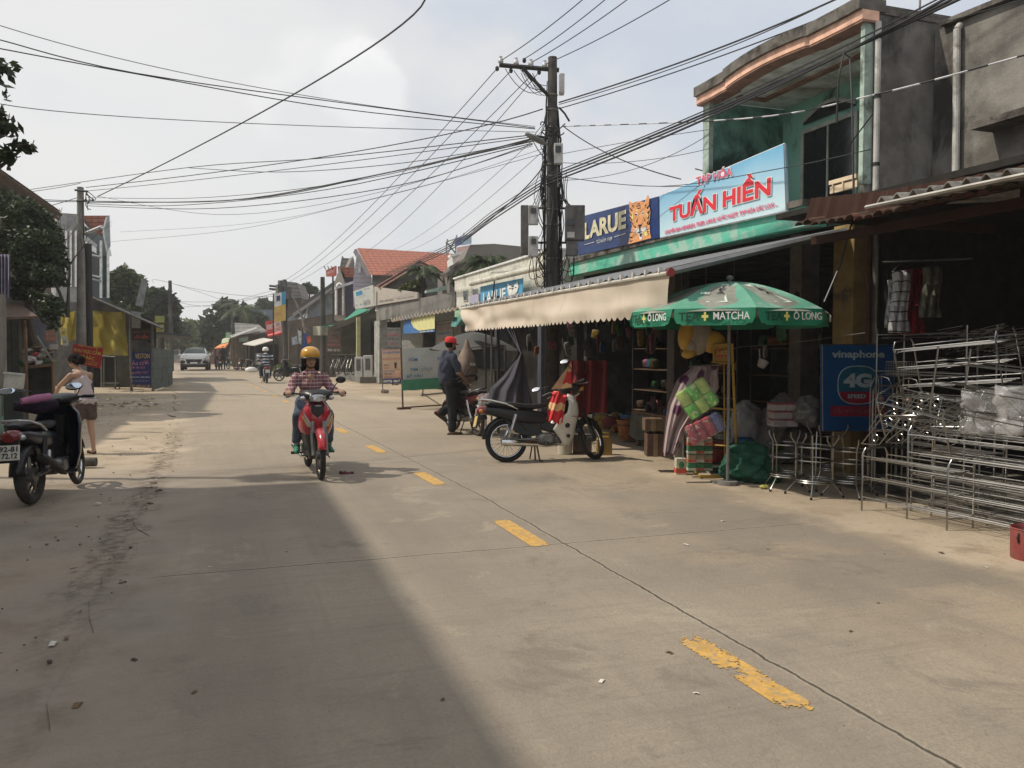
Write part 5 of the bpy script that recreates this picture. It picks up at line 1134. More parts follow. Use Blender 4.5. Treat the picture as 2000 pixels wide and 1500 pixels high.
t=T('grey_crate_stack','dark stack of old tins under the scuffed white box','boxes',(c.x,c.y,0));g=MB();g.bx(c.x-.14,c.x+.14,c.y-.12,c.y+.12,0,c.z-.14);g.build('tin_stack',mat('dark_teal_metal',(.018,.025,.024),var=.4,r=.7),t,world=True,bevel=.02)
RB=lambda u,v:pD(u,v,24.0)
t=T('red_notice','red notice board with yellow KHU VỰC CẤM lettering on the left pole','sign',tuple(RB(170,695)))
pxp(t,'panel',RB,[(143,671),(202,680),(196,720),(139,708)],(0,.03,0),mat('notice_red',(.42,.035,.03),var=.1,r=.5))
ylw=mat('notice_yellow',(.62,.44,.10),r=.5);RC=lambda u,v:pD(u,v,23.95)
for s,a,b_,c_ in(('KHU VỰC CẤM',(145,688),(197,696),(145,676)),('BỎ RÁC',(156,699.5),(185,704.5),(156,690)),('THÔN HÀ NHA NAM',(153,675.5),(191,681.5),(153,672.5)),('ĐỀ NGHỊ MỌI NGƯỜI CHẤP',(147,703),(192,711),(147,700)),('HÀNH NGHIÊM TÚC',(150,707.5),(190,715),(150,704.5))):tx(s,RC,a,b_,c_,ylw,t,bold=.02)
t=T('tin_shack','low tin roofed shack with sloping roof and dark wall behind the red notice','building',tuple(pD(230,770,32)))
prism_w(t,'roof',[pD(160,571,30),pD(316,640,29),pD(316,643,36),pD(180,590,40)],(0,0,.06),mat('dark_tin_roof',(.07,.07,.07),c2=(.10,.10,.10),r=.7))
g=MB();g.tube([pD(165,574,29.9),pD(318,641,28.9)],.045,4);g.build('roof_edge',mat('pale_tin',(.10,.10,.10),r=.9),t,world=True)
pxp(t,'wall',pp(33),[(164,574),(305,638),(305,760),(164,768)],(0,.2,0),mat('grimy_wall',(.08,.08,.072),var=.4,sc=2,r=.95));pxp(t,'pale_panel',pp(32.5),[(256,607),(274,610),(274,641),(256,640)],(0,.1,0),mat('pale_panel_m',(.26,.27,.27),var=.1,r=.9))
pxp(t,'doorway',pp(32.8),[(180,690),(197,690),(197,762),(180,764)],(0,.1,0),dk2);pxp(t,'doorway',pp(32.7),[(276,615),(298,625),(298,672),(276,660)],(0,.1,0),dk2)
for u,v in((254,606),(297,630)):g=MB();q_=pD(u,v,29.6);g.tube([q_,(q_.x,q_.y,0)],.045,6);g.build('post',mat('shack_post',(.12,.115,.10),r=.9),t,world=True)
t=T('yellow_tarp','large wrinkled mustard yellow tarpaulin hanging from the shack roof','tarpaulin',tuple(pD(210,690,30)))
ytm=mat('mustard_tarp',(.40,.33,.07),c2=(.50,.42,.10),sc=1.5,stain=((.24,.25,.22),.9,.62,.12,1),r=.85,sub=.25)
def ty(u,v):
 lu=168-2*v;ru=243+9*v;p=pD(lu+(ru-lu)*u,603+88*v+(8*math.sin(pi*u)if v==0 else 0)+4*u,30);w=.22*math.sin(u*9+v*2)+.12*noise.noise(V((u*7,v*4,0)))+.10*math.sin((u-v*.7)*16)
 return p+V((w*.2,-w,0))
g=MB();g.grid(ty,44,26);g.build('sheet',ytm,t,world=True,smooth=True)
t=T('yellow_tarp','second smaller piece of mustard tarp hanging left of the pale pole under the tree','tarpaulin',tuple(pD(135,670,29)))
g=MB();g.grid(lambda u,v:pD(119+29*u,606+12*(1-u)+56*v,29.5+.12*math.sin(u*8+v*3)),12,10);g.build('sheet',ytm,t,world=True,smooth=True)
t=T('glass_display','small glass fronted food cart with pale frame standing in front of the shack','cart',tuple(gp(212,762)))
g=MB()
for a,b_ in(((198,695),(198,756)),((225,700),(226,758)),((198,748),(232,748)),((198,756),(228,756)),((203,700),(203,756)),((198,695),(225,697))):g.tube([pD(*a,31),pD(*b_,31)],.022,4)
g.build('frame',mat('cart_frame',(.22,.22,.20),r=.5),t,world=True);pxp(t,'glass_pane',pp(31.1),rect(199,697,225,746),(0,.5,0),glassd);g=MB();q_=pD(229,756,31);g.ring(q_,.09,.02,'Y',12,4);g.build('wheel',blackp,t,world=True)
VS=lambda u,v:pD(u,v,29.6)
t=T('tailor_sign','tall navy standing sign with yellow VESTON heading and pink script','sign',tuple(VS(275,768)))
pxp(t,'panel',VS,[(255,687),(294,687),(296,758),(255,756)],(0,.06,0),mat('sign_navy',(.018,.03,.13),var=.1,r=.5))
VT=lambda u,v:pD(u,v,29.5)
for s,a,b_,c_,m_ in(('VESTON',(264,700),(292,700),(264,690.5),ylw),('Áo cưới',(258,714),(290,712),(258,703),mat('script_pink',(.55,.22,.30),r=.6)),('SƠ MI NỮ',(256,720),(283,720),(256,715),MC['script_pink']),('QUẦN TÂY',(256,731),(290,730),(256,724),MC['script_pink']),('NHẬN MAY HỢP ĐỒNG',(255,738),(293,738),(255,734.5),wl),('May Trực Đồ Học Sinh',(256,746),(290,746),(256,742),menu),('ĐT: 0905 626 232',(258,756),(293,756),(258,751.5),ylw)):tx(s,VT,a,b_,c_,m_,t)
for u in(254,296):g=MB();q_=VS(u,700);g.tube([VS(u,640),(q_.x,q_.y,0)],.022,5);g.build('leg',steeld,t,world=True)
t=T('cake_sign','black box sign with red BÁNH KEM letters above the tailor sign','sign',tuple(VS(275,664)))
pxp(t,'panel',VS,rect(258,642,293,664),(0,.1,0),mat('sign_black_green',(.012,.02,.015),r=.5));rl=mat('dull_red_letters',(.45,.06,.04),r=.5)
tx('BÁNH KEM',VT,(261,651),(291,651),(261,644),mat('dim_orange_letters',(.25,.07,.04),r=.5),t);tx('LẤY LIỀN',VT,(263,661.5),(289,661),(263,652.5),rl,t,bold=.03)
t=T('tin_fence','faded blue green sheet fence beyond the tailor sign','fence',tuple(gp(320,760)))
FN=vplane(gp(298,764),gp(339,752))
pxp(t,'panel',FN,[(299,684),(303,680),(338,685),(337,751),(299,762)],(-.05,.1,0),mat('faded_teal_sheet',(.085,.11,.10),c2=(.12,.14,.125),sc=2,fn=stripes(2,.38,.06,(.05,.06,.055)),stain=((.05,.05,.04),2,.56,.1,1),r=.8))
t=T('flat_canopy','thin dark flat canopy roof reaching towards the road in front of the trees','canopy',tuple(pD(330,720,40)))
prism_w(t,'roof_sheet',[pD(294,652,38),pD(372,657,39),pD(372,662,44),pD(294,660,44)],(0,0,.10),mat('dark_flat_tin',(.05,.052,.05),r=.7))
for u in(302,318):g=MB();q_=pD(u,658,40);g.tube([q_,(q_.x,q_.y,0)],.05,5);g.build('post',mat('shack_post',(.12,.115,.10)),t,world=True)
for lb,q,D,s in(('yellow shop board with dark letters under the end of the tin roof',rect(304,634,320,648),41,'TAXI'),('upper pale yellow board behind the tip of the tin roof',rect(303,617,321,630),43,'')):
 t=T('yellow_board',lb,'sign',tuple(pD(310,650,D)));pxp(t,'panel',pp(D),q,(0,.08,0),mat('yb%d'%D,(.50,.38,.06)if s else(.34,.36,.10),var=.1,r=.6))
 if s:tx(s,pp(D-.05),(307,646),(318,646),(307,638),dkl,t)
t=T('leaning_board','long pale weathered plank leaning above the shack roof','plank',tuple(pD(272,612,33.5)));pxp(t,'plank',pp(33.5),[(277,543),(288,551),(279,600),(264,596)],(0,.05,0),mat('pale_plank',(.25,.26,.25),stain=((.14,.14,.13),4,.55,.1,1),r=.8))
t=T('town_house','two storey grey blue house with small red tiled gable behind the left poles','building',tuple(pD(190,690,38)))
pxp(t,'wall',pp(38),[(110,415),(150,418),(163,425),(163,600),(110,600)],(-2,5,0),mat('grey_white_wall',(.26,.27,.27),c2=(.33,.34,.34),stain=((.12,.12,.12),1.2,.55,.12,.5),r=.95))
bwl=mat('blue_slate_wall',(.13,.16,.175),c2=(.17,.20,.21),r=.9)
pxp(t,'front_wall',pp(38.5),[(163,440),(213,470),(213,590),(163,580)],(-1,5,0),bwl)
pxp(t,'roof',pp(39),[(163,421),(213,421),(214,440),(203,462),(188,455),(163,425)],(-.5,3,.3),redtile)
pxp(t,'verge',pp(37.5),[(209,423),(214,420),(216,480),(211,492),(203,452)],(-.1,.3,0),mat('bluish_verge',(.28,.32,.33),r=.9))
pxp(t,'porch_roof',pp(37),[(166,458),(190,478),(187,487),(167,470)],(-.1,.3,0),mat('pale_porch',(.38,.40,.40),r=.9))
pxp(t,'white_panel',pp(36.6),[(165,470),(188,485),(188,495),(166,482)],(0,.1,0),white)
for q,m_ in((rect(178,490,194,540),glassd),(rect(198,500,212,580),mat('teal_glass',(.03,.07,.07),r=.2))):w_=pxp(t,'window',pp(38.2),q,(0,.1,0),m_)
for u in(197,211):g=MB();g.tube([pD(u,470,38),pD(u,582,38)],.06,5);g.build('column',white,t,world=True)
for v in(498,538,545):g=MB();g.tube([pD(178,v,37.8),pD(197,v+4,37.8)],.05,4);g.build('balcony_rail',MC['bluish_verge'],t,world=True)
for u in(127,136,146):g=MB();pxp(t,'wall_band',pp(37.9),rect(u,450,u+4,560),(0,.05,0),white)
g=MB();g.tube([pD(213,486,36.8),pD(216,500,36.8)],.05,5);tag(g.build('lamp_tube',MC['pale_lamp_tube']),'white tube lamp fixed at the outer corner of the grey blue house','lamp')
tree('leafy_tree','dense dark leafy tree hanging over the tiled house and stall',tuple(pD(90,760,18.5)),[pxblob(58,440,19,45,50),pxblob(75,500,18.5,52,55),pxblob(90,560,18,38,45),pxblob(30,410,20,34,30),pxblob(98,600,17.5,28,24),pxblob(50,560,18.5,32,30),pxblob(105,640,17.5,13,24),pxblob(100,470,19,24,36),pxblob(22,480,19.5,34,50),pxblob(12,395,20,26,26)],24000,.055,leafmat('ivy_foliage',(.012,.022,.008),(.06,.085,.03)),.12,31)
tree('broadleaf_tree','large leaved tree with drooping branch tips showing at the upper left edge',(-5.4,12.6,0),[pxblob(12,250,9.5,30,24),pxblob(20,300,9.5,22,28),pxblob(52,285,9.5,26,15),pxblob(2,132,9.5,34,20),pxblob(-60,200,9.6,70,80),pxblob(-40,300,9.6,40,40)],1300,.075,leafmat('almond_leaf',(.012,.02,.008),(.04,.06,.02)),.10,32)
g=MB();rn=random.Random(9)
t=T('bare_tree','leafless twiggy tree between the leafy tree and the pale pole','tree',tuple(pD(128,700,24)))
def twig(p,d,l,r,n):
 e=p+d*l;g.tube([p,p.lerp(e,.5)+V((rn.uniform(-.05,.05),0,rn.uniform(-.03,.03)))*l,e],[r,r*.8,r*.55],4,cap=False)
 if n:
  for _ in range(rn.choice((2,3))):twig(e,(d+V((rn.uniform(-.7,.7),rn.uniform(-.5,.5),rn.uniform(-.1,.5)))).normalized(),l*rn.uniform(.6,.85),r*.6,n-1)
twig(pD(132,620,24),V((.05,0,1)),.9,.06,6);twig(pD(126,600,24),V((-.35,0,.9)).normalized(),.9,.05,5);g.build('bare_branch',mat('dark_twig',(.06,.05,.045),r=.9),t,world=True)
tree('tree','mid green tree crown rising above the shack beside the leaning plank',tuple(pD(250,690,50)),[pxblob(243,552,50,28,30),pxblob(268,560,50,20,22),pxblob(222,575,50,16,22),pxblob(262,590,50,26,22)],3000,.24,lf_mid,.18,33)
tree('tree','dark tree around the far left pole beyond the shack',tuple(pD(310,700,58)),[pxblob(310,590,58,30,28),pxblob(335,605,58,18,26),pxblob(295,620,58,24,24),pxblob(330,640,58,26,20)],3200,.26,lf_dark,.2,34)
tree('tree','lighter green trees filling the gap above the white car',tuple(pD(370,705,96)),[pxblob(350,640,92,26,22),pxblob(378,645,96,26,20),pxblob(400,655,98,24,24),pxblob(360,672,92,34,20),pxblob(392,680,98,30,18),pxblob(335,668,90,22,24)],4600,.42,lf_lite,.25,35)
tree('tree','faraway dark treeline closing the street behind the car',tuple(pD(390,700,130)),[pxblob(330,670,130,60,28),pxblob(420,676,135,60,24),pxblob(480,668,138,50,26),pxblob(260,664,130,60,26)],3400,.7,lf_dark,.3,36)
t=T('boundary_wall','low pale pink wall far behind the white car','wall',tuple(pD(345,708,88)));pxp(t,'panel',pp(88),rect(334,697,366,709),(0,.3,0),mat('dusty_pink_wall',(.33,.26,.24),var=.25,sc=2,r=.9))
t=T('log','short thick log lying on the verge behind the parked scooter','log',tuple(gp(168,905)))
g=MB();A=gp(135,903,.06);B=gp(188,902,.06);g.cyl(A,B,.062,.058,14);g.build('log_body',mat('log_bark',(.085,.075,.065),var=.35,sc=10,bump=.3,r=.95),t,world=True,smooth=True)
# -- motorbikes
rubber=mat('tyre_rubber',(.022,.021,.02),var=.25,sc=20,r=.85,bump=.2)
rubberd=mat('dusty_tyre',(.06,.052,.042),c2=(.03,.028,.025),sc=9,r=.9,bump=.3)
chrome=mat('chrome',(.62,.62,.62),r=.12,m=1.0,var=.05)
dullal=mat('dull_aluminium',(.20,.195,.185),r=.45,m=.8,var=.3,sc=12)
satin=mat('satin_black',(.014,.014,.015),r=.35,var=.2)
seatm=mat('seat_vinyl',(.016,.016,.017),r=.5,bump=.15,bs=60)
mirg=mat('mirror_glass',(.85,.87,.9),r=.03,m=1.0,var=.01)
lens_red=mat('red_lens',(.16,.012,.012),r=.12,coat=.6,var=.05)
lens_clear=mat('clear_lens',(.42,.43,.44),r=.08,m=.6,coat=1.,var=.3,sc=30)
lens_or=mat('amber_lens',(.5,.2,.03),r=.15,coat=.5)
def loft(g,secs,n=16,cap=True,M=None):
 vs=[]
 for(x,yc,zc,ry,rz,pw)in secs:
  for j in range(n):
   t=2*pi*j/n;c,s=math.cos(t),math.sin(t)
   vs.append((x,yc+ry*math.copysign(abs(c)**(2/pw),c),zc+rz*math.copysign(abs(s)**(2/pw),s)))
 k=len(secs);fs=[(i*n+j,i*n+(j+1)%n,(i+1)*n+(j+1)%n,(i+1)*n+j)for i in range(k-1)for j in range(n)]
 if cap:fs+=[tuple(range(n))[::-1],tuple((k-1)*n+j for j in range(n))]
 return g.add(vs,fs,M)
def shield(g,rows_,M=None,n=9):
 def fn(u,v):
  k=v*(len(rows_)-1);i=min(int(k),len(rows_)-2);f=k-i
  z,xb,xf,w=[a+(b-a)*f for a,b in zip(rows_[i],rows_[i+1])]
  t=(u-.5)*2;q=abs(t);y=w*(1-(1-q)**1.7 if q<1 else 1)*math.copysign(1,t);x=xf-(xf-xb)*q**2.4
  return(x,y,z)
 g.grid(fn,n*2,(len(rows_)-1)*3,M)
def wheel(root,c,M,st,front=True,R_=.285,rt=.036):
 g=MB();g.ring(c,R_-rt,rt,'Y',36,10,M);tyre=g.build('front_wheel' if front else 'rear_wheel',st['tyre'],root,smooth=True)
 g=MB();g.ring(c,R_-2*rt+.004,.013,'Y',36,6,M);g.build('rim',st.get('rim',chrome),tyre,smooth=True)
 g=MB()
 if st.get('alloy'):
  for k in range(5):a=k*2*pi/5+.3;g.tube([V(c),V(c)+V((math.cos(a),0,math.sin(a)))*(R_-2*rt)],[.028,.016],6,M=M)
 else:
  for k in range(28):
   a=k*2*pi/28;b_=a+(.35 if k%2 else-.35);sy=.025 if k%4<2 else-.025
   g.tube([V(c)+V((.035*math.cos(b_),sy,.035*math.sin(b_))),V(c)+V((math.cos(a)*(R_-2*rt),0,math.sin(a)*(R_-2*rt)))],.0022,3,M=M,cap=False)
 g.build('spokes',st.get('spoke',dullal),tyre)
 g=MB();M2=(M or Matrix.Identity(4));g.cyl(V(c)+V((0,-.05,0)),V(c)+V((0,.05,0)),.045,n=14,M=M2)
 if not front:g.cyl(V(c)+V((0,-.055,0)),V(c)+V((0,.055,0)),.07,n=16,M=M2)
 g.build('hub',dullal,tyre,smooth=True)
def bike(label,loc,rz,st,steer=0.,lean=0.,cat='motorbike',group=None):
 r=T('motorbike',label,cat,loc,rz,group=group,rx=lean)
 WB=1.2;HR=.285
 P=V((.93,0,.80));ax=V((-.42,0,1)).normalized()
 S=Matrix.Translation(P)@Matrix.Rotation(steer,4,ax)@Matrix.Translation(-P)
 body,shm=st['body'],st['shield']
 wheel(r,(0,0,HR),None,st,False,rt=st.get('rt',.036));wheel(r,(WB,0,HR),S,st,True,rt=.032)
 g=MB()
 for s in(-1,1):g.tube([(WB-.01,s*.075,HR),(1.09,s*.075,.50),(1.03,s*.06,.66)],[.024,.026,.02],8,M=S)
 g.build('fork',st.get('fork',satin),r,smooth=True)
 g=MB();R2=HR+.025
 def fen(u,v):
  a=R(168)-R(150 if not st.get('shortf')else 120)*u;w=.062*(1-.35*abs(u-.45));t=(v-.5)*2
  rr=R2+.012-.055*abs(t)**2.2;xx=WB+rr*math.cos(a);zz=HR+rr*math.sin(a)
  return(xx,w*t,zz)
 g.grid(fen,18,8,S);o=g.build('front_fender',st.get('ffender',body),r,smooth=True);md=o.modifiers.new('s','SOLIDIFY');md.thickness=.004
 g=MB();shield(g,st.get('rows',[(.20,.76,.85,.09),(.30,.70,.92,.14),(.42,.60,.955,.18),(.54,.68,.98,.20),(.64,.80,1.0,.205),(.76,.83,.99,.19),(.86,.82,.95,.13),(.90,.84,.92,.08)]))
 o=g.build('leg_shield',shm,r,smooth=True);md=o.modifiers.new('s','SOLIDIFY');md.thickness=.012
 if st.get('holes'):
  for(x,z,a)in((.80,.47,.036),(.81,.33,.028)):
   for s in(-1,1):
    g=MB();g.ell((x,s*.172,z),(a,.016,a*.95),12,8);g.build('vent_hole',satin,r,smooth=True)
 g=MB();g.prism([(.84,.80),(.92,.80),(.95,.62),(.80,.52),(.62,.50),(.50,.62),(.42,.60),(.48,.42),(.70,.36),(.82,.46),(.86,.60)],-.055,.055,'xz');g.build('frame_tunnel',satin,r,bevel=.012)
 g=MB();loft(g,[(-.36,0,.70,.03,.03,2),(-.30,0,.695,.075,.05,2.4),(-.15,0,.68,.105,.07,2.6),(.05,0,.63,.12,.10,2.8),(.30,0,.60,.115,.10,3),(.48,0,.58,.10,.085,3),(.56,0,.60,.07,.06,2.5)],18)
 g.build('side_cover',st.get('side',body),r,smooth=True)
 g=MB();g.prism([(-.02,.56),(.42,.52),(.50,.36),(.30,.33),(.12,.40)],-.06,.06,'xz');g.build('inner_body',satin,r,bevel=.01)
 g=MB();loft(g,[(-.27,0,.775,.06,.018,2.2),(-.22,0,.775,.105,.035,2.8),(-.05,0,.77,.125,.042,3),(.12,0,.755,.128,.040,3),(.25,0,.735,.12,.038,3),(.40,0,.735,.105,.038,2.8),(.53,0,.745,.08,.03,2.4),(.58,0,.73,.04,.02,2)],18)
 g.build('seat',seatm,r,smooth=True)
 g=MB()
 def rf(u,v):
  a=R(25)+R(150)*u;t=(v-.5)*2;rr=HR+.045-.05*abs(t)**2.2;return(rr*math.cos(a),.07*t,HR+rr*math.sin(a))
 g.grid(rf,16,8);o=g.build('rear_fender',satin,r,smooth=True);md=o.modifiers.new('s','SOLIDIFY');md.thickness=.004
 g=MB();loft(g,[(-.40,0,.68,.05,.035,2.4),(-.36,0,.69,.09,.055,2.6),(-.28,0,.70,.085,.055,2.4)],16);tl=g.build('tail_light',lens_red,r,smooth=True)
 for s in(-1,1):g=MB();g.ell((-.35,s*.105,.68),(.03,.03,.028),10,6);g.build('turn_signal',st.get('sig',lens_or),r,smooth=True)
 g=MB();g.tube([(.14,-.125,.70),(-.02,-.135,.77),(-.22,-.12,.82),(-.33,-.07,.835),(-.34,.07,.835),(-.22,.12,.82),(-.02,.135,.77),(.14,.125,.70)],.013,8);g.build('grab_rail',st.get('rail',chrome),r,smooth=True)
 g=MB();PM=Matrix.Translation((-.41,0,.55))@Matrix.Rotation(R(14),4,'Y');g.bx(-.004,.004,-.095,.095,-.07,.07,PM);pl=g.build('licence_plate',st['plate'],r)
 g=MB();g.bx(.006,.03,-.08,.08,-.09,.12,PM);g.build('plate_bracket',satin,r)
 if st.get('ptext'):
  MM=frame((0,0,0),(0,-1,0),(0,0,1));base_=PM
  for k,s in enumerate(st['ptext']):
   text(s,base_@frame((-.005,.078,.008-.062*k),(0,-1,0),(0,0,1)),.156,.050,dkl,r,bold=.02,dep=.0015)
 g=MB()
 for s in(-1,1):g.tube([(0,s*.085,HR),(.42,s*.06,.30)],.02,6)
 g.prism([(-.06,.26),(-.05,.34),(.36,.345),(.40,.27)],.09,.115,'xz');g.build('swingarm',dullal,r)
 for s in(-1,1):
  g=MB();g.cyl((.0,s*.105,.32),(.07,s*.115,.46),.016,n=8);g.cyl((.05,s*.113,.43),(.115,s*.115,.63),.027,n=10)
  g.build('shock_absorber',chrome if st.get('rail',chrome)is chrome else satin,r,smooth=True)
 g=MB();g.tube([(.72,-.10,.22),(.50,-.14,.20),(.42,-.145,.22),(.38,-.15,.235),(-.02,-.16,.262),(-.10,-.16,.268),(-.11,-.16,.268)]if not st.get('upex')else[(.72,-.10,.22),(.50,-.14,.22),(.40,-.145,.25),(.30,-.15,.30),(-.08,-.17,.44),(-.16,-.17,.47)],[.014,.016,.020,.036,.043,.040,.026][:7]if not st.get('upex')else[.014,.016,.03,.045,.05,.035],12);ex=g.build('exhaust',st.get('exm',chrome),r,smooth=True)
 g=MB();loft(g,[(.42,0,.30,.08,.06,3),(.48,0,.30,.115,.085,3.5),(.60,0,.30,.12,.085,3.5),(.66,0,.29,.07,.06,3),(.80,0,.30,.055,.045,3),(.86,0,.30,.05,.04,3)],14)
 for k in range(5):g.bx(.67+k*.03,.68+k*.03,-.075,.075,.235,.365)
 for s in(-1,1):g.cyl((.54,s*.11,.30),(.54,s*.135,.30),.062,n=18)
 g.build('engine',dullal,r,smooth=True)
 g=MB();g.tube([(.50,-.22,.245),(.50,.22,.245)],.010,6)
 for s in(-1,1):g.tube([(.50,s*.17,.245),(.50,s*.26,.245)],.018,8);g.tube([(.16,s*.13,.36),(.13,s*.20,.34)],.016,8)
 g.build('footrest',satin,r,smooth=True)
 g=MB();g.tube([(.60,.12,.25),(.72,.17,.20),(.75,.17,.20)],.008,6);g.tube([(.42,-.12,.24),(.30,-.17,.30)],.008,6);g.build('pedal',dullal,r)
 if st.get('stand',1):
  g=MB();g.tube([(.38,.09,.25),(.36,.20,.02),(.33,.22,.005)],.011,6);g.build('side_stand',rustm,r)
  if st.get('cstand'):g=MB();g.tube([(.40,-.06,.22),(.42,-.12,.012),(.46,-.12,.008)],.012,6);g.tube([(.40,.06,.22),(.42,.12,.012)],.012,6);g.build('centre_stand',rustm,r)
 hb=.97
 g=MB();g.tube([(.78,.36,hb-.0),(.80,.24,hb+.01),(.90,.10,hb),(.90,-.10,hb),(.80,-.24,hb+.01),(.78,-.36,hb)],.011,8,M=S);h=g.build('handlebar',satin,r,smooth=True)
 for s in(-1,1):g=MB();g.tube([(.80,s*.25,hb+.01),(.78,s*.36,hb)],.018,10,M=S);g.build('grip',blackp,h,smooth=True)
 for s in(-1,1):g=MB();g.tube([(.84,s*.20,hb),(.88,s*.26,hb-.01),(.86,s*.35,hb-.03)],.006,6,M=S);g.build('lever',st.get('lever',dullal),h)
 g=MB();loft(g,[(.76,0,.96,.05,.02,2),(.82,0,.965,.14,.045,2.3),(.90,0,.965,.19,.07,2.3),(.98,0,.955,.15,.075,2.4),(1.04,0,.94,.08,.05,2.2)],20,M=S);cw=g.build('headlight_cowl',st.get('cowl',satin),r,smooth=True)
 g=MB();loft(g,[(.985,0,.945,.105,.058,2.6),(1.03,0,.935,.095,.052,2.8),(1.055,0,.93,.06,.035,2.4)],18,M=S);g.build('headlight',lens_clear,cw,smooth=True)
 for s in(-1,1):g=MB();g.ell((.965,s*.155,.93),(.035,.045,.028),12,8,M=S,rot=(0,0,-s*.5));g.build('turn_signal',lens_clear if st.get('sig')else lens_or,cw,smooth=True)
 for s in st.get('mirrors',(-1,1)):
  tip=V(st.get('mpos',{}).get(s,(.74,s*.30,1.20)));g=MB();g.tube([(.82,s*.18,.99),(.80,s*.24,1.08),tuple(tip)],.006,6,M=S);mm=g.build('mirror',satin,r,smooth=True)
  ry,rzz=st.get('msz',(.062,.042))
  nrm=V(st.get('mdir',(-1,0,.15))).normalized();Q=S@Matrix.Translation(tip)@nrm.to_track_quat('X','Z').to_matrix().to_4x4()
  g=MB();g.ell((0,0,0),(.018,ry,rzz),18,10,M=Q);g.build('mirror_shell',satin,mm,smooth=True)
  g=MB();g.ell((.015,0,0),(.007,ry*.93,rzz*.93),18,8,M=Q);g.build('mirror_glass',st.get('mg',mirg),mm,smooth=True)
 return r,S
plw=mat('licence_plate_white',(.60,.58,.50),var=.08,sc=20,r=.5);plb=mat('licence_plate_back_yellow',(.62,.46,.16),var=.05,r=.6)
cream_p=mat('cream_white_plastic',(.66,.64,.56),var=.06,r=.3,coat=.3)
st_w=dict(body=satin,shield=cream_p,tyre=rubber,holes=1,plate=plb,side=satin,cowl=satin,cstand=1,ffender=satin,mpos={1:(.80,.46,1.10),-1:(.68,-.17,1.27)},mdir=(-.76,-.39,.50),msz=(.062,.042),mg=mat('sky_mirror',(.95,.95,.95),r=.15,m=.9,var=.01),upex=0)
wbp=gp(990,903);wbf=gp(1155,898)
wb,wS=bike('white and black underbone motorbike parked side on in front of the grocery with red cloth',tuple(wbp),math.atan2(wbf.y-wbp.y,wbf.x-wbp.x),st_w,steer=R(42),lean=R(-7))
g=MB();g.ell((.86,-.175,.74),(.02,.01,.025),8,6);g.build('badge',satin,wb)
g=MB();g.bx(.86,.965,-.19,-.183,.585,.592);g.build('trim_line',satin,wb)
def redpat(t,tcn,c):
 v=tcn.outputs['Object'];s=t.nodes.new('ShaderNodeSeparateXYZ');t.links.new(v,s.inputs[0])
 z_=mth('ADD',s.outputs[2],mth('MULTIPLY',mth('SINE',mth('MULTIPLY',s.outputs[0],60,t=t),t=t),.012,t=t),t=t)
 return mixc(mapr(mth('FRACT',mth('DIVIDE',z_,.26,t=t),t=t),.62,.66,t=t),c,(.70,.42,.20),t)
redcl=mat('red_gold_cloth',(.55,.03,.035),fn=redpat,r=.8)
t=T('folded_cloth','red and gold patterned cloth draped over the step of the white motorbike','cloth',tuple(wbp),math.atan2(wbf.y-wbp.y,wbf.x-wbp.x))
def rc(u,v):
 x=.60+.17*u*(1-.1*v)-.10*v*(1-.35*u)+.03;z_=.90-.36*v+.04*math.sin(u*6);y=-.10+.02*math.sin(u*14+v*3)-.05*v
 return(x,y,z_)
g=MB();g.grid(rc,16,14);g.grid(lambda u,v:(lambda p:(p[0],p[1]+.16,p[2]))(rc(u,v)),16,14);g.grid(lambda u,v:(.63+.17*u,-.10+.16*v,.90+.04*math.sin(u*6)),16,3);g.build('cloth_sheet',redcl,t,smooth=True)
t=T('red_umbrella','closed red and beige patterned parasol cone standing upright between the handlebars of the white motorbike','umbrella',tuple(wbp),math.atan2(wbf.y-wbp.y,wbf.x-wbp.x))
bgc=mat('beige_gold_cloth',(.55,.35,.20),var=.1,r=.8)
g=MB();ap=V((.90,.06,1.33));g.add([ap,(.60,-.02,.96),(.80,.0,.98)],[(0,1,2)]);g.build('beige_fold',bgc,t)
g=MB();g.add([ap,(.72,-.06,.97),(.88,-.04,.99),(.92,.05,.99)],[(0,1,2),(0,2,3)]);g.tube([(.90,.02,.6),tuple(ap+V((0,0,.01)))],.008,6);g.build('red_fold',redcl,t)
navyp=mat('dark_navy_plastic',(.008,.010,.018),r=.3,coat=.25,var=.1)
rows2=[(.18,.80,.86,.10),(.26,.74,.92,.16),(.40,.68,.96,.22),(.55,.66,.985,.235),(.70,.72,1.0,.235),(.82,.78,.99,.20),(.90,.82,.95,.12)]
st_b=dict(rt=.050,body=satin,shield=navyp,tyre=rubberd,alloy=1,rows=rows2,plate=plw,ptext=('92-81','172.12'),side=navyp,rail=mat('silver_rail',(.45,.45,.45),r=.35,m=.7),upex=1,exm=mat('dark_exhaust',(.03,.028,.026),r=.5,m=.5),mpos={1:(.66,.42,1.10),-1:(.70,-.20,1.09)},mdir=(-1,0,.75),msz=(.085,.045),sig=lens_clear,mg=mat('sky_blue_mirror',(.62,.70,.80),r=.06,m=.9,var=.01))
sr,sf=gp(63,985),gp(143,950)
sb,sS=bike('black motorbike with plate 92-81 parked on the left verge with pink bundle on its seat',tuple(sr),math.atan2(sf.y-sr.y,sf.x-sr.x),st_b,steer=R(6),lean=R(-3))
g=MB();g.tube([(.10,-.15,.50),(.02,-.17,.38),(-.02,-.17,.36)],.02,8);g.build('heat_shield',st_b['rail'],sb)
t=T('rolled_bundle','pink and purple rolled cloth bundle resting on the black motorbike','cloth',tuple(sr),math.atan2(sf.y-sr.y,sf.x-sr.x))
g=MB();g.tube([(.30,.20,.98),(.40,.10,1.0),(.46,-.02,1.02)],[.03,.042,.035],12);o=g.build('pink_roll',mat('pink_cloth',(.45,.17,.30),var=.15,r=.8),t,smooth=True)
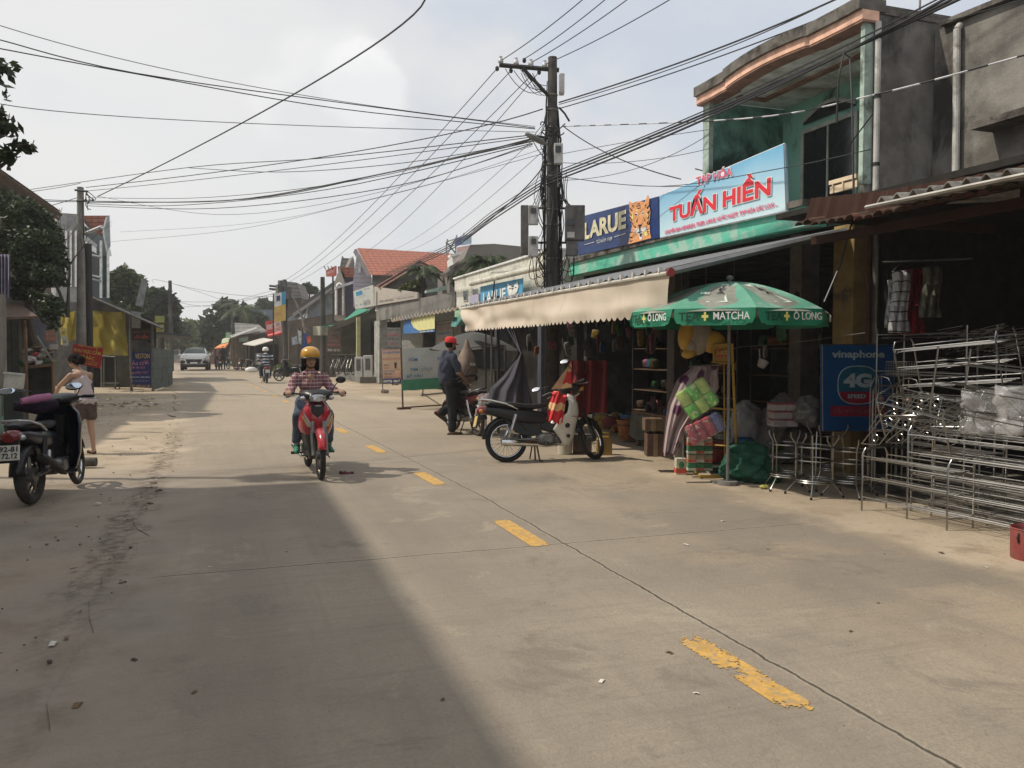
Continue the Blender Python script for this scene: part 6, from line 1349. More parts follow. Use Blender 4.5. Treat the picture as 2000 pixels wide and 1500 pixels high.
g=MB();g.tube([(.38,.30,.93),(.50,.12,.90),(.55,-.05,.94)],[.045,.07,.045],12);g.build('purple_roll',mat('deep_purple_cloth',(.018,.008,.022),var=.3,r=.85),t,smooth=True)
redp=mat('red_bike_paint',(.42,.022,.035),r=.22,coat=.6,var=.06)
st_r=dict(body=redp,shield=redp,tyre=rubber,plate=plw,side=redp,mirrors=(1,),mpos={1:(.72,.31,1.13)},mdir=(-1,.05,0),stand=0,sig=lens_clear,rim=mat('gold_rim',(.45,.38,.25),r=.3,m=.9),alloy=1,fork=dullal,rows=[(.50,.70,.955,.17),(.58,.72,.98,.20),(.68,.80,1.0,.20),(.78,.83,.99,.17),(.88,.84,.95,.10)])
RP=V((.985,10.85,0));RRZ=R(-88.5)
rb,rS=bike('red underbone motorbike ridden toward the camera by the woman in the yellow helmet',tuple(RP),RRZ,st_r,steer=R(-1))
g=MB();shield(g,[(.20,.76,.85,.08),(.32,.70,.91,.12),(.44,.64,.94,.155),(.52,.70,.945,.165)]);o=g.build('lower_shield',satin,rb,smooth=True);md=o.modifiers.new('s','SOLIDIFY');md.thickness=.01
g=MB();g.prism([(-.075,.86),(.075,.86),(.07,.76),(.0,.70),(-.07,.76)],.975,1.005,'yz');nose=g.build('nose_panel',satin,rb,bevel=.008)
text('HONDA',frame((1.012,-.03,.835),(0,1,0),(0,0,1)),.07,.015,wl,nose,dep=.001,bold=.02)
silv=mat('silver_decal',(.5,.5,.5),r=.3,m=.5);
for s in(-1,1):
 g=MB();g.add([(.95,s*.165,.77),(.955,s*.15,.76),(1.00,s*.055,.60),(.985,s*.03,.585),(.985,s*.09,.585),(.97,s*.13,.66)],[(0,1,2,3,4,5)]);
 for q in g.v:q.x+=.022
 g.build('decal',silv,rb)
 g=MB();g.add([(.955,s*.172,.74),(.985,s*.10,.60),(.98,s*.12,.60),(.95,s*.178,.71)],[(0,1,2,3)]);
 for q in g.v:q.x+=.024
 g.build('decal',mat('gold_decal',(.55,.40,.15),r=.4),rb)
st_m=dict(body=mat('maroon_plastic',(.06,.012,.014),r=.3,coat=.3),shield=satin,tyre=rubberd,plate=mat('plate_pale_yellow',(.55,.52,.34),r=.5),ptext=('92-X1','551.67'),side=mat('maroon_plastic'),mirrors=(1,-1),mpos={1:(.72,.33,1.17),-1:(.72,-.30,1.17)},mdir=(-1,0,.5),upex=1,exm=dullal,alloy=1,mg=st_w['mg'])
MP=gp(934,852)
mbk,mS=bike('dark maroon motorbike seen from behind next to the man in the red cap',tuple(MP),R(96),st_m,steer=R(12),lean=R(-4))
st_f=dict(body=satin,shield=satin,tyre=rubber,alloy=1,plate=plw,side=satin)
FP=gp(521,749)
fb,fS=bike('dark motorbike ridden away by the man in the striped shirt',tuple(FP),R(93),st_f)
pk=[(428,722,100,'dark parked motorbike beside the bend nearest the orange awning'),(446,721,60,'parked motorbike just right of the one under the orange awning'),(462,723,40,'parked motorbike in the middle of the distant row'),(478,724,25,'parked motorbike in the distant row close to the white bag'),(490,726,15,'last parked motorbike of the distant row beside the leaning poster')]
for u,v,a,lb in pk:clone(fb,gp(u,v),R(a),lb,'motorbikes parked in a distant row')
clone(fb,gp(592,745),R(150),'maroon motorbike mostly hidden behind the rider next to the bicycles',None)
t=T('plastic_bag','clear crumpled plastic bag hung behind the dark maroon motorbike','bag',tuple(MP))
g=MB();g.ell((0,0,0),(.16,.12,.17),18,12);c=pD(950,788,13.6)
for q in g.v:q+=V((noise.noise(q*9),noise.noise(q*9+V((7,0,0))),noise.noise(q*9+V((0,7,0)))))*.07;q+=c
plas=mat('clear_plastic',(.65,.65,.66),r=.15,alpha=.30,var=.3,sc=20,coat=.6)
g.build('bag_body',plas,t,world=True)
# -- people
skin=mat('skin_tan',(.42,.25,.165),var=.08,r=.55);skinf=mat('skin_fair',(.42,.26,.18),var=.06,r=.5);skind=mat('skin_brown',(.22,.12,.075),var=.08,r=.55)
hairm=mat('black_hair',(.010,.008,.007),r=.8,bump=.5,bs=80,spec=.1)
def wrinkle(o,amp=.006,sc=9.,st=(1,1,.5)):
 me=o.data;ns=[v.normal.copy()for v in me.vertices]
 for v,n in zip(me.vertices,ns):
  p=V((v.co.x*st[0],v.co.y*st[1],v.co.z*st[2]))*sc;v.co+=n*(abs(noise.noise(p))*2-.5)*amp
def hand(g,w,d,nrm,curl=.9,side=1,s=1.):
 w,d,nrm=V(w),V(d).normalized(),V(nrm).normalized();lat=d.cross(nrm).normalized()*side;nrm=(nrm-d*nrm.dot(d)).normalized()
 g.ell(w+d*.045*s,(.001,.001,.001),6,4)
 for k in range(4):
  y=(-.028+.019*k)*s;base=w+d*.015*s+lat*y*.7;kn=w+d*.085*s+lat*y;g.cap(base,kn,.014*s,.0115*s,8)
  L_=(.036,.042,.040,.031)[k]*s;p=kn;a=curl*.5
  for j in range(3):
   q=p+(d*math.cos(a)+nrm*math.sin(a))*L_*(1,.75,.6)[j];g.cap(p,q,.0095*s,.0085*s,8);p=q;a+=curl*.75
 tb=w+d*.03*s-lat*.03*s;t1=tb+(d*.6-lat*.7+nrm*.5).normalized()*.035*s;t2=t1+(d*.7-lat*.1+nrm*.8).normalized()*.03*s;g.cap(w+d*.01,tb,.014*s,.013*s,8);g.cap(tb,t1,.012*s,.010*s,8);g.cap(t1,t2,.010*s,.009*s,8)
def headM(c,f,up=(0,0,1)):
 f=V(f).normalized();l=V(up).cross(f).normalized();u=f.cross(l)
 return Matrix(((f.x,l.x,u.x,c[0]),(f.y,l.y,u.y,c[1]),(f.z,l.z,u.z,c[2]),(0,0,0,1)))
def head_fill(g,M,s=1.):
 def e(c,r):g.ell([x*s for x in c],[x*s for x in r],14,10,M=M)
 e((-.008,0,.035),(.095,.076,.088));e((.022,0,-.025),(.066,.058,.078));e((.052,0,-.072),(.028,.032,.024));e((.086,0,-.008),(.018,.013,.030));e((.097,0,-.022),(.013,.016,.011));e((.075,0,.028),(.018,.055,.012))
 e((.080,0,-.046),(.012,.024,.007));e((.079,0,-.056),(.012,.022,.007))
 for y in(-1,1):e((.0,y*.076,-.005),(.018,.010,.030));e((.058,y*.038,-.02),(.022,.022,.022))
def eyes(parent,M,s=1.):
 for y in(-1,1):
  g=MB();g.ell((.079*s,y*.031*s,.008*s),(.011,.014,.008),8,6,M=M);e=g.build('eye',mat('eye_white',(.45,.42,.38),r=.3),parent,world=True)
  g=MB();g.ell((.089*s,y*.031*s,.008*s),(.004,.006,.006),8,6,M=M);g.build('iris',hairm,e,world=True)
  g=MB();g.tube([M@V((.085*s,y*.016*s,.028*s)),M@V((.086*s,y*.034*s,.033*s)),M@V((.074*s,y*.05*s,.027*s))],.0035,4);g.build('eyebrow',hairm,parent,world=True)
 g=MB();g.ell((.090*s,0,-.050*s),(.006,.021,.0045),10,6,M=M);g.build('mouth',mat('lips',(.20,.07,.06),r=.5),parent,world=True)
def limb(g,pts,rs):
 for i in range(len(pts)-1):g.cap(pts[i],pts[i+1],rs[i],rs[i+1])
def foot(g,a,d,s=1.,r=.036):
 a,d=V(a),V(d).normalized();h=a-d*.03*s-V((0,0,.045));g.cap(a,h,r,r*.95);g.cap(h,a+d*.10*s-V((0,0,.055)),r*.95,r*.8);g.cap(a+d*.08*s-V((0,0,.058)),a+d*.155*s-V((0,0,.062)),r*.85,r*.55)
Mloc=lambda loc,rz:Matrix.Translation(V(loc))@Matrix.Rotation(rz,4,'Z')
M=Mloc(RP,RRZ);w=lambda*p:M@V(p)
t=T('person','woman in plaid shirt, jeans and yellow helmet riding the red motorbike toward the camera','person',tuple(RP),0)
HM=headM(w(.36,.0,1.375),(M.to_3x3()@V((1,0,-.02))))
def body(g):
 head_fill(g,HM,1.0);g.cap(w(.32,0,1.18),w(.345,0,1.30),.055,.048)
 limb(g,[w(.30,0,1.16),w(.26,0,.95),w(.24,0,.86)],[.10,.11,.12])
 for s in(-1,1):
  limb(g,[w(.30,s*.16,1.15),w(.40,s*.25,.99),w(.66,s*.29,.985)],[.045,.038,.028])
  hand(g,w(.70,s*.305,1.0),M.to_3x3()@V((.95,s*.05,.05)),M.to_3x3()@V((0,0,-1)),1.15,-s)
  limb(g,[w(.28,s*.09,.84),w(.62,s*.17,.70),w(.50,s*.19,.34)],[.075,.055,.035])
  foot(g,w(.50,s*.19,.34),M.to_3x3()@V((1,s*.12,0)))
bd=blob('body',body,.0085,skin,t,3,world=True);eyes(bd,HM)
plaid=mat('plaid_cotton',(.24,.09,.10),fn=chain(stripes(0,.045,.35,(.14,.05,.08)),stripes(2,.045,.22,(.50,.40,.38)),stripes(0,.045,.12,(.45,.36,.36))),r=.9)
def shirt(g):
 limb(g,[w(.30,0,1.17),w(.27,0,1.0),w(.26,0,.86)],[.112,.130,.140])
 g.ell(w(.30,0,1.14),(.18,.10,.075),16,10);g.ell(w(.33,0,1.06),(.145,.10,.11),16,10);g.ell(w(.30,0,.84),(.17,.15,.10),16,10)
 for s in(-1,1):limb(g,[w(.30,s*.165,1.155),w(.40,s*.255,.99),w(.62,s*.285,.985)],[.062,.054,.042])
sh=blob('shirt',shirt,.011,plaid,t,4,world=True);wrinkle(sh,.014,11)
g=MB()
for s in(-1,1):g.add([w(.40,s*.015,1.10),w(.385,s*.075,1.215),w(.36,s*.10,1.20),w(.405,s*.065,1.12)],[(0,1,2,3)])
o=g.build('collar',plaid,sh,world=True);md=o.modifiers.new('s','SOLIDIFY');md.thickness=.006
g=MB();g.add([w(.425,-.03,1.165),w(.425,.03,1.165),w(.425,0,1.08)],[(0,1,2)]);g.ell(w(.375,0,1.165),(.045,.055,.05),10,8);g.build('neckline_skin',skin,bd,world=True,smooth=True)
jeans=mat('faded_jeans',(.055,.075,.11),c2=(.10,.12,.16),sc=7,r=.9);flow=mat('flowery_trousers',(.12,.09,.13),c2=(.28,.15,.18),sc=14,r=.9)
def trous(g):
 for s in(-1,1):limb(g,[w(.28,s*.09,.84),w(.62,s*.175,.70),w(.50,s*.195,.40)],[.092,.072,.058])
o=blob('trousers',trous,.011,[jeans,jeans][0],t,4,world=True);wrinkle(o,.01,10)
def shoes(g):
 for s in(-1,1):foot(g,w(.50,s*.19,.335),M.to_3x3()@V((1,s*.12,0)),1.05,.042)
blob('shoes',shoes,.009,mat('green_shoes',(.03,.20,.12),r=.6),t,2,world=True)
def hairf(g):
 g.ell((-.03,0,.02),(.10,.094,.10),14,10,M=HM)
 for s in(-1,1):g.cap(HM@V((-.01,s*.082,.01)),HM@V((.0,s*.088,-.09)),.026,.02);g.cap(HM@V((-.05,s*.07,-.03)),HM@V((-.05,s*.085,-.12)),.035,.03)
 g.cap(HM@V((-.07,0,0)),HM@V((-.09,0,-.13)),.06,.05)
blob('hair',hairf,.010,hairm,t,2,world=True)
helm_y=mat('yellow_helmet',(.58,.30,.03),var=.06,r=.25,coat=.5)
g=MB();g.lathe([(.125,.0),(.132,.03),(.130,.06),(.115,.10),(.085,.13),(.045,.148),(1e-4,.153)],22,M=HM@Matrix.Translation((-.010,0,.026))@Matrix.Diagonal((.92,.92,.88,1)),sx=1.08,sy=.98);hl=g.build('helmet',helm_y,t,world=True,smooth=True)
g=MB();g.ring((0,0,0),.128,.013,'Z',24,6,M=HM@Matrix.Translation((-.012,0,.020))@Matrix.Diagonal((1.0,.90,.9,1)));
g.grid(lambda u,v:(HM@V((.105+.055*v*math.cos((u-.5)*2.0)-.03*(abs(u-.5)*2)**2*1.8,.115*math.sin((u-.5)*2.0)*(1+.1*v),.028-.012*v))),12,3);g.build('visor_brim',mat('dark_brim',(.03,.028,.025),r=.3),hl,world=True,smooth=True)
g=MB();g.tube([HM@V((.02,.085,.02)),HM@V((.02,.07,-.06)),HM@V((.045,.02,-.105)),HM@V((.045,-.02,-.105)),HM@V((.02,-.07,-.06)),HM@V((.02,-.085,.02))],.006,5);g.build('chin_strap',satin,hl,world=True)
MB0=gp(878,849);fdir=V((.86,.05,0)).normalized();ang=math.atan2(fdir.y,fdir.x)
M2=Mloc(MB0,R(6));m=lambda*p:M2@V(p)
t=T('person','man in red cap, dark blue shirt and black trousers leaning over the maroon motorbike handlebar','person',tuple(MB0),0)
HM=headM(m(.03,0,1.575),(M2.to_3x3()@V((1,.25,-.12))))
def body(g):
 head_fill(g,HM,1.);g.cap(m(-.02,0,1.40),m(.01,0,1.52),.056,.052);limb(g,[m(-.02,0,1.36),m(-.04,0,1.1),m(-.04,0,.92)],[.11,.12,.12])
 for s,e,h_ in((-1,(.10,-.26,1.10),(.25,-.18,.93)),(1,(.14,.28,1.10),(.34,.42,1.0))):
  limb(g,[m(-.01,s*.185,1.355),m(*e),m(*h_)],[.05,.042,.028]);d=(m(*h_)-m(*e)).normalized();hand(g,m(*h_),d,(0,0,-1),.9,-s)
 limb(g,[m(-.04,-.09,.90),m(.02,-.09,.50),m(.02,-.07,.09)],[.08,.06,.04]);foot(g,m(.02,-.07,.085),M2.to_3x3()@V((1,0,0)))
 limb(g,[m(-.04,.09,.90),m(.18,.12,.52),m(-.14,.10,.42)],[.08,.06,.04]);foot(g,m(-.17,.10,.42),M2.to_3x3()@V((.4,0,-.3)))
bd=blob('body',body,.0095,skind,t,3,world=True);eyes(bd,HM)
navy=mat('navy_cotton',(.028,.034,.055),c2=(.04,.047,.07),sc=6,r=.9)
def shirt(g):
 limb(g,[m(-.02,0,1.36),m(-.05,0,1.12),m(-.05,0,.95)],[.135,.15,.145]);g.ell(m(-.02,0,1.335),(.13,.205,.09),16,10,rot=(0,0,R(6)));g.ell(m(-.06,0,1.18),(.14,.185,.2),16,10)
 for s,e in((-1,(.07,-.25,1.16)),(1,(.08,.26,1.18))):limb(g,[m(-.01,s*.19,1.35),m(*e)],[.078,.068])
o=blob('shirt',shirt,.012,navy,t,4,world=True);wrinkle(o,.022,9)
blackc=mat('black_trousers',(.013,.013,.015),r=.9,var=.3)
def trous(g):
 g.ell(m(-.05,0,.93),(.14,.17,.12),16,10);limb(g,[m(-.04,-.09,.90),m(.02,-.09,.50),m(.02,-.07,.12)],[.105,.082,.072]);limb(g,[m(-.04,.09,.90),m(.18,.12,.52),m(-.10,.10,.40)],[.105,.085,.075])
o=blob('trousers',trous,.012,blackc,t,4,world=True);wrinkle(o,.016,8)
def sandal(g):
 for a,d in((m(.02,-.07,.08),(1,0,0)),(m(-.17,.10,.42),(.4,0,-.3))):dd=(M2.to_3x3()@V(d)).normalized();g.cap(a-dd*.06-V((0,0,.07)),a+dd*.17-V((0,0,.07)),.035,.035)
blob('sandals',sandal,.01,mat('brown_sandal',(.05,.03,.02),r=.7),t,1,world=True)
def hairf(g):g.ell((-.025,0,.02),(.088,.082,.088),14,10,M=HM)
blob('hair',hairf,.010,hairm,t,2,world=True)
capm=mat('red_cap_cloth',(.62,.035,.03),r=.85,var=.1)
g=MB();g.lathe([(.103,.0),(.104,.04),(.092,.08),(.06,.105),(1e-4,.115)],18,M=HM@Matrix.Translation((-.012,0,.035)),sx=1.05,sy=.93);g.grid(lambda u,v:HM@V((.085+.085*v*math.cos((u-.5)*1.6),.082*math.sin((u-.5)*2.0),.042-.02*v-.012*(2*abs(u-.5))**2)),10,4);o=g.build('cap',capm,t,world=True,smooth=True)
g=MB();g.ell((.055,0,-.045),(.05,.062,.048),12,8,M=HM);g.build('face_mask',mat('dark_mask',(.015,.015,.02),r=.9),t,world=True,smooth=True)
WB0=gp(168,886);M3=Mloc(WB0,math.atan2(.78,-.62));k=lambda*p:M3@V(p)
t=T('person','woman in pale pink camisole and dark shorts bending forward behind the parked black motorbike','person',tuple(WB0),0)
HM=headM(k(.22,0,1.315),(M3.to_3x3()@V((1,.35,-.75))))
def body(g):
 head_fill(g,HM,1.);g.cap(k(.13,0,1.17),k(.19,0,1.26),.045,.042);limb(g,[k(.10,0,1.12),k(.03,0,.92),k(0,0,.76)],[.095,.092,.11]);g.ell(k(.09,0,1.13),(.08,.15,.06),14,10,rot=(0,0,math.atan2(.78,-.62)))
 for s,e,h_ in((1,(.25,.22,.98),(.42,.20,.82)),(-1,(.22,-.18,.95),(.38,-.10,.80))):
  limb(g,[k(.10,s*.145,1.13),k(*e),k(*h_)],[.038,.031,.021]);d=(k(*h_)-k(*e)).normalized();hand(g,k(*h_),d,(0,0,-1),.7,-s,.9)
 limb(g,[k(0,-.07,.74),k(-.01,-.075,.42),k(-.07,-.07,.08)],[.078,.048,.030]);g.cap(k(-.02,-.075,.34),k(-.06,-.07,.22),.045,.036);foot(g,k(-.07,-.07,.08),M3.to_3x3()@V((1,-.1,0)),.9,.03)
 limb(g,[k(0,.07,.74),k(.06,.09,.42),k(.06,.09,.08)],[.078,.048,.030]);g.cap(k(.055,.09,.34),k(.05,.09,.22),.045,.036);foot(g,k(.06,.09,.08),M3.to_3x3()@V((1,.1,0)),.9,.03)
bd=blob('body',body,.0085,skinf,t,3,world=True);eyes(bd,HM)
pinkc=mat('pale_pink_cotton',(.50,.42,.42),c2=(.56,.48,.47),sc=5,r=.9,sub=.1)
def top(g):
 limb(g,[k(.07,0,1.05),k(.02,0,.90),k(-.01,0,.76)],[.105,.115,.125]);g.ell(k(.075,0,1.03),(.11,.15,.06),14,10,rot=(0,0,math.atan2(.78,-.62)));g.ell(k(-.01,0,.76),(.13,.155,.07),14,10,rot=(0,0,math.atan2(.78,-.62)))
 for s in(-1,1):g.tube([k(.05,s*.07,1.06),k(.07,s*.075,1.17),k(.14,s*.08,1.195)],.012,8)
o=blob('camisole',top,.010,pinkc,t,3,world=True);wrinkle(o,.014,14,(1,1,.2))
def shorts(g):
 g.ell(k(0,0,.71),(.125,.15,.09),14,10,rot=(0,0,math.atan2(.78,-.62)));g.cap(k(0,-.07,.72),k(-.005,-.078,.54),.10,.088);g.cap(k(0,.07,.72),k(.035,.085,.54),.10,.088)
o=blob('shorts',shorts,.011,mat('brown_print_cotton',(.07,.045,.045),c2=(.11,.08,.075),sc=18,r=.9),t,3,world=True);wrinkle(o,.01,10)
def hairf(g):g.ell((-.02,0,.035),(.098,.090,.094),14,10,M=HM);g.ell((-.095,0,-.03),(.06,.062,.075),12,8,M=HM);g.cap(HM@V((-.03,.08,.0)),HM@V((-.06,.06,-.06)),.03,.03)
blob('hair',hairf,.010,hairm,t,2,world=True)
g=MB();g.tube([HM@V((.02,.08,.10)),HM@V((.055,.03,.115)),HM@V((.055,-.03,.115)),HM@V((.02,-.08,.10))],.007,8);g.build('sunglasses',satin,t,world=True)
def sl_(g):
 for a in(k(-.07,-.07,.03),k(.06,.09,.03)):d=M3.to_3x3()@V((1,0,0));g.cap(a-d*.04-V((0,0,.012)),a+d*.13-V((0,0,.012)),.022,.026)
blob('sandals',sl_,.008,MC['brown_sandal'],t,1,world=True)
M4=Mloc(FP,R(93));f=lambda*p:M4@V(p)
t=T('person','man in navy and white striped shirt and white helmet riding away on a dark motorbike','person',tuple(FP),0)
HM=headM(f(.38,0,1.44),(M4.to_3x3()@V((1,0,0))))
def body(g):
 head_fill(g,HM);g.cap(f(.32,0,1.25),f(.36,0,1.36),.055,.05)
 for s in(-1,1):limb(g,[f(.30,s*.18,1.2),f(.42,s*.29,1.0),f(.70,s*.29,1.0)],[.045,.04,.03]);hand(g,f(.70,s*.29,1.0),M4.to_3x3()@V((1,0,0)),(0,0,-1),1.1,-s);limb(g,[f(.28,s*.09,.84),f(.62,s*.2,.72),f(.50,s*.2,.34)],[.09,.06,.045]);foot(g,f(.50,s*.2,.34),M4.to_3x3()@V((1,0,0)))
blob('body',body,.014,skind,t,2,world=True)
def shirt(g):
 limb(g,[f(.30,0,1.2),f(.26,0,.88)],[.14,.16]);g.ell(f(.29,0,1.17),(.215,.12,.10),14,8)
 for s in(-1,1):limb(g,[f(.30,s*.19,1.2),f(.42,s*.29,1.02)],[.075,.06])
blob('shirt',shirt,.016,mat('striped_cotton',(.03,.04,.07),fn=stripes(2,.13,.35,(.5,.52,.55)),r=.9),t,3,world=True)
def trous(g):
 for s in(-1,1):limb(g,[f(.28,s*.09,.84),f(.62,s*.2,.72),f(.50,s*.2,.34)],[.11,.08,.065])
blob('trousers',trous,.016,navy,t,3,world=True)
g=MB();g.lathe([(.128,-.03),(.134,.03),(.120,.08),(.08,.125),(1e-4,.145)],18,M=HM@Matrix.Translation((-.01,0,.02)));g.build('helmet',white,t,world=True,smooth=True)
q0=gp(436,722);t=T('person','distant person in black standing by the parked motorbikes at the bend','person',tuple(q0))
def body(g):g.ell(q0+V((0,0,1.62)),(.09,.09,.12),12,8);limb(g,[q0+V((0,0,1.4)),q0+V((0,0,1.0))],[.15,.15]);[limb(g,[q0+V((s*.18,0,1.4)),q0+V((s*.26,-.1,1.1)),q0+V((s*.2,-.3,.95))],[.06,.05,.035])for s in(-1,1)];[limb(g,[q0+V((s*.09,0,.95)),q0+V((s*.1,-.05,.5)),q0+V((s*.1,0,.06))],[.10,.07,.05])for s in(-1,1)];[foot(g,q0+V((s*.1,0,.07)),(0,-1,0))for s in(-1,1)]
blob('body',body,.02,mat('black_outfit',(.012,.012,.012),r=.9),t,2,world=True)
# -- market parasol
UC=pD(1425,560,9.1);UX,UY=UC.x,UC.y;UZ=pD(1428,543,9.1).z
t=T('market_parasol','large green eight panelled parasol printed TEA+ MATCHA on its valance over the yellow stand','parasol',(UX,UY,0))
UR,uz1,uz0=1.06,1.905,1.735
fwd=V((-UX,-UY,0)).normalized();a0=math.atan2(fwd.y,fwd.x)
ang=[a0+R(14+45*k)for k in range(8)]
def corner(k,r=UR,z=uz1):a=ang[k%8];return V((UX+r*math.cos(a),UY+r*math.sin(a),z))
ug=mat('parasol_green_top',(.14,.42,.29),c2=(.22,.50,.37),sc=2.5,r=.55,sub=.25,fn=lambda t,tcn,c:mixc(mapr(noi(tcn.outputs['Object'],2.2,5,.6,t),.52,.66,0,.8,t=t),c,(.45,.62,.54),t))
uv_=mat('parasol_valance',(.02,.22,.12),c2=(.03,.27,.15),sc=3,r=.55,sub=.15);und=mat('parasol_underside',(.30,.31,.26),r=.8,sub=.2)
def dome(u,v,A,B):
 p=A.lerp(B,u);c=V((UX,UY,0));rr=1-v;q=c.lerp(V((p.x,p.y,0)),rr);sag=-.035*math.sin(pi*u)*math.sin(pi*min(1,rr))
 return V((q.x,q.y,uz1+(UZ-.04-uz1)*(1-rr**1.75)+sag))
for k in range(8):
 A,B=corner(k),corner(k+1);g=MB();g.grid(lambda u,v:dome(u,v,A,B),8,10)
 pn=g.build('canopy_panel',ug,t,world=True,smooth=True)
 g=MB();dn=V(((A+B)/2-V((UX,UY,0))).xy.normalized().to_3d())
 def vl(u,v):
  e=min(u,1-u);cut=.55 if e<.02 else .9 if e<.08 else 1
  p=A.lerp(B,.015+.97*u)+dn*(.02*math.sin(u*9+k)+.015)*v;return V((p.x,p.y,uz1-(uz1-uz0)*v*cut))
 g.grid(vl,26,5);g.build('valance',uv_,pn,world=True,smooth=True)
g=MB();g.lathe([(UR*.97,uz1-.03),(UR*.8,uz1+.08),(UR*.4,uz1+.25),(.05,UZ-.08)],24,(UX,UY,0));g.build('underside',und,t,world=True,smooth=True)
g=MB();g.cyl((UX,UY,0),(UX,UY,UZ+.03),.018,n=8);g.ell((UX,UY,UZ),(.04,.04,.03),10,6);g.build('pole',mat('pale_grey_pole',(.20,.20,.19),r=.5),t,world=True)
g=MB()
for k in range(8):g.tube([(UX,UY,uz1+.02),corner(k,UR*.95,uz1-.02)],.007,4)
g.build('ribs',steeld,t,world=True)
g=MB();g.cyl((UX,UY,.0),(UX,UY,.05),.11,n=16);g.build('base',cemf,t,world=True)
dgl=mat('dark_green_letters',(.015,.07,.04),r=.5)
def vtext(k,s,f0,f1,z0,z1,mt,bold=.02):
 A,B=corner(k),corner(k-1)
 A,B=corner(k-1),corner(k)
 L_,R_=(A,B)
 if(R_-L_).dot(V((.945,-.327,0)))<0:L_,R_=R_,L_
 dn=V((((A+B)/2)-V((UX,UY,0))).xy.normalized().to_3d())
 o=L_.lerp(R_,f0)+dn*.045;o.z=z0;text(s,frame(o,R_-L_,(0,0,1)),(R_-L_).length*(f1-f0),z1-z0,mt,t,world=True,bold=bold,dep=.002)
zt0,zt1=uz0+.045,uz0+.13
for k,w_ in((0,'MATCHA'),(1,'Ô LONG'),(7,'Ô LONG'),(2,'MATCHA')):
 vtext(k,'TEA',.08,.34,zt0,zt1,dgl,.03);vtext(k,'+',.36,.44,zt0,zt1,tyel,.05);vtext(k,w_,.50,.93,zt0+.01,zt1+(.02 if w_[0]=='Ô' else 0),wl,.01)
def dpan(k,u,v,off_=.006):
 A,B=corner(k-1),corner(k);L_,R_=(A,B)if(B-A).dot(V((.945,-.327,0)))>0 else(B,A)
 p=dome(u,v,L_,R_);return p+V((p.x-UX,p.y-UY,.9)).normalized()*off_
palep=mat('pale_print',(.62,.70,.60),var=.1,r=.6)
for k in(0,1):
 g=MB();g.grid(lambda u,v:dpan(k,.36+.30*u+(.06*math.sin(pi*v)*(u-.5)*-1.6),.12+.60*v,.014),6,8);g.build('bottle_print',palep,t,world=True,smooth=True)
 A_=dpan(k,.45,.30,.03);B_=dpan(k,.60,.30,.03);C_2=dpan(k,.45,.62,.03)
 for i,ch in enumerate('TEA'):
  o=dpan(k,.44,.54-.10*i,.026);x_=dpan(k,.58,.54-.10*i,.026)-o;z_=dpan(k,.44,.62-.10*i,.026)-o;text(ch,frame(o,x_,z_),x_.length,z_.length*.9,dkl,t,world=True,bold=.02)
 o=dpan(k,.14,.30,.02);x_=dpan(k,.30,.30,.02)-o;z_=dpan(k,.14,.38,.02)-o
 if k==0:text('VỊ MỚI',frame(o,x_,z_),x_.length,z_.length,wl,t,world=True,bold=.01)
# -- things under the parasol
ystd=mat('yellow_steel',(.42,.25,.03),var=.15,r=.5)
Q=lambda u,v,D=9.6:pD(u,v,D)
t=T('display_stand','yellow steel display stand with small sign box under the green parasol','stand',tuple(gp(1440,930)))
b0=gp(1350,924);b1=gp(1368,936);b2=gp(1460,936);b3=gp(1432,926)
g=MB();g.tube([b0+V((0,0,.07)),b1+V((0,0,.03)),b2+V((0,0,.03)),b3+V((0,0,.06))],.018,4);g.build('base_frame',ystd,t,world=True)
tp=Q(1430,672,9.5);g=MB();g.tube([gp(1440,930),tp],.019,4);g.build('upright',ystd,t,world=True)
g=MB();g.tube([Q(1414,710,9.8),Q(1416,925,9.8)],.012,4);g.build('upright',ystd,t,world=True)
for v in(710,800,872):g=MB();g.tube([Q(1390,v-3,9.75),Q(1434,v,9.5)],.010,4);g.build('cross_bar',ystd,t,world=True)
sb_=pxp(t,'sign_box',lambda u,v:pD(u,v,9.55),[(1394,673),(1429,670),(1429,706),(1394,706)],(.02,.05,0),ystd);pxp(t,'red_label',lambda u,v:pD(u,v,9.53),[(1397,683),(1424,681),(1424,698),(1397,699)],(0,.005,0),mat('label_red',(.45,.12,.05),var=.3,sc=30,r=.6));text('SNACK',frame(pD(1399,694,9.51),pD(1422,692,9.51)-pD(1399,694,9.51),(0,0,1)),.13,.05,ylw,t,world=True,bold=.03)
g=MB();c=gp(1405,928);g.box(c+V((0,0,.06)),(.24,.12,.08),(0,0,-YAW));g.build('weight_block',mat('dark_grey_block',(.06,.065,.07),r=.8),t,world=True,bevel=.01)
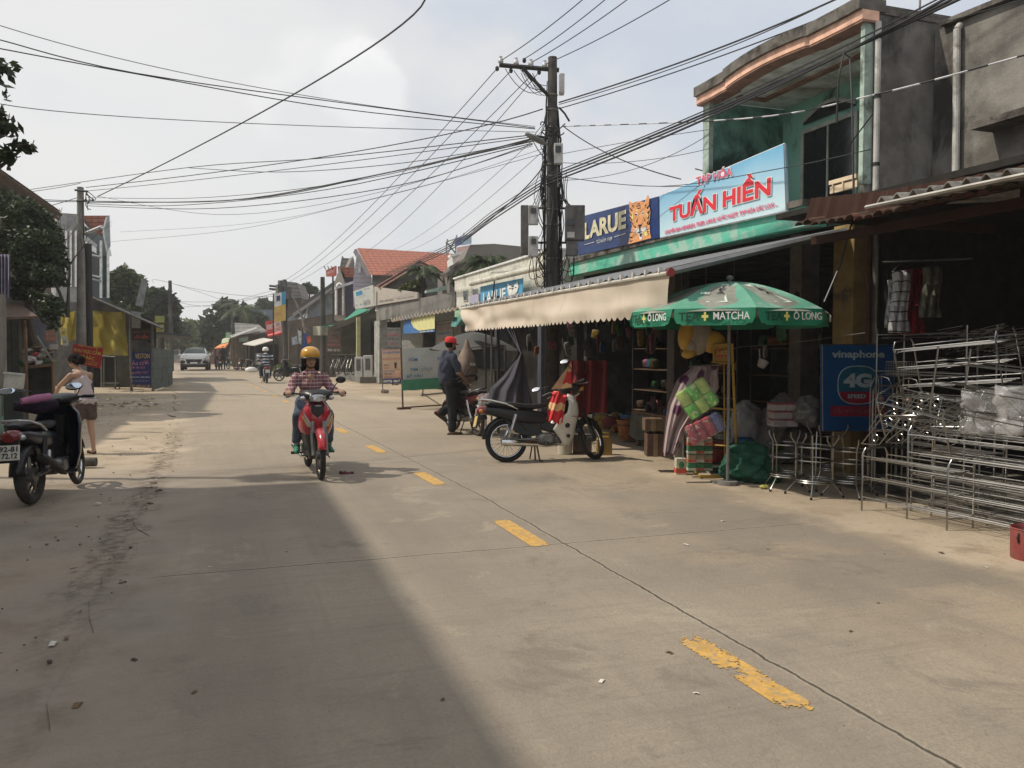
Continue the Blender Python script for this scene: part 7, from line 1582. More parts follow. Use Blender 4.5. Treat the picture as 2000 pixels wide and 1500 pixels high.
def pack(name,label,c,tilt,nx,nz,r,h,mats,cat='package',wrap=None):
 t=T(name,label,cat,tuple(c));Mx=Matrix.Translation(c)@Matrix.Rotation(-YAW,4,'Z')@Matrix.Rotation(tilt,4,'Y')
 for i in range(nx):
  for j in range(nz):
   x=(i-(nx-1)/2)*2*r*.97;z_=(j-(nz-1)/2)*h*.97;g=MB()
   g.lathe([(r*.3,-h*.5),(r*.92,-h*.46),(r,-h*.35),(r,h*.35),(r*.92,h*.46),(r*.3,h*.5)],14,M=Mx@Matrix.Translation((x,0,z_)));g.build('roll',mats[(i+j)%len(mats)],t,world=True,smooth=True)
 g=MB();W_,H_=nx*r*2.12,nz*h*1.06
 def wr(u,v):
  a=2*pi*u;cx=math.copysign(abs(math.cos(a))**.35,math.cos(a))*W_/2;cy=math.copysign(abs(math.sin(a))**.35,math.sin(a))*r*1.25;k=1-.25*(2*abs(v-.5))**6;n_=.012*noise.noise(V((u*30,v*9,0)))
  return V((cx*k+n_,cy*k+n_,(v-.5)*H_))
 g.grid(lambda u,v:Mx@wr(u,v),48,14);g.build('plastic_wrap',wrap or mat('thin_wrap',(.7,.7,.7),r=.12,alpha=.13,coat=1.),t,world=True,smooth=True)
 return t
gr1=mat('fresh_green_print',(.06,.46,.03),c2=(.20,.62,.08),sc=16,r=.35,fn=lambda t,tcn,c:mixc(mapr(noi(tcn.outputs['Object'],22,3,.5,t),.56,.62,t=t),c,(.70,.75,.40),t));gr2=mat('lime_print',(.30,.52,.10),c2=(.55,.65,.15),sc=20,r=.35)
pack('paper_roll_pack','bright green plastic wrapped pack of paper rolls hanging tilted below the parasol',Q(1362,778,9.0),R(-34),3,2,.062,.17,[gr1,gr2])
rd1=mat('crimson_print',(.30,.012,.04),c2=(.45,.04,.08),sc=18,r=.35,fn=lambda t,tcn,c:mixc(mapr(noi(tcn.outputs['Object'],24,3,.5,t),.6,.64,t=t),c,(.5,.45,.35),t));rd2=mat('blue_print',(.03,.06,.22),c2=(.1,.12,.3),sc=18,r=.35)
pack('snack_roll_pack','dark red and blue plastic wrapped pack hanging tilted right under the green one',Q(1377,836,9.15),R(-26),4,1,.052,.22,[rd1,rd1,rd1,rd2])
def flor(t,tcn,c):
 v=tcn.outputs['Object'];vo=t.nodes.new('ShaderNodeTexVoronoi');vo.inputs['Scale'].default_value=5.5;t.links.new(v,vo.inputs['Vector'])
 return mixc(mapr(mth('ADD',vo.outputs['Distance'],mth('MULTIPLY',noi(v,30,3,.6,t),.25,t=t),t=t),.50,.43,t=t),c,(.12,.04,.10),t)
t=T('patterned_cloth','beige cloth with purple flowers draped down beside the green roll pack','cloth',tuple(Q(1340,890)))
lf=[(1352,716),(1322,742),(1304,790),(1298,840),(1294,887)];rt_=[(1403,716),(1404,760),(1372,800),(1340,840),(1320,890)]
def cl(u,v):
 k=v*4;i=min(3,int(k));f=k-i;A=V((*lf[i],0)).lerp(V((*lf[i+1],0)),f);B=V((*rt_[i],0)).lerp(V((*rt_[i+1],0)),f);p=A.lerp(B,u)
 return pD(p.x,p.y+(4*math.sin(u*7)if v==1 else 0),9.25+.045*math.sin(u*13+v*2)+.02*math.sin(u*31)+(.1*(1-v)))
g=MB();g.grid(cl,40,30);g.build('cloth_sheet',mat('lilac_floral',(.40,.31,.31),var=.1,fn=flor,r=.9),t,world=True,smooth=True)
t=T('cloth_rail','grey board and rail holding the patterned cloth','stand',tuple(gp(1335,900)));pxp(t,'board',lambda u,v:pD(u,v,9.5),[(1322,800),(1334,800),(1334,893),(1318,893)],(0,.03,0),mat('beige_grey_board',(.20,.18,.15),var=.2,r=.9));g=MB();g.tube([Q(1334,806,9.45),Q(1334,895,9.45)],.01,5);g.tube([Q(1345,716,9.5),Q(1410,712,9.5)],.012,5);g.build('rail',steeld,t,world=True)
ctn=[mat('carton_green',(.05,.22,.10),var=.3,sc=20,r=.6),mat('carton_red',(.55,.10,.06),var=.2,sc=20,r=.6),mat('carton_white',(.55,.52,.42),var=.15,sc=18,r=.6),mat('carton_cream',(.42,.32,.22),var=.25,sc=18,r=.7)]
def carton(label,c,d,rz,mats,group=None,name='carton'):
 t=T(name,label,'carton',(c[0],c[1],c[2]-d[2]/2),rz,group=group);g=MB();g.box((0,0,d[2]/2),d);g.build('box_body',mats[0],t,bevel=.004)
 g=MB();g.bx(-d[0]/2-.002,d[0]/2+.002,-d[1]/2-.002,d[1]/2+.002,d[2]*.12,d[2]*.42);g.build('label_band',mats[1],t)
 if len(mats)>2:g=MB();g.ell((0,-d[1]/2-.002,d[2]*.62),(d[0]*.28,.004,d[2]*.22),12,6);g.build('label_spot',mats[2],t)
 return t
c=gp(1332,928);carton('white carton with red foot and green mark standing nearest the road below the patterned cloth',c+V((0,.04,.10)),(.12,.12,.20),-YAW,[ctn[2],ctn[1],ctn[0]])
for i in range(3):
 for j in range(4):
  p=pD(1350+i*16,912-j*16.5,9.65+.05*i);col_=(ctn[0],ctn[3],ctn[1],ctn[2])[(i*2+j)%4]
  carton('small drink carton in the stack behind the foot of the yellow stand',p,(.092,.09,.094),-YAW,[(ctn[0],ctn[3])[j%2],(ctn[2],ctn[1])[(i+j)%2]],'small drink cartons stacked by the yellow stand','drink_carton')
def sack(name,label,prof,c,mt,cat='sack',sq=(1,.8),amp=.05,seed=0,tilt=0,nn=56):
 t=T(name,label,cat,tuple(c));g=MB()
 vs=MB();pf_=[]
 for a_,b_ in zip(prof,prof[1:]):pf_+=[(a_[0]+(b_[0]-a_[0])*k_/5,a_[1]+(b_[1]-a_[1])*k_/5)for k_ in range(5)]
 vs.lathe(pf_+[prof[-1]],nn,sx=sq[0],sy=sq[1]);Mx=Matrix.Rotation(tilt,4,'Y')
 for q in vs.v:
  n_=noise.noise(q*3.2+V((seed,0,0)))+.5-1.1*abs(noise.noise(q*6+V((0,seed,0))))-.7*abs(noise.noise(q*13+V((0,0,seed))));d=V((q.x,q.y,0));d=d.normalized()if d.length>.01 else V((0,0,0));q+=d*n_*amp*1.2+V((0,0,.3*n_*amp))
  q.z=max(q.z,.004)
 g.add([Mx@q for q in vs.v],vs.f);g.build('sack_body',mt,t,smooth=True);return t
wsk=mat('white_woven_sack',(.30,.31,.32),c2=(.36,.37,.38),sc=5,stain=((.14,.15,.17),5,.64,.06,.4),r=.8,bump=.3,bs=90);gsk=mat('green_woven_sack',(.012,.085,.05),c2=(.02,.12,.07),sc=6,r=.6,bump=.3,bs=70);dsk=mat('grey_plastic_sack',(.16,.155,.15),c2=(.22,.21,.20),sc=5,r=.5)
pr=[(1e-3,0),(.17,.01),(.22,.08),(.23,.25),(.22,.45),(.19,.60),(.12,.68),(.05,.72),(1e-3,.73)]
c=gp(1466,905);sack('white_sack','tall white woven sack standing behind the yellow stand',pr,c+V((0,.1,.1)),wsk,seed=1,amp=.05)
sack('green_sack','slumped dark green sack on the ground right of the yellow stand',[(1e-3,0),(.22,.01),(.30,.08),(.27,.2),(.18,.32),(.10,.42),(1e-3,.46)],gp(1470,943)+V((.02,.18,0)),gsk,sq=(1.15,.8),seed=5,amp=.09)
sack('green_sack','lower end of green sack lying beside the slumped green sack and the stools',[(1e-3,0),(.15,.01),(.2,.07),(.15,.16),(1e-3,.2)],gp(1505,945)+V((0,.1,0)),gsk,sq=(1.1,.8),seed=8,amp=.05)
sack('grey_sack','grey plastic sack behind the green sack, left of the foam boxes',pr,gp(1540,915)+V((.1,.5,0)),dsk,seed=3,amp=.08)
sack('grey_sack','crumpled grey sack under the blue network sign',[(1e-3,0),(.2,.01),(.26,.1),(.25,.3),(.16,.42),(1e-3,.48)],gp(1590,915)+V((.15,.5,0)),dsk,seed=6,amp=.08)
foamr=mat('foam_white',(.45,.40,.40),var=.05,r=.8);foamd=mat('foam_red_band',(.35,.05,.06),r=.7)
for j in range(3):
 p=pD(1528,826-j*15.5,9.9);t=T('foam_box',('lowest','middle','top')[j]+' foam box of the red and white stack inside the clear bag','box',tuple(p));g=MB();g.box((0,0,0),(.30,.22,.075),(0,0,-YAW));g.build('box_body',foamr,t,bevel=.01);g=MB();g.box((0,0,.044),(.31,.23,.014),(0,0,-YAW));g.build('box_lid',foamd,t)
pld=mat('dim_plastic',(.4,.4,.4),r=.2,alpha=.22,coat=.5)
def bag(label,c,rr,seed,mt=None,name='plastic_bag',cat='bag'):
 g=MB();g.ell((0,0,0),rr,40,28)
 for q in g.v:n_=q.normalized();q+=n_*(noise.noise(q*6+V((seed,0,0)))-1.2*abs(noise.noise(q*11+V((0,seed,0)))))*.30*max(rr)
 o=g.build(name,mt or pld,smooth=True);o.location=c;tag(o,label,cat);return o
bag('clear plastic bag pulled over the stacked foam boxes',pD(1528,805,9.9),(.22,.16,.22),1);bag('puffy clear bag of pale goods beside the foam boxes',pD(1578,803,9.8),(.21,.16,.19),4,mat('pale_goods_bag',(.17,.17,.165),c2=(.24,.24,.23),sc=9,r=.3))
ybg=mat('yellow_inflatable',(.48,.26,.03),c2=(.55,.34,.05),sc=5,r=.4);pbg=mat('pale_inflatable',(.36,.30,.25),r=.45)
t=T('inflatable_toy','yellow and cream bundle of plastic toys hanging under the parasol','toy',tuple(Q(1372,670,9.7)))
for nm,u,v,a,b_,mt_ in(('yellow_lobe',1340,655,16,30,ybg),('cream_lobe',1365,660,26,34,pbg),('yellow_lobe',1392,668,24,22,ybg),('yellow_lobe',1346,690,15,10,ybg),('cream_lobe',1350,676,14,18,pbg)):
 g=MB();k_=9.7/FPX;g.ell(Q(u,v,9.7),(a*k_,.10,b_*k_),14,10,rot=(0,random.uniform(-.3,.3),-YAW));g.build(nm,mt_,t,world=True,smooth=True)
g=MB();g.tube([Q(1372,640,9.7),Q(1400,600,9.75)],.004,4);g.build('string',blackp,t,world=True)
t=T('water_scoop','white plastic scoop hanging upside down on a line near the parasol pole','scoop',tuple(Q(1488,708,9.9)))
g=MB();g.lathe([(1e-3,-.05),(.045,-.045),(.062,.03),(.066,.035)],14,M=Matrix.Translation(Q(1489,710,9.9))@Matrix.Rotation(.5,4,'Y'));g.tube([Q(1484,700,9.9),Q(1483,682,9.9)],.010,5);g.build('scoop_body',mat('dim_white_plastic',(.38,.38,.38),r=.4),t,world=True,smooth=True)
g=MB();g.tube([Q(1440,678,9.9),Q(1530,672,9.7),Q(1690,650,8.6)],.004,4);tag(g.build('hanging_line',steeld),'thin line stretched between the parasol pole and the ochre column','line')
VP_=lambda u,v:pY(u,v,7.75)
t=T('network_sign','blue vinaphone 4G SPEED sign board standing beside the ochre column','sign',tuple(VP_(1675,840)))
vb=mat('telecom_blue',(.005,.085,.26),var=.1,r=.45)
pxp(t,'panel',VP_,[(1606,673),(1746,673),(1746,842),(1607,842)],(0,.04,0),vb);g=MB();g.tube([VP_(*p)for p in((1606,673),(1746,673),(1746,842),(1607,842))],.008,4,closed=True);g.build('panel_frame',steeld,t,world=True)
VQ=lambda u,v:pY(u,v,7.745)
pal=mat('pale_blue_letters',(.42,.52,.58),r=.5);tx('vinaphone',VQ,(1624,703),(1727,703),(1624,684),pal,t,bold=.03)
def sq_ring(cx,cy,a,n=28):return[(cx+a*math.copysign(abs(math.cos(k*2*pi/n))**.75,math.cos(k*2*pi/n)),cy+a*.93*math.copysign(abs(math.sin(k*2*pi/n))**.75,math.sin(k*2*pi/n)))for k in range(n)]
flat(t,'emblem_back',[sq_ring(1675,752,39)],mat('emblem_teal',(.01,.13,.22),r=.5),(0,-.008,0),pf=VQ)
flat(t,'emblem_red',[[p for p in sq_ring(1675,752,38.5,48)if p[1]>763]],mat('emblem_crimson',(.32,.015,.05),r=.5),(0,-.011,0),pf=VQ)
g=MB();g.tube([VQ(*p)+V((0,-.012,0))for p in sq_ring(1675,752,40)],.006,4,closed=True);g.build('emblem_ring',pal,t,world=True)
tx('4G',lambda u,v:pY(u,v,7.73),(1647,757),(1702,757),(1647,729),pal,t,bold=.06);tx('SPEED',lambda u,v:pY(u,v,7.725),(1655,778),(1690,778),(1655,770),pal,t,bold=.03)
pxp(t,'red_strip',lambda u,v:pY(u,v,7.742),rect(1622,793,1732,813),(0,.001,0),MC['emblem_crimson']);tx('TỐC ĐỘ ĐỂ BỨT PHÁ',lambda u,v:pY(u,v,7.735),(1627,809),(1727,809),(1627,796),mat('dim_pink_letters',(.30,.10,.12),r=.5),t,bold=.02)
# -- grocery front and interior
t=T('draped_cover','dark grey cloth hanging from the awning and draped over goods behind the white motorbike','cloth',tuple(pD(1000,790,13.2)))
gcl=mat('charcoal_cloth',(.055,.053,.065),c2=(.075,.072,.085),sc=2,r=.95)
ll=[(1016,688),(1000,708),(982,735),(958,758),(951,785),(956,812)];rr_=[(1020,688),(1026,710),(1030,740),(1036,770),(1042,800),(1046,815)]
def dc(u,v):
 k=v*5;i=min(4,int(k));f=k-i;A=V((*ll[i],0)).lerp(V((*ll[i+1],0)),f);B=V((*rr_[i],0)).lerp(V((*rr_[i+1],0)),f);p=A.lerp(B,u)
 return pD(p.x,p.y,13.2-.35*math.sin(pi*u)*v+.07*math.sin(u*22+v*4)*v+.05*math.sin(u*9))
g=MB();g.grid(dc,50,30);g.build('cloth_sheet',gcl,t,world=True,smooth=True)
g=MB();
for u0 in(990,996,1001):g.tube([pD(u0,640,13.4),pD(1017,690,13.2)],.008,4)
g.build('rope',mat('grey_rope',(.12,.12,.14),r=.9),t,world=True)
t=T('glass_cart','food cart with cream lower panel and glass upper case behind the man','cart',tuple(gp(945,800)))
K_=lambda D:(lambda u,v:pD(u,v,D))
pxp(t,'lower_panel',K_(15.6),[(919,722),(966,722),(966,781),(919,777)],(.1,.5,0),mat('cream_cart_panel',(.42,.40,.35),stain=((.2,.19,.16),3,.6,.1,1),r=.6))
pxp(t,'glass_case',K_(15.7),[(921,678),(985,676),(985,722),(921,722)],(.1,.4,0),mat('case_glass',(.06,.07,.065),r=.15,alpha=.6));g=MB()
for a,b_ in(((920,677),(986,675)),((920,677),(920,722)),((946,677),(946,722)),((986,675),(986,722)),((919,722),(988,722))):g.tube([K_(15.55)(*a),K_(15.55)(*b_)],.018,4)
g.build('case_frame',steeld,t,world=True)
pxp(t,'side_panel',K_(15.9),[(966,722),(990,722),(990,790),(966,783)],(.1,.3,0),mat('cart_side',(.13,.125,.115),r=.8))
g=MB();g.ell(K_(15.5)(930,738),(.03,.01,.06),8,6);g.build('dark_sticker',blackp,t,world=True)
t=T('grey_parasol','dark grey sagging parasol canopy above the man in the red cap','parasol',tuple(pD(930,780,16.5)))
g=MB();hub=pD(925,648,16.5)
g.grid(lambda u,v:V((hub.x+.88*v*math.cos(2*pi*u),hub.y+.88*v*math.sin(2*pi*u),hub.z-.33*v**1.6-.05*v*abs(math.sin(4*pi*u)))),32,6);g.build('canopy',mat('slate_canvas',(.075,.075,.07),c2=(.10,.10,.095),sc=2,r=.9),t,world=True,smooth=True)
g=MB();g.cyl((hub.x,hub.y,0),hub,.016,n=6);g.build('pole',steeld,t,world=True)
for i,(u,lb)in enumerate(((949,'thin dark post standing in front of the glass cart'),(960,'thicker pale banded post beside the glass cart'),(973,'dark square post at the left end of the beige awning'))):
 p=pD(u,700,15.2-.2*i);g=MB();g.tube([(p.x,p.y,0),(p.x,p.y,2.45)],(.013,.018,.03)[i],6);o=g.build('awning_post',(iron,steeld,iron)[i]);tag(o,lb,'post')
t=T('cloth_wrapped_bundle','beige brown cloth bundle hanging beside the glass cart behind the man','bundle',tuple(pD(912,700,15.4)))
g=MB();g.lathe([(.02,.42),(.07,.30),(.16,.10),(.19,-.15),(.15,-.35),(.03,-.42)],16,tuple(pD(912,708,15.3)))
for q in g.v:q+=V((noise.noise(q*6),noise.noise(q*6+V((9,0,0))),0))*.05
g.build('bundle_body',mat('beige_brown_cloth',(.20,.14,.10),c2=(.28,.22,.18),sc=5,r=.9),t,world=True,smooth=True)
jugm=mat('mustard_jug_plastic',(.33,.20,.045),c2=(.40,.26,.07),sc=4,r=.4,sub=.15)
t=T('oil_jug','mustard yellow plastic jug with moulded handle on the ground by the white motorbike wheel','jug',tuple(gp(1180,889)),-YAW)
g=MB();g.prism([(-.10,0),(.10,0),(.105,.02),(.105,.22),(.06,.27),(.05,.27),(-.06,.27),(-.105,.23),(-.105,.02)],-.07,.07,'xz');g.build('jug_body',jugm,t,bevel=.015)
g=MB();g.tube([(-.04,0,.265),(-.035,0,.315),(.06,0,.315),(.085,0,.24)],.014,8);g.build('handle',jugm,t,smooth=True)
g=MB();g.cyl((-.07,0,.265),(-.07,0,.30),.025,n=12);g.build('cap',mat('green_cap',(.03,.2,.1),r=.5),t,smooth=True)
t=T('white_bucket','white plastic tub standing behind the engine of the white motorbike','bucket',tuple(gp(1113,893)+V((.05,.3,0))))
g=MB();g.lathe([(.09,0),(.10,.01),(.115,.32),(.12,.32),(.12,.34),(.105,.34),(.1,.3)],18);g.build('bucket_body',mat('cream_tub',(.50,.47,.38),var=.05,r=.5),t,smooth=True)
carton('grey cardboard box behind the front wheel of the white motorbike',gp(1140,893)+V((.15,.4,.14)),(.26,.2,.28),-YAW,[mat('grey_brown_card',(.11,.09,.075),r=.9),mat('pinkish_card',(.16,.11,.10),r=.9)])
t=T('display_table','low wooden table with draped plastic sheet and small goods in the grocery doorway','table',(6.3,10.6,0))
g=MB();g.bx(6.0,7.2,9.9,11.6,.50,.54);g.build('table_top',wood,t,world=True)
for x,y in((6.06,9.96),(6.06,11.5),(7.1,9.96),(7.1,11.5)):g=MB();g.bx(x-.03,x+.03,y-.03,y+.03,0,.5);g.build('leg',wood,t,world=True)
g=MB();g.grid(lambda u,v:(5.98-.04*math.sin(u*14)*v,9.9+1.7*u,.50-.40*v*(.7+.3*math.sin(u*9))),40,6);g.build('draped_sheet',mat('grey_green_sheet',(.07,.075,.06),var=.4,sc=6,r=.6),t,world=True,smooth=True)
gm_=[mat('goods_%s'%n_,tuple(x_*.55 for x_ in c_),var=.45,sc=25,r=.45)for n_,c_ in(('red',(.30,.03,.03)),('blue',(.03,.14,.34)),('green',(.05,.2,.06)),('yellow',(.42,.30,.05)),('white',(.42,.41,.38)),('orange',(.42,.14,.03)),('brown',(.14,.08,.05)),('pink',(.38,.12,.2)),('dark',(.04,.04,.045)))]
rn=random.Random(77)
def bottle(label,p,h,r_,mt,group=None):
 t=T('bottle',label,'bottle',tuple(p),group=group);g=MB();g.lathe([(r_*.9,0),(r_,.01),(r_,h*.6),(r_*.4,h*.78),(r_*.35,h*.9)],10);g.build('bottle_body',mt,t,smooth=True);g=MB();g.cyl((0,0,h*.9),(0,0,h),r_*.42,n=8);g.build('cap',gm_[rn.choice((0,4,1))],t)
bottle('tall blue bottle standing on the doorway table',V((6.1,10.15,.54)),.34,.035,gm_[1])
for i in range(14):bottle('small bottle or jar among the goods on the doorway table',V((rn.uniform(6.1,7.1),rn.uniform(10,11.4),.54)),rn.uniform(.12,.24),rn.uniform(.025,.045),rn.choice(gm_),'bottles on the doorway table')
def packet(p,d,mt,label,group):
 g=MB();g.ell((0,0,0),(d[0]/2,d[1]/2,d[2]/2),10,6)
 for q in g.v:q.x=math.copysign(abs(q.x/(d[0]/2))**.5,q.x)*d[0]/2;q.z=math.copysign(abs(q.z/(d[2]/2))**.5,q.z)*d[2]/2;q+=V((noise.noise(q*20),0,noise.noise(q*17)))*.006
 o=g.build('packet',mt,smooth=True);o.location=p;o.rotation_euler=(rn.uniform(-.2,.2),rn.uniform(-.3,.3),rn.uniform(-1,1));tag(o,label,'packet',group)
for i in range(26):packet(V((rn.uniform(6.1,7.1),rn.uniform(9.95,11.5),.58)),(rn.uniform(.1,.22),.1,rn.uniform(.06,.12)),rn.choice(gm_),'small packet lying on the doorway table','packets on the doorway table')
for i in range(46):
 y=rn.uniform(8.9,16.5);x=rn.uniform(5.9,7.3);packet(V((x,y,rn.uniform(1.45,2.15))),(rn.uniform(.10,.2),.05,rn.uniform(.16,.34)),rn.choice(gm_+[gm_[6],gm_[8]]),'packet hanging in the dim grocery front under the awning','packets hanging under the awning')
for i in range(10):
 y=8.9+i*.8;g=MB();g.tube([(6+.1*(i%3),y,2.65),(6.02+.1*(i%3),y+.02,1.9)],.004,4);tag(g.build('hanging_string',steeld),'thin pale string hanging down inside the grocery front','string','strings in the grocery front')
for i,(x,y0,y1)in enumerate(((8.6,8.6,12.2),(8.6,12.6,16.6))):
 t=T('goods_shelf',('dim goods shelf on the near side inside the grocery','dim goods shelf on the far side inside the grocery')[i],'shelf',(x,(y0+y1)/2,0))
 for z_ in(.15,.6,1.05,1.5,1.95):g=MB();g.bx(x,x+.35,y0,y1,z_,z_+.02);g.build('shelf_board',wood,t,world=True)
 for y in(y0,(y0+y1)/2,y1):g=MB();g.bx(x-.02,x+.37,y-.02,y+.02,0,2.3);g.build('post',iron,t,world=True)
 for k_ in range(44):packet(V((x+rn.uniform(.05,.3),rn.uniform(y0+.1,y1-.1),rn.choice((.15,.6,1.05,1.5,1.95))+.14)),(rn.uniform(.14,.26),.14,rn.uniform(.16,.26)),rn.choice(gm_),'box or packet standing on a dim shelf inside the grocery','packets on the grocery shelves')
for i,(x,y,r_,h,mt_,lb)in enumerate(((6.1,9.4,.20,.22,gm_[0],'red plastic basin on the floor near the patterned cloth'),(6.5,9.7,.22,.3,gm_[4],'pale plastic tub on the floor behind the red basin'),(6.2,12.1,.2,.3,gm_[5],'orange plastic tub in the dim doorway behind the jug'),(6.6,12.7,.24,.34,gm_[1],'blue plastic drum deeper in the grocery doorway'))):
 t=T('plastic_tub',lb,'tub',(x,y,.036));g=MB();g.lathe([(r_*.8,0),(r_,h),(r_*1.08,h),(r_*1.08,h+.02),(r_*.95,h+.02),(r_*.76,.03),(1e-3,.03)],20);g.build('tub_body',mt_,t,smooth=True);g=MB();g.ring((0,0,h*.8),r_*1.0,.008,'Z',20,5);g.build('rim_band',gm_[8],t)
for i in range(34):packet(V((rn.uniform(6.2,7.3),rn.choice((rn.uniform(8.9,10),rn.uniform(11.7,14))),rn.uniform(.12,.34))),(rn.uniform(.16,.3),.14,rn.uniform(.12,.26)),rn.choice(gm_),'packet in the heap of goods on the dim grocery floor','goods heaped on the grocery floor')
t=T('red_curtain','dark red cloth hanging behind the white motorbike in the grocery front','cloth',tuple(pD(1145,820,12.4)))
g=MB();g.grid(lambda u,v:pD(1108+78*u,704+112*v-10*(v if u>.5 else 0),12.4+.10*math.sin(u*18+v)),40,8);g.build('cloth_sheet',mat('dark_red_cloth',(.16,.018,.02),c2=(.22,.03,.03),sc=2,r=.9),t,world=True,smooth=True)
for lb,u0,v0,u1,v1,D,c_ in(('brown cardboard box under the doorway table near the patterned cloth',1268,818,1300,842,10.0,(.14,.09,.055)),('darker cardboard box on the ground left of the patterned cloth',1272,848,1304,892,10.0,(.11,.06,.045))):
 A,B=pD(u0,v0,D),pD(u1,v1,D);c=(A+B)/2;h=A.z-B.z;t=T('cardboard_box',lb,'box',(c.x,c.y+.1,B.z));g=MB();g.box(c+V((0,.12,0)),(.22,.22,h),(0,0,-YAW));g.build('box_body',mat('card_%d'%u0,c_,r=.9),t,world=True,bevel=.005)
 g=MB();g.box(c+V((-.01,.11,0)),(.05,.215,h+.004),(0,0,-YAW));g.build('tape',mat('packing_tape',(.22,.16,.10),r=.4),t,world=True)
# -- stainless steel racks
def rk(g,pts,r=.0085,n=6):g.tube(pts,r*.8,n)
def rack(label,loc,rz,L_=1.0,W_=.28,H_=.8,tiers=4,rods=7,rx=0,ry=0,group=None,hoop=True):
 t=T('steel_rack',label,'rack',tuple(loc),rz,rx=rx,ry=ry,group=group)
 for x in(0,L_):
  g=MB()
  if hoop:rk(g,[(x,0,0),(x,0,H_-.05),(x,.03,H_),(x,W_-.03,H_),(x,W_,H_-.05),(x,W_,0)],.011,8)
  else:rk(g,[(x,0,0),(x,0,H_)],.011,8);rk(g,[(x,W_,0),(x,W_,H_)],.011,8)
  g.build('end_frame',steel,t,smooth=True)
 for k in range(tiers):
  z_=.10+(H_-.2)*k/(max(1,tiers-1));g=MB()
  for j in range(rods):y=W_*j/(rods-1);rk(g,[(-.01,y,z_+(.03 if j in(0,rods-1)else 0)),(L_+.01,y,z_+(.03 if j in(0,rods-1)else 0))],.0042 if 0<j<rods-1 else .0075,5)
  for x in(0,L_*.5,L_):rk(g,[(x,0,z_-.006),(x,W_,z_-.006)],.005,5)
  g.build('shelf_rods',steel,t,smooth=True)
 return t
HP=pi/2
rack('lowest stainless shoe rack at the front left of the pile beside the basin stands',gp(1683,997),-HP+R(3),.92,.30,.58,3,6)
rack('long stainless rack with tall hooped end standing behind the red bucket',gp(1757,1015)+V((.08,-.0,0)),-HP+R(4),1.5,.30,.82,5,5)
rack('stainless rack standing tight behind the long hooped rack',(5.98,6.0,0),-HP+R(2),1.4,.28,.86,4,5)
rack('tall stainless shelf rack in the second row of the pile',(6.35,6.9,0),-HP,1.3,.32,1.12,5,7)
rack('tallest stainless rack with wire basket standing before the dark shop front',(6.5,7.02,0),-HP-R(4),1.2,.34,1.72,5,6,hoop=False)
rack('tall stainless rack further right in the dark shop front',(6.75,6.0,0),-HP,1.5,.36,1.62,5,6,hoop=False)
rack('stainless rack cut by the right edge of the view',(5.85,4.7,0),-HP,1.6,.32,.84,4,5)
rack('small stainless rack tipped forward on top of the front pile',(5.78,6.12,.70),-HP,.75,.30,.42,2,6,ry=R(8),rx=R(24))
rack('second small stainless frame lying slanted across the pile',(6.0,5.75,.82),-HP+R(14),.8,.34,.30,2,5,rx=R(-30),ry=R(-6))
rack('stainless rack stacked sideways high above the middle of the pile',(6.2,6.35,1.02),-HP+R(9),1.0,.30,.55,3,6,rx=R(10),ry=R(-5))
rack('upside down stainless rack balanced on the right side of the pile',(6.05,5.45,1.50),-HP-R(7),1.0,.32,.60,3,6,rx=R(176),ry=R(4))
for i in range(16):
 p=V((5.72+.10*(i%7),6.35-.20*(i%7)-.09*(i//7),.60+.03*(i%7)+.14*(i//7)));t=T('bent_rack','narrow bent steel frame leaning diagonally on the rack pile','frame',tuple(p),group='bent frames leaning on the rack pile')
 g=MB();a=R((40 if i<9 else 15)+rn.uniform(-14,14));dx=V((rn.uniform(-.1,.1),-math.cos(a),math.sin(a)))*.46;sd=V((.22,rn.uniform(-.05,.05),-.02))
 rk(g,[(0,0,0),tuple(dx*.9),tuple(dx+sd*.15),tuple(dx+sd*.85),tuple(sd+dx*.9),tuple(sd),(0,0,0)],.0075);rk(g,[tuple(dx*.45),tuple(sd+dx*.45)],.005)
 for q in(.2,.7):g.ring(dx*q+sd*.5,.035,.004,'X',12,5)
 g.build('bent_tube',steel,t,smooth=True)
def bstand(label,p,H_=.62,r_=.18,s=1.,a0=0.):
 t=T('basin_stand',label,'stand',tuple(p),a0,group='steel basin stands')
 for k in range(4):
  a=k*pi/2+.3;c,s_=math.cos(a),math.sin(a);g=MB();rk(g,[((r_+.10)*c,(r_+.10)*s_,.008),((r_+.09)*c,(r_+.09)*s_,.03),(r_*c,r_*s_,.14),(r_*c,r_*s_,H_-.12),((r_+.05)*c,(r_+.05)*s_,H_-.04),((r_+.05)*c,(r_+.05)*s_,H_)],.0095,7);g.build('leg',steel,t,smooth=True)
  g=MB();g.cyl(((r_+.10)*c,(r_+.10)*s_,0),((r_+.10)*c,(r_+.10)*s_,.025),.013,n=8);g.build('rubber_foot',blackp,t)
 for z_ in(.15,.17,H_*.58,H_-.13):g=MB();g.ring((0,0,z_),r_+.004,.007,'Z',28,6);g.build('ring',steel,t,smooth=True)
 g=MB()
 for k in range(3):rk(g,[(r_*math.cos(k),r_*math.sin(k),.16),(-r_*math.cos(k),-r_*math.sin(k),.16)],.004,4)
 g.build('cross_rod',steel,t)
bstand('steel basin stand closest to the green sack',gp(1548,958)+V((0,.10,0)));bstand('second steel basin stand from the green sack, nearest the road',gp(1605,972)+V((0,.12,0)),.64,a0=.5);bstand('steel basin stand pushed behind the other two',gp(1625,945)+V((.05,.15,0)),.66,a0=.2);bstand('steel basin stand touching the shoe rack',gp(1668,975)+V((.1,.18,0)),.60,a0=.9)
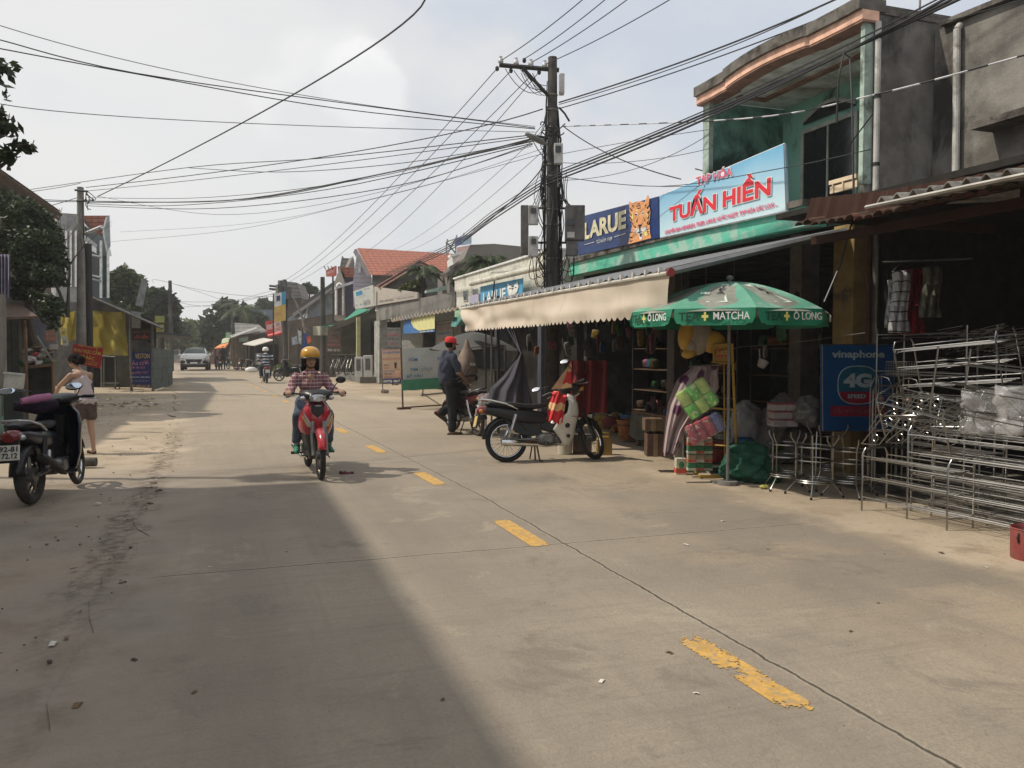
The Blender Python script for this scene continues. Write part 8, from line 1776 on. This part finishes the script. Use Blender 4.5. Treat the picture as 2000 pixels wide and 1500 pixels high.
for i,(u,v,D,lb)in enumerate(((1722,735,8.9,'slim steel garment hoop rising before the blue network sign'),(1775,738,8.6,'steel garment hoop with small knob in the middle of the pile'),(1800,765,8.2,'low steel garment hoop close to the bagged rack'))):
 p=pD(u,v,D);g=MB();t=T('garment_hoop',lb,'rack',(p.x,p.y,0));rk(g,[(0,-.16,0),(0,-.16,p.z-.12),(0,-.10,p.z-.02),(0,0,p.z),(0,.10,p.z-.02),(0,.16,p.z-.12),(0,.16,0)],.009,7);rk(g,[(0,-.16,p.z*.6),(0,.16,p.z*.6)],.007);g.build('hoop_tube',steel,t,smooth=True)
 g=MB();g.lathe([(.02,-.03),(.035,0),(.02,.03)],10,(0,0,p.z*.8));rk(g,[(0,0,p.z*.6),(0,0,p.z)],.006);g.build('centre_knob',mat('dull_pink_knob',(.25,.16,.13),r=.6),t,smooth=True)
t=T('wire_hanger_bundle','loose bundle of shiny wire hangers lying on the tall racks','hangers',(6.75,5.9,1.45))
g=MB();rn=random.Random(4)
for i in range(70):
 p=V((6.6+rn.uniform(-.2,.45),5.75+rn.uniform(-.45,.55),1.42+rn.uniform(0,.22)));a=rn.uniform(-.35,.35);d=V((math.sin(a)*.4,-math.cos(a),rn.uniform(-.1,.35))).normalized()*rn.uniform(.25,.42);s_=V((.06,0,.03))
 g.tube([p,p+d,p+d+s_,p+s_*1.5],.0028,3);g.ell(p,(.006,.006,.006),5,4)
g.build('wire',steel,t,world=True)
for lb,x,y,z_ in(('small wire basket clipped on the tall rack beside the hanging clothes',6.5,6.75,1.22),('wire mesh basket at the right edge high on the racks',6.3,5.15,.98)):
 t=T('wire_basket',lb,'basket',(x,y,z_));g=MB()
 for k in range(9):rk(g,[(0,-.13+.033*k,.14),(0,-.13+.033*k,0),(.14,-.13+.033*k,0),(.14,-.13+.033*k,.14)],.0028,3)
 for k in range(6):rk(g,[(0,-.14,.025*k+.01),(0,.14,.025*k+.01)],.0028,3)
 rk(g,[(0,-.14,.15),(0,.14,.15),(.14,.14,.15),(.14,-.14,.15),(0,-.14,.15)],.006);g.build('mesh',steel,t)
g=MB();c=pD(1935,803,6.9)
def pb(u,v):
 a=2*pi*u;x=.21*math.copysign(abs(math.cos(a))**.4,math.cos(a));y=.12*math.copysign(abs(math.sin(a))**.4,math.sin(a));z_=(v-.5)*.40;p=V((x,y,z_));p+=V((noise.noise(p*9),noise.noise(p*9+V((5,0,0))),noise.noise(p*7)))*.05;return c+Matrix.Rotation(-YAW-.3,3,'Z')@p
g.grid(pb,56,22);bg_=mat('clear_wrap_shiny',(.7,.7,.7),r=.08,alpha=.34,coat=1.,bump=.8,bs=18);tag(g.build('plastic_cover',bg_,smooth=True),'clear crinkled plastic cover pulled over one steel rack at the right','plastic')
g=MB();c=pD(2005,800,6.4);g.grid(pb,40,16);tag(g.build('plastic_cover',bg_,smooth=True),'second clear plastic cover cut by the right edge of the view','plastic')
strip=mat('striped_shirt_cotton',(.34,.34,.35),fn=stripes(2,.10,.13,(.03,.03,.04),.05),r=.9);redk=mat('deep_red_cotton',(.22,.008,.02),r=.9,var=.15);camo=mat('camouflage_cotton',(.05,.055,.04),c2=(.13,.12,.09),sc=9,r=.9)
def garment(label,uL,uR,v0,v1,D,mt,leg=False):
 p=pD((uL+uR)/2,v0,D);t=T('hanging_garment',label,'clothes',tuple(p));g=MB()
 g.grid(lambda u,v:pD(uL+(uR-uL)*u+(3*math.sin(v*5+u)),v0+(v1-v0)*v+(5*abs(u-.5)if v<.1 else 0),D+.06*math.sin(u*15+v*3)-.04*math.sin(pi*u)),22,14)
 o=g.build('fabric',mt,t,world=True,smooth=True);md=o.modifiers.new('s','SOLIDIFY');md.thickness=.02
 g=MB();m_=pD((uL+uR)/2,v0-14,D);g.tube([pD(uL+2,v0+2,D),m_,pD(uR-2,v0+2,D)],.004,4);g.tube([m_,m_+V((0,0,.07)),m_+V((.02,0,.09))],.004,4);g.build('hanger',iron,t,world=True)
garment('grey white striped shirt hanging at the left of the dark shop front',1741,1776,528,650,8.4,strip);garment('deep red garment hanging right behind the striped shirt',1765,1806,524,652,8.6,redk);garment('camouflage trousers hanging in the dark right of the red garment',1800,1838,520,620,8.3,camo)
garment('black and white garment half hidden left of the striped shirt',1734,1750,545,640,8.6,mat('mixed_black_white',(.05,.05,.05),c2=(.4,.4,.4),sc=12,r=.9))
g=MB();A,B=pD(1725,512,8.5),pD(1900,505,7.6);g.tube([A,B],.012,5);tag(g.build('clothes_rail',iron),'thin rail carrying the hanging clothes in the dark shop front','rail')
bp_=gp(1990,1098)+V((.17,.02,0));t=T('red_tub','faded red metal tub cut by the right edge of the view','bucket',tuple(bp_))
g=MB();g.lathe([(.145,0),(.15,.01),(.152,.22),(.158,.225),(.150,.23),(.14,.21),(.138,.04),(1e-3,.035)],28);g.build('tub_body',mat('faded_red_metal',(.26,.06,.055),c2=(.33,.10,.09),sc=5,r=.6,stain=((.15,.08,.06),6,.62,.06,1)),t,smooth=True)
g=MB();g.tube([(-.155,.0,.20),(-.165,0,.17),(-.155,0,.13)],.007,5);g.build('handle_lug',iron,t)
t=T('stone_slab','flat broken concrete slab on the ground below the yellow stand','slab',tuple(gp(1420,938)));g=MB();g.box(gp(1425,945)+V((0,.05,.012)),(.35,.12,.024),(0,0,-.25));g.build('slab_body',cemf,t,world=True,bevel=.006)
t=T('crushed_packet','small crushed yellow packet on the ground near the green sack','packet',tuple(gp(1492,955)));g=MB();g.ell(gp(1492,955)+V((0,0,.025)),(.06,.035,.022),10,6);[q.__iadd__(V((noise.noise(q*40),noise.noise(q*33),0))*.01)for q in g.v];g.build('packet_body',mat('dull_yellow_packet',(.45,.42,.12),var=.4,sc=30,r=.5),t,world=True)
t=T('crumpled_rag','small dark red rag lying on the road beside the rider','rag',tuple(gp(677,926)));g=MB();c=gp(677,926)
g.grid(lambda u,v:c+V(((u-.5)*.17,(v-.5)*.10,.010+.045*abs(noise.noise(V((u*4,v*4,3)))))),14,10);g.build('rag_cloth',mat('dark_red_rag',(.13,.03,.04),r=.95),t,world=True,smooth=True)
# -- white car
CP=(gp(355,724)+gp(403,724))/2;dirc=math.atan2(-CP.y+0,-CP.x+0)
t=T('car','white compact sport utility car with black grille approaching in the distance','car',tuple(CP),dirc-R(4))
cw_=mat('white_car_paint',(.72,.72,.70),var=.02,r=.2,coat=1.);bk=mat('black_trim',(.02,.02,.022),r=.4);gl=mat('windscreen_glass',(.05,.065,.06),r=.35)
g=MB();loft(g,[(-4.0,0,.78,.80,.30,5),(-3.8,0,.80,.88,.42,5),(-2.6,0,.80,.90,.42,6),(-1.0,0,.80,.90,.42,6),(-.25,0,.78,.88,.38,5),(-.03,0,.74,.80,.30,4.5),(.05,0,.70,.70,.22,4)],28);g.build('car_body',cw_,t,smooth=True)
g=MB();loft(g,[(-3.9,0,1.15,.70,.10,4),(-3.6,0,1.30,.70,.24,4),(-2.8,0,1.34,.70,.27,4),(-1.9,0,1.32,.70,.26,4),(-1.45,0,1.20,.76,.12,4),(-1.1,0,1.14,.80,.04,4)],24);g.build('roof',cw_,t,smooth=True)
g=MB();g.add([(-.86,-.74,1.15),(-.86,.74,1.15),(-1.58,.60,1.585),(-1.58,-.60,1.585)],[(0,1,2,3)]);g.build('windscreen',gl,t)
g=MB();g.prism([(-.56,.80),(.56,.80),(.42,.50),(-.42,.50)],.03,.09,'yz');g.build('grille',bk,t,bevel=.02)
g=MB();g.prism([(-.80,.42),(.80,.42),(.74,.24),(-.74,.24)],.0,.06,'yz');g.build('lower_bumper',bk,t,bevel=.02)
for s in(-1,1):
 g=MB();g.ell((-.02,s*.72,.84),(.14,.15,.045),12,8);g.build('headlight',lens_clear,t,smooth=True);g=MB();g.ell((.0,s*.72,.62),(.12,.19,.12),12,8);g.build('fog_lamp',bk,t,smooth=True)
 g=MB();g.ell((-1.25,s*1.0,1.10),(.08,.12,.08),10,8);g.build('side_mirror',cw_,t,smooth=True)
 for x in(-.75,-3.2):g=MB();g.cyl((x,s*.70,.33),(x,s*.92,.33),.33,n=22);w_=g.build('wheel',rubber,t,smooth=True);g=MB();g.cyl((x,s*.90,.33),(x,s*.935,.33),.20,n=14);g.build('rim',dullal,w_)
g=MB();g.bx(.085,.10,-.24,.24,.50,.60);g.build('licence_plate',white,t)
g=MB()
for s in(-1,1):g.tube([(-1.9,s*.58,1.60),(-3.4,s*.58,1.60)],.02,5)
g.build('roof_rail',bk,t)
g=MB();g.ell((.095,0,.70),(.01,.07,.035),10,6);g.build('badge',dullal,t)
t=T('parked_truck','grey blurred truck front behind the sheet fence left of the white car','truck',tuple(pD(345,706,80)));K8=lambda u,v:pD(u,v,80)
pxp(t,'cab',K8,[(337,683),(349,683),(350,702),(337,702)],(0,3,0),mat('grey_cab',(.20,.22,.22),var=.2,r=.5));pxp(t,'windscreen',lambda u,v:pD(u,v,79.9),rect(339,685,348,692),(0,.05,0),gl)
t=T('background_wall','dim plaster wall closing the yard behind the stall and the left pole','wall',tuple(pD(140,760,34)))
pxp(t,'panel',K_(34),[(60,590),(182,590),(182,758),(60,766)],(-.5,.4,0),mat('dim_plaster',(.12,.12,.115),var=.2,r=.95));pxp(t,'doorway',K_(33.9),rect(160,700,178,757),(0,.05,0),dk2)
t=T('white_bag','pale sack dumped by the distant roadside near the parked motorbikes','bag',tuple(gp(491,727)));g=MB();g.ell(gp(491,727)+V((0,0,.15)),(.4,.25,.2),10,6);g.build('bag_body',white,t,world=True,smooth=True)
hz=MB();hz.bx(-75,45,-14,150,-1,13);ho=hz.build('haze',mat('haze_air'));tag(ho,'thin warm humid haze filling the street','haze',kind='stuff')
t=MC['haze_air'].node_tree;t.nodes.clear();pv=t.nodes.new('ShaderNodeVolumePrincipled');pv.inputs['Density'].default_value=.0013;pv.inputs['Color'].default_value=(.95,.95,.94,1);pv.inputs['Anisotropy'].default_value=.3
oo=t.nodes.new('ShaderNodeOutputMaterial');t.links.new(pv.outputs[0],oo.inputs['Volume'])
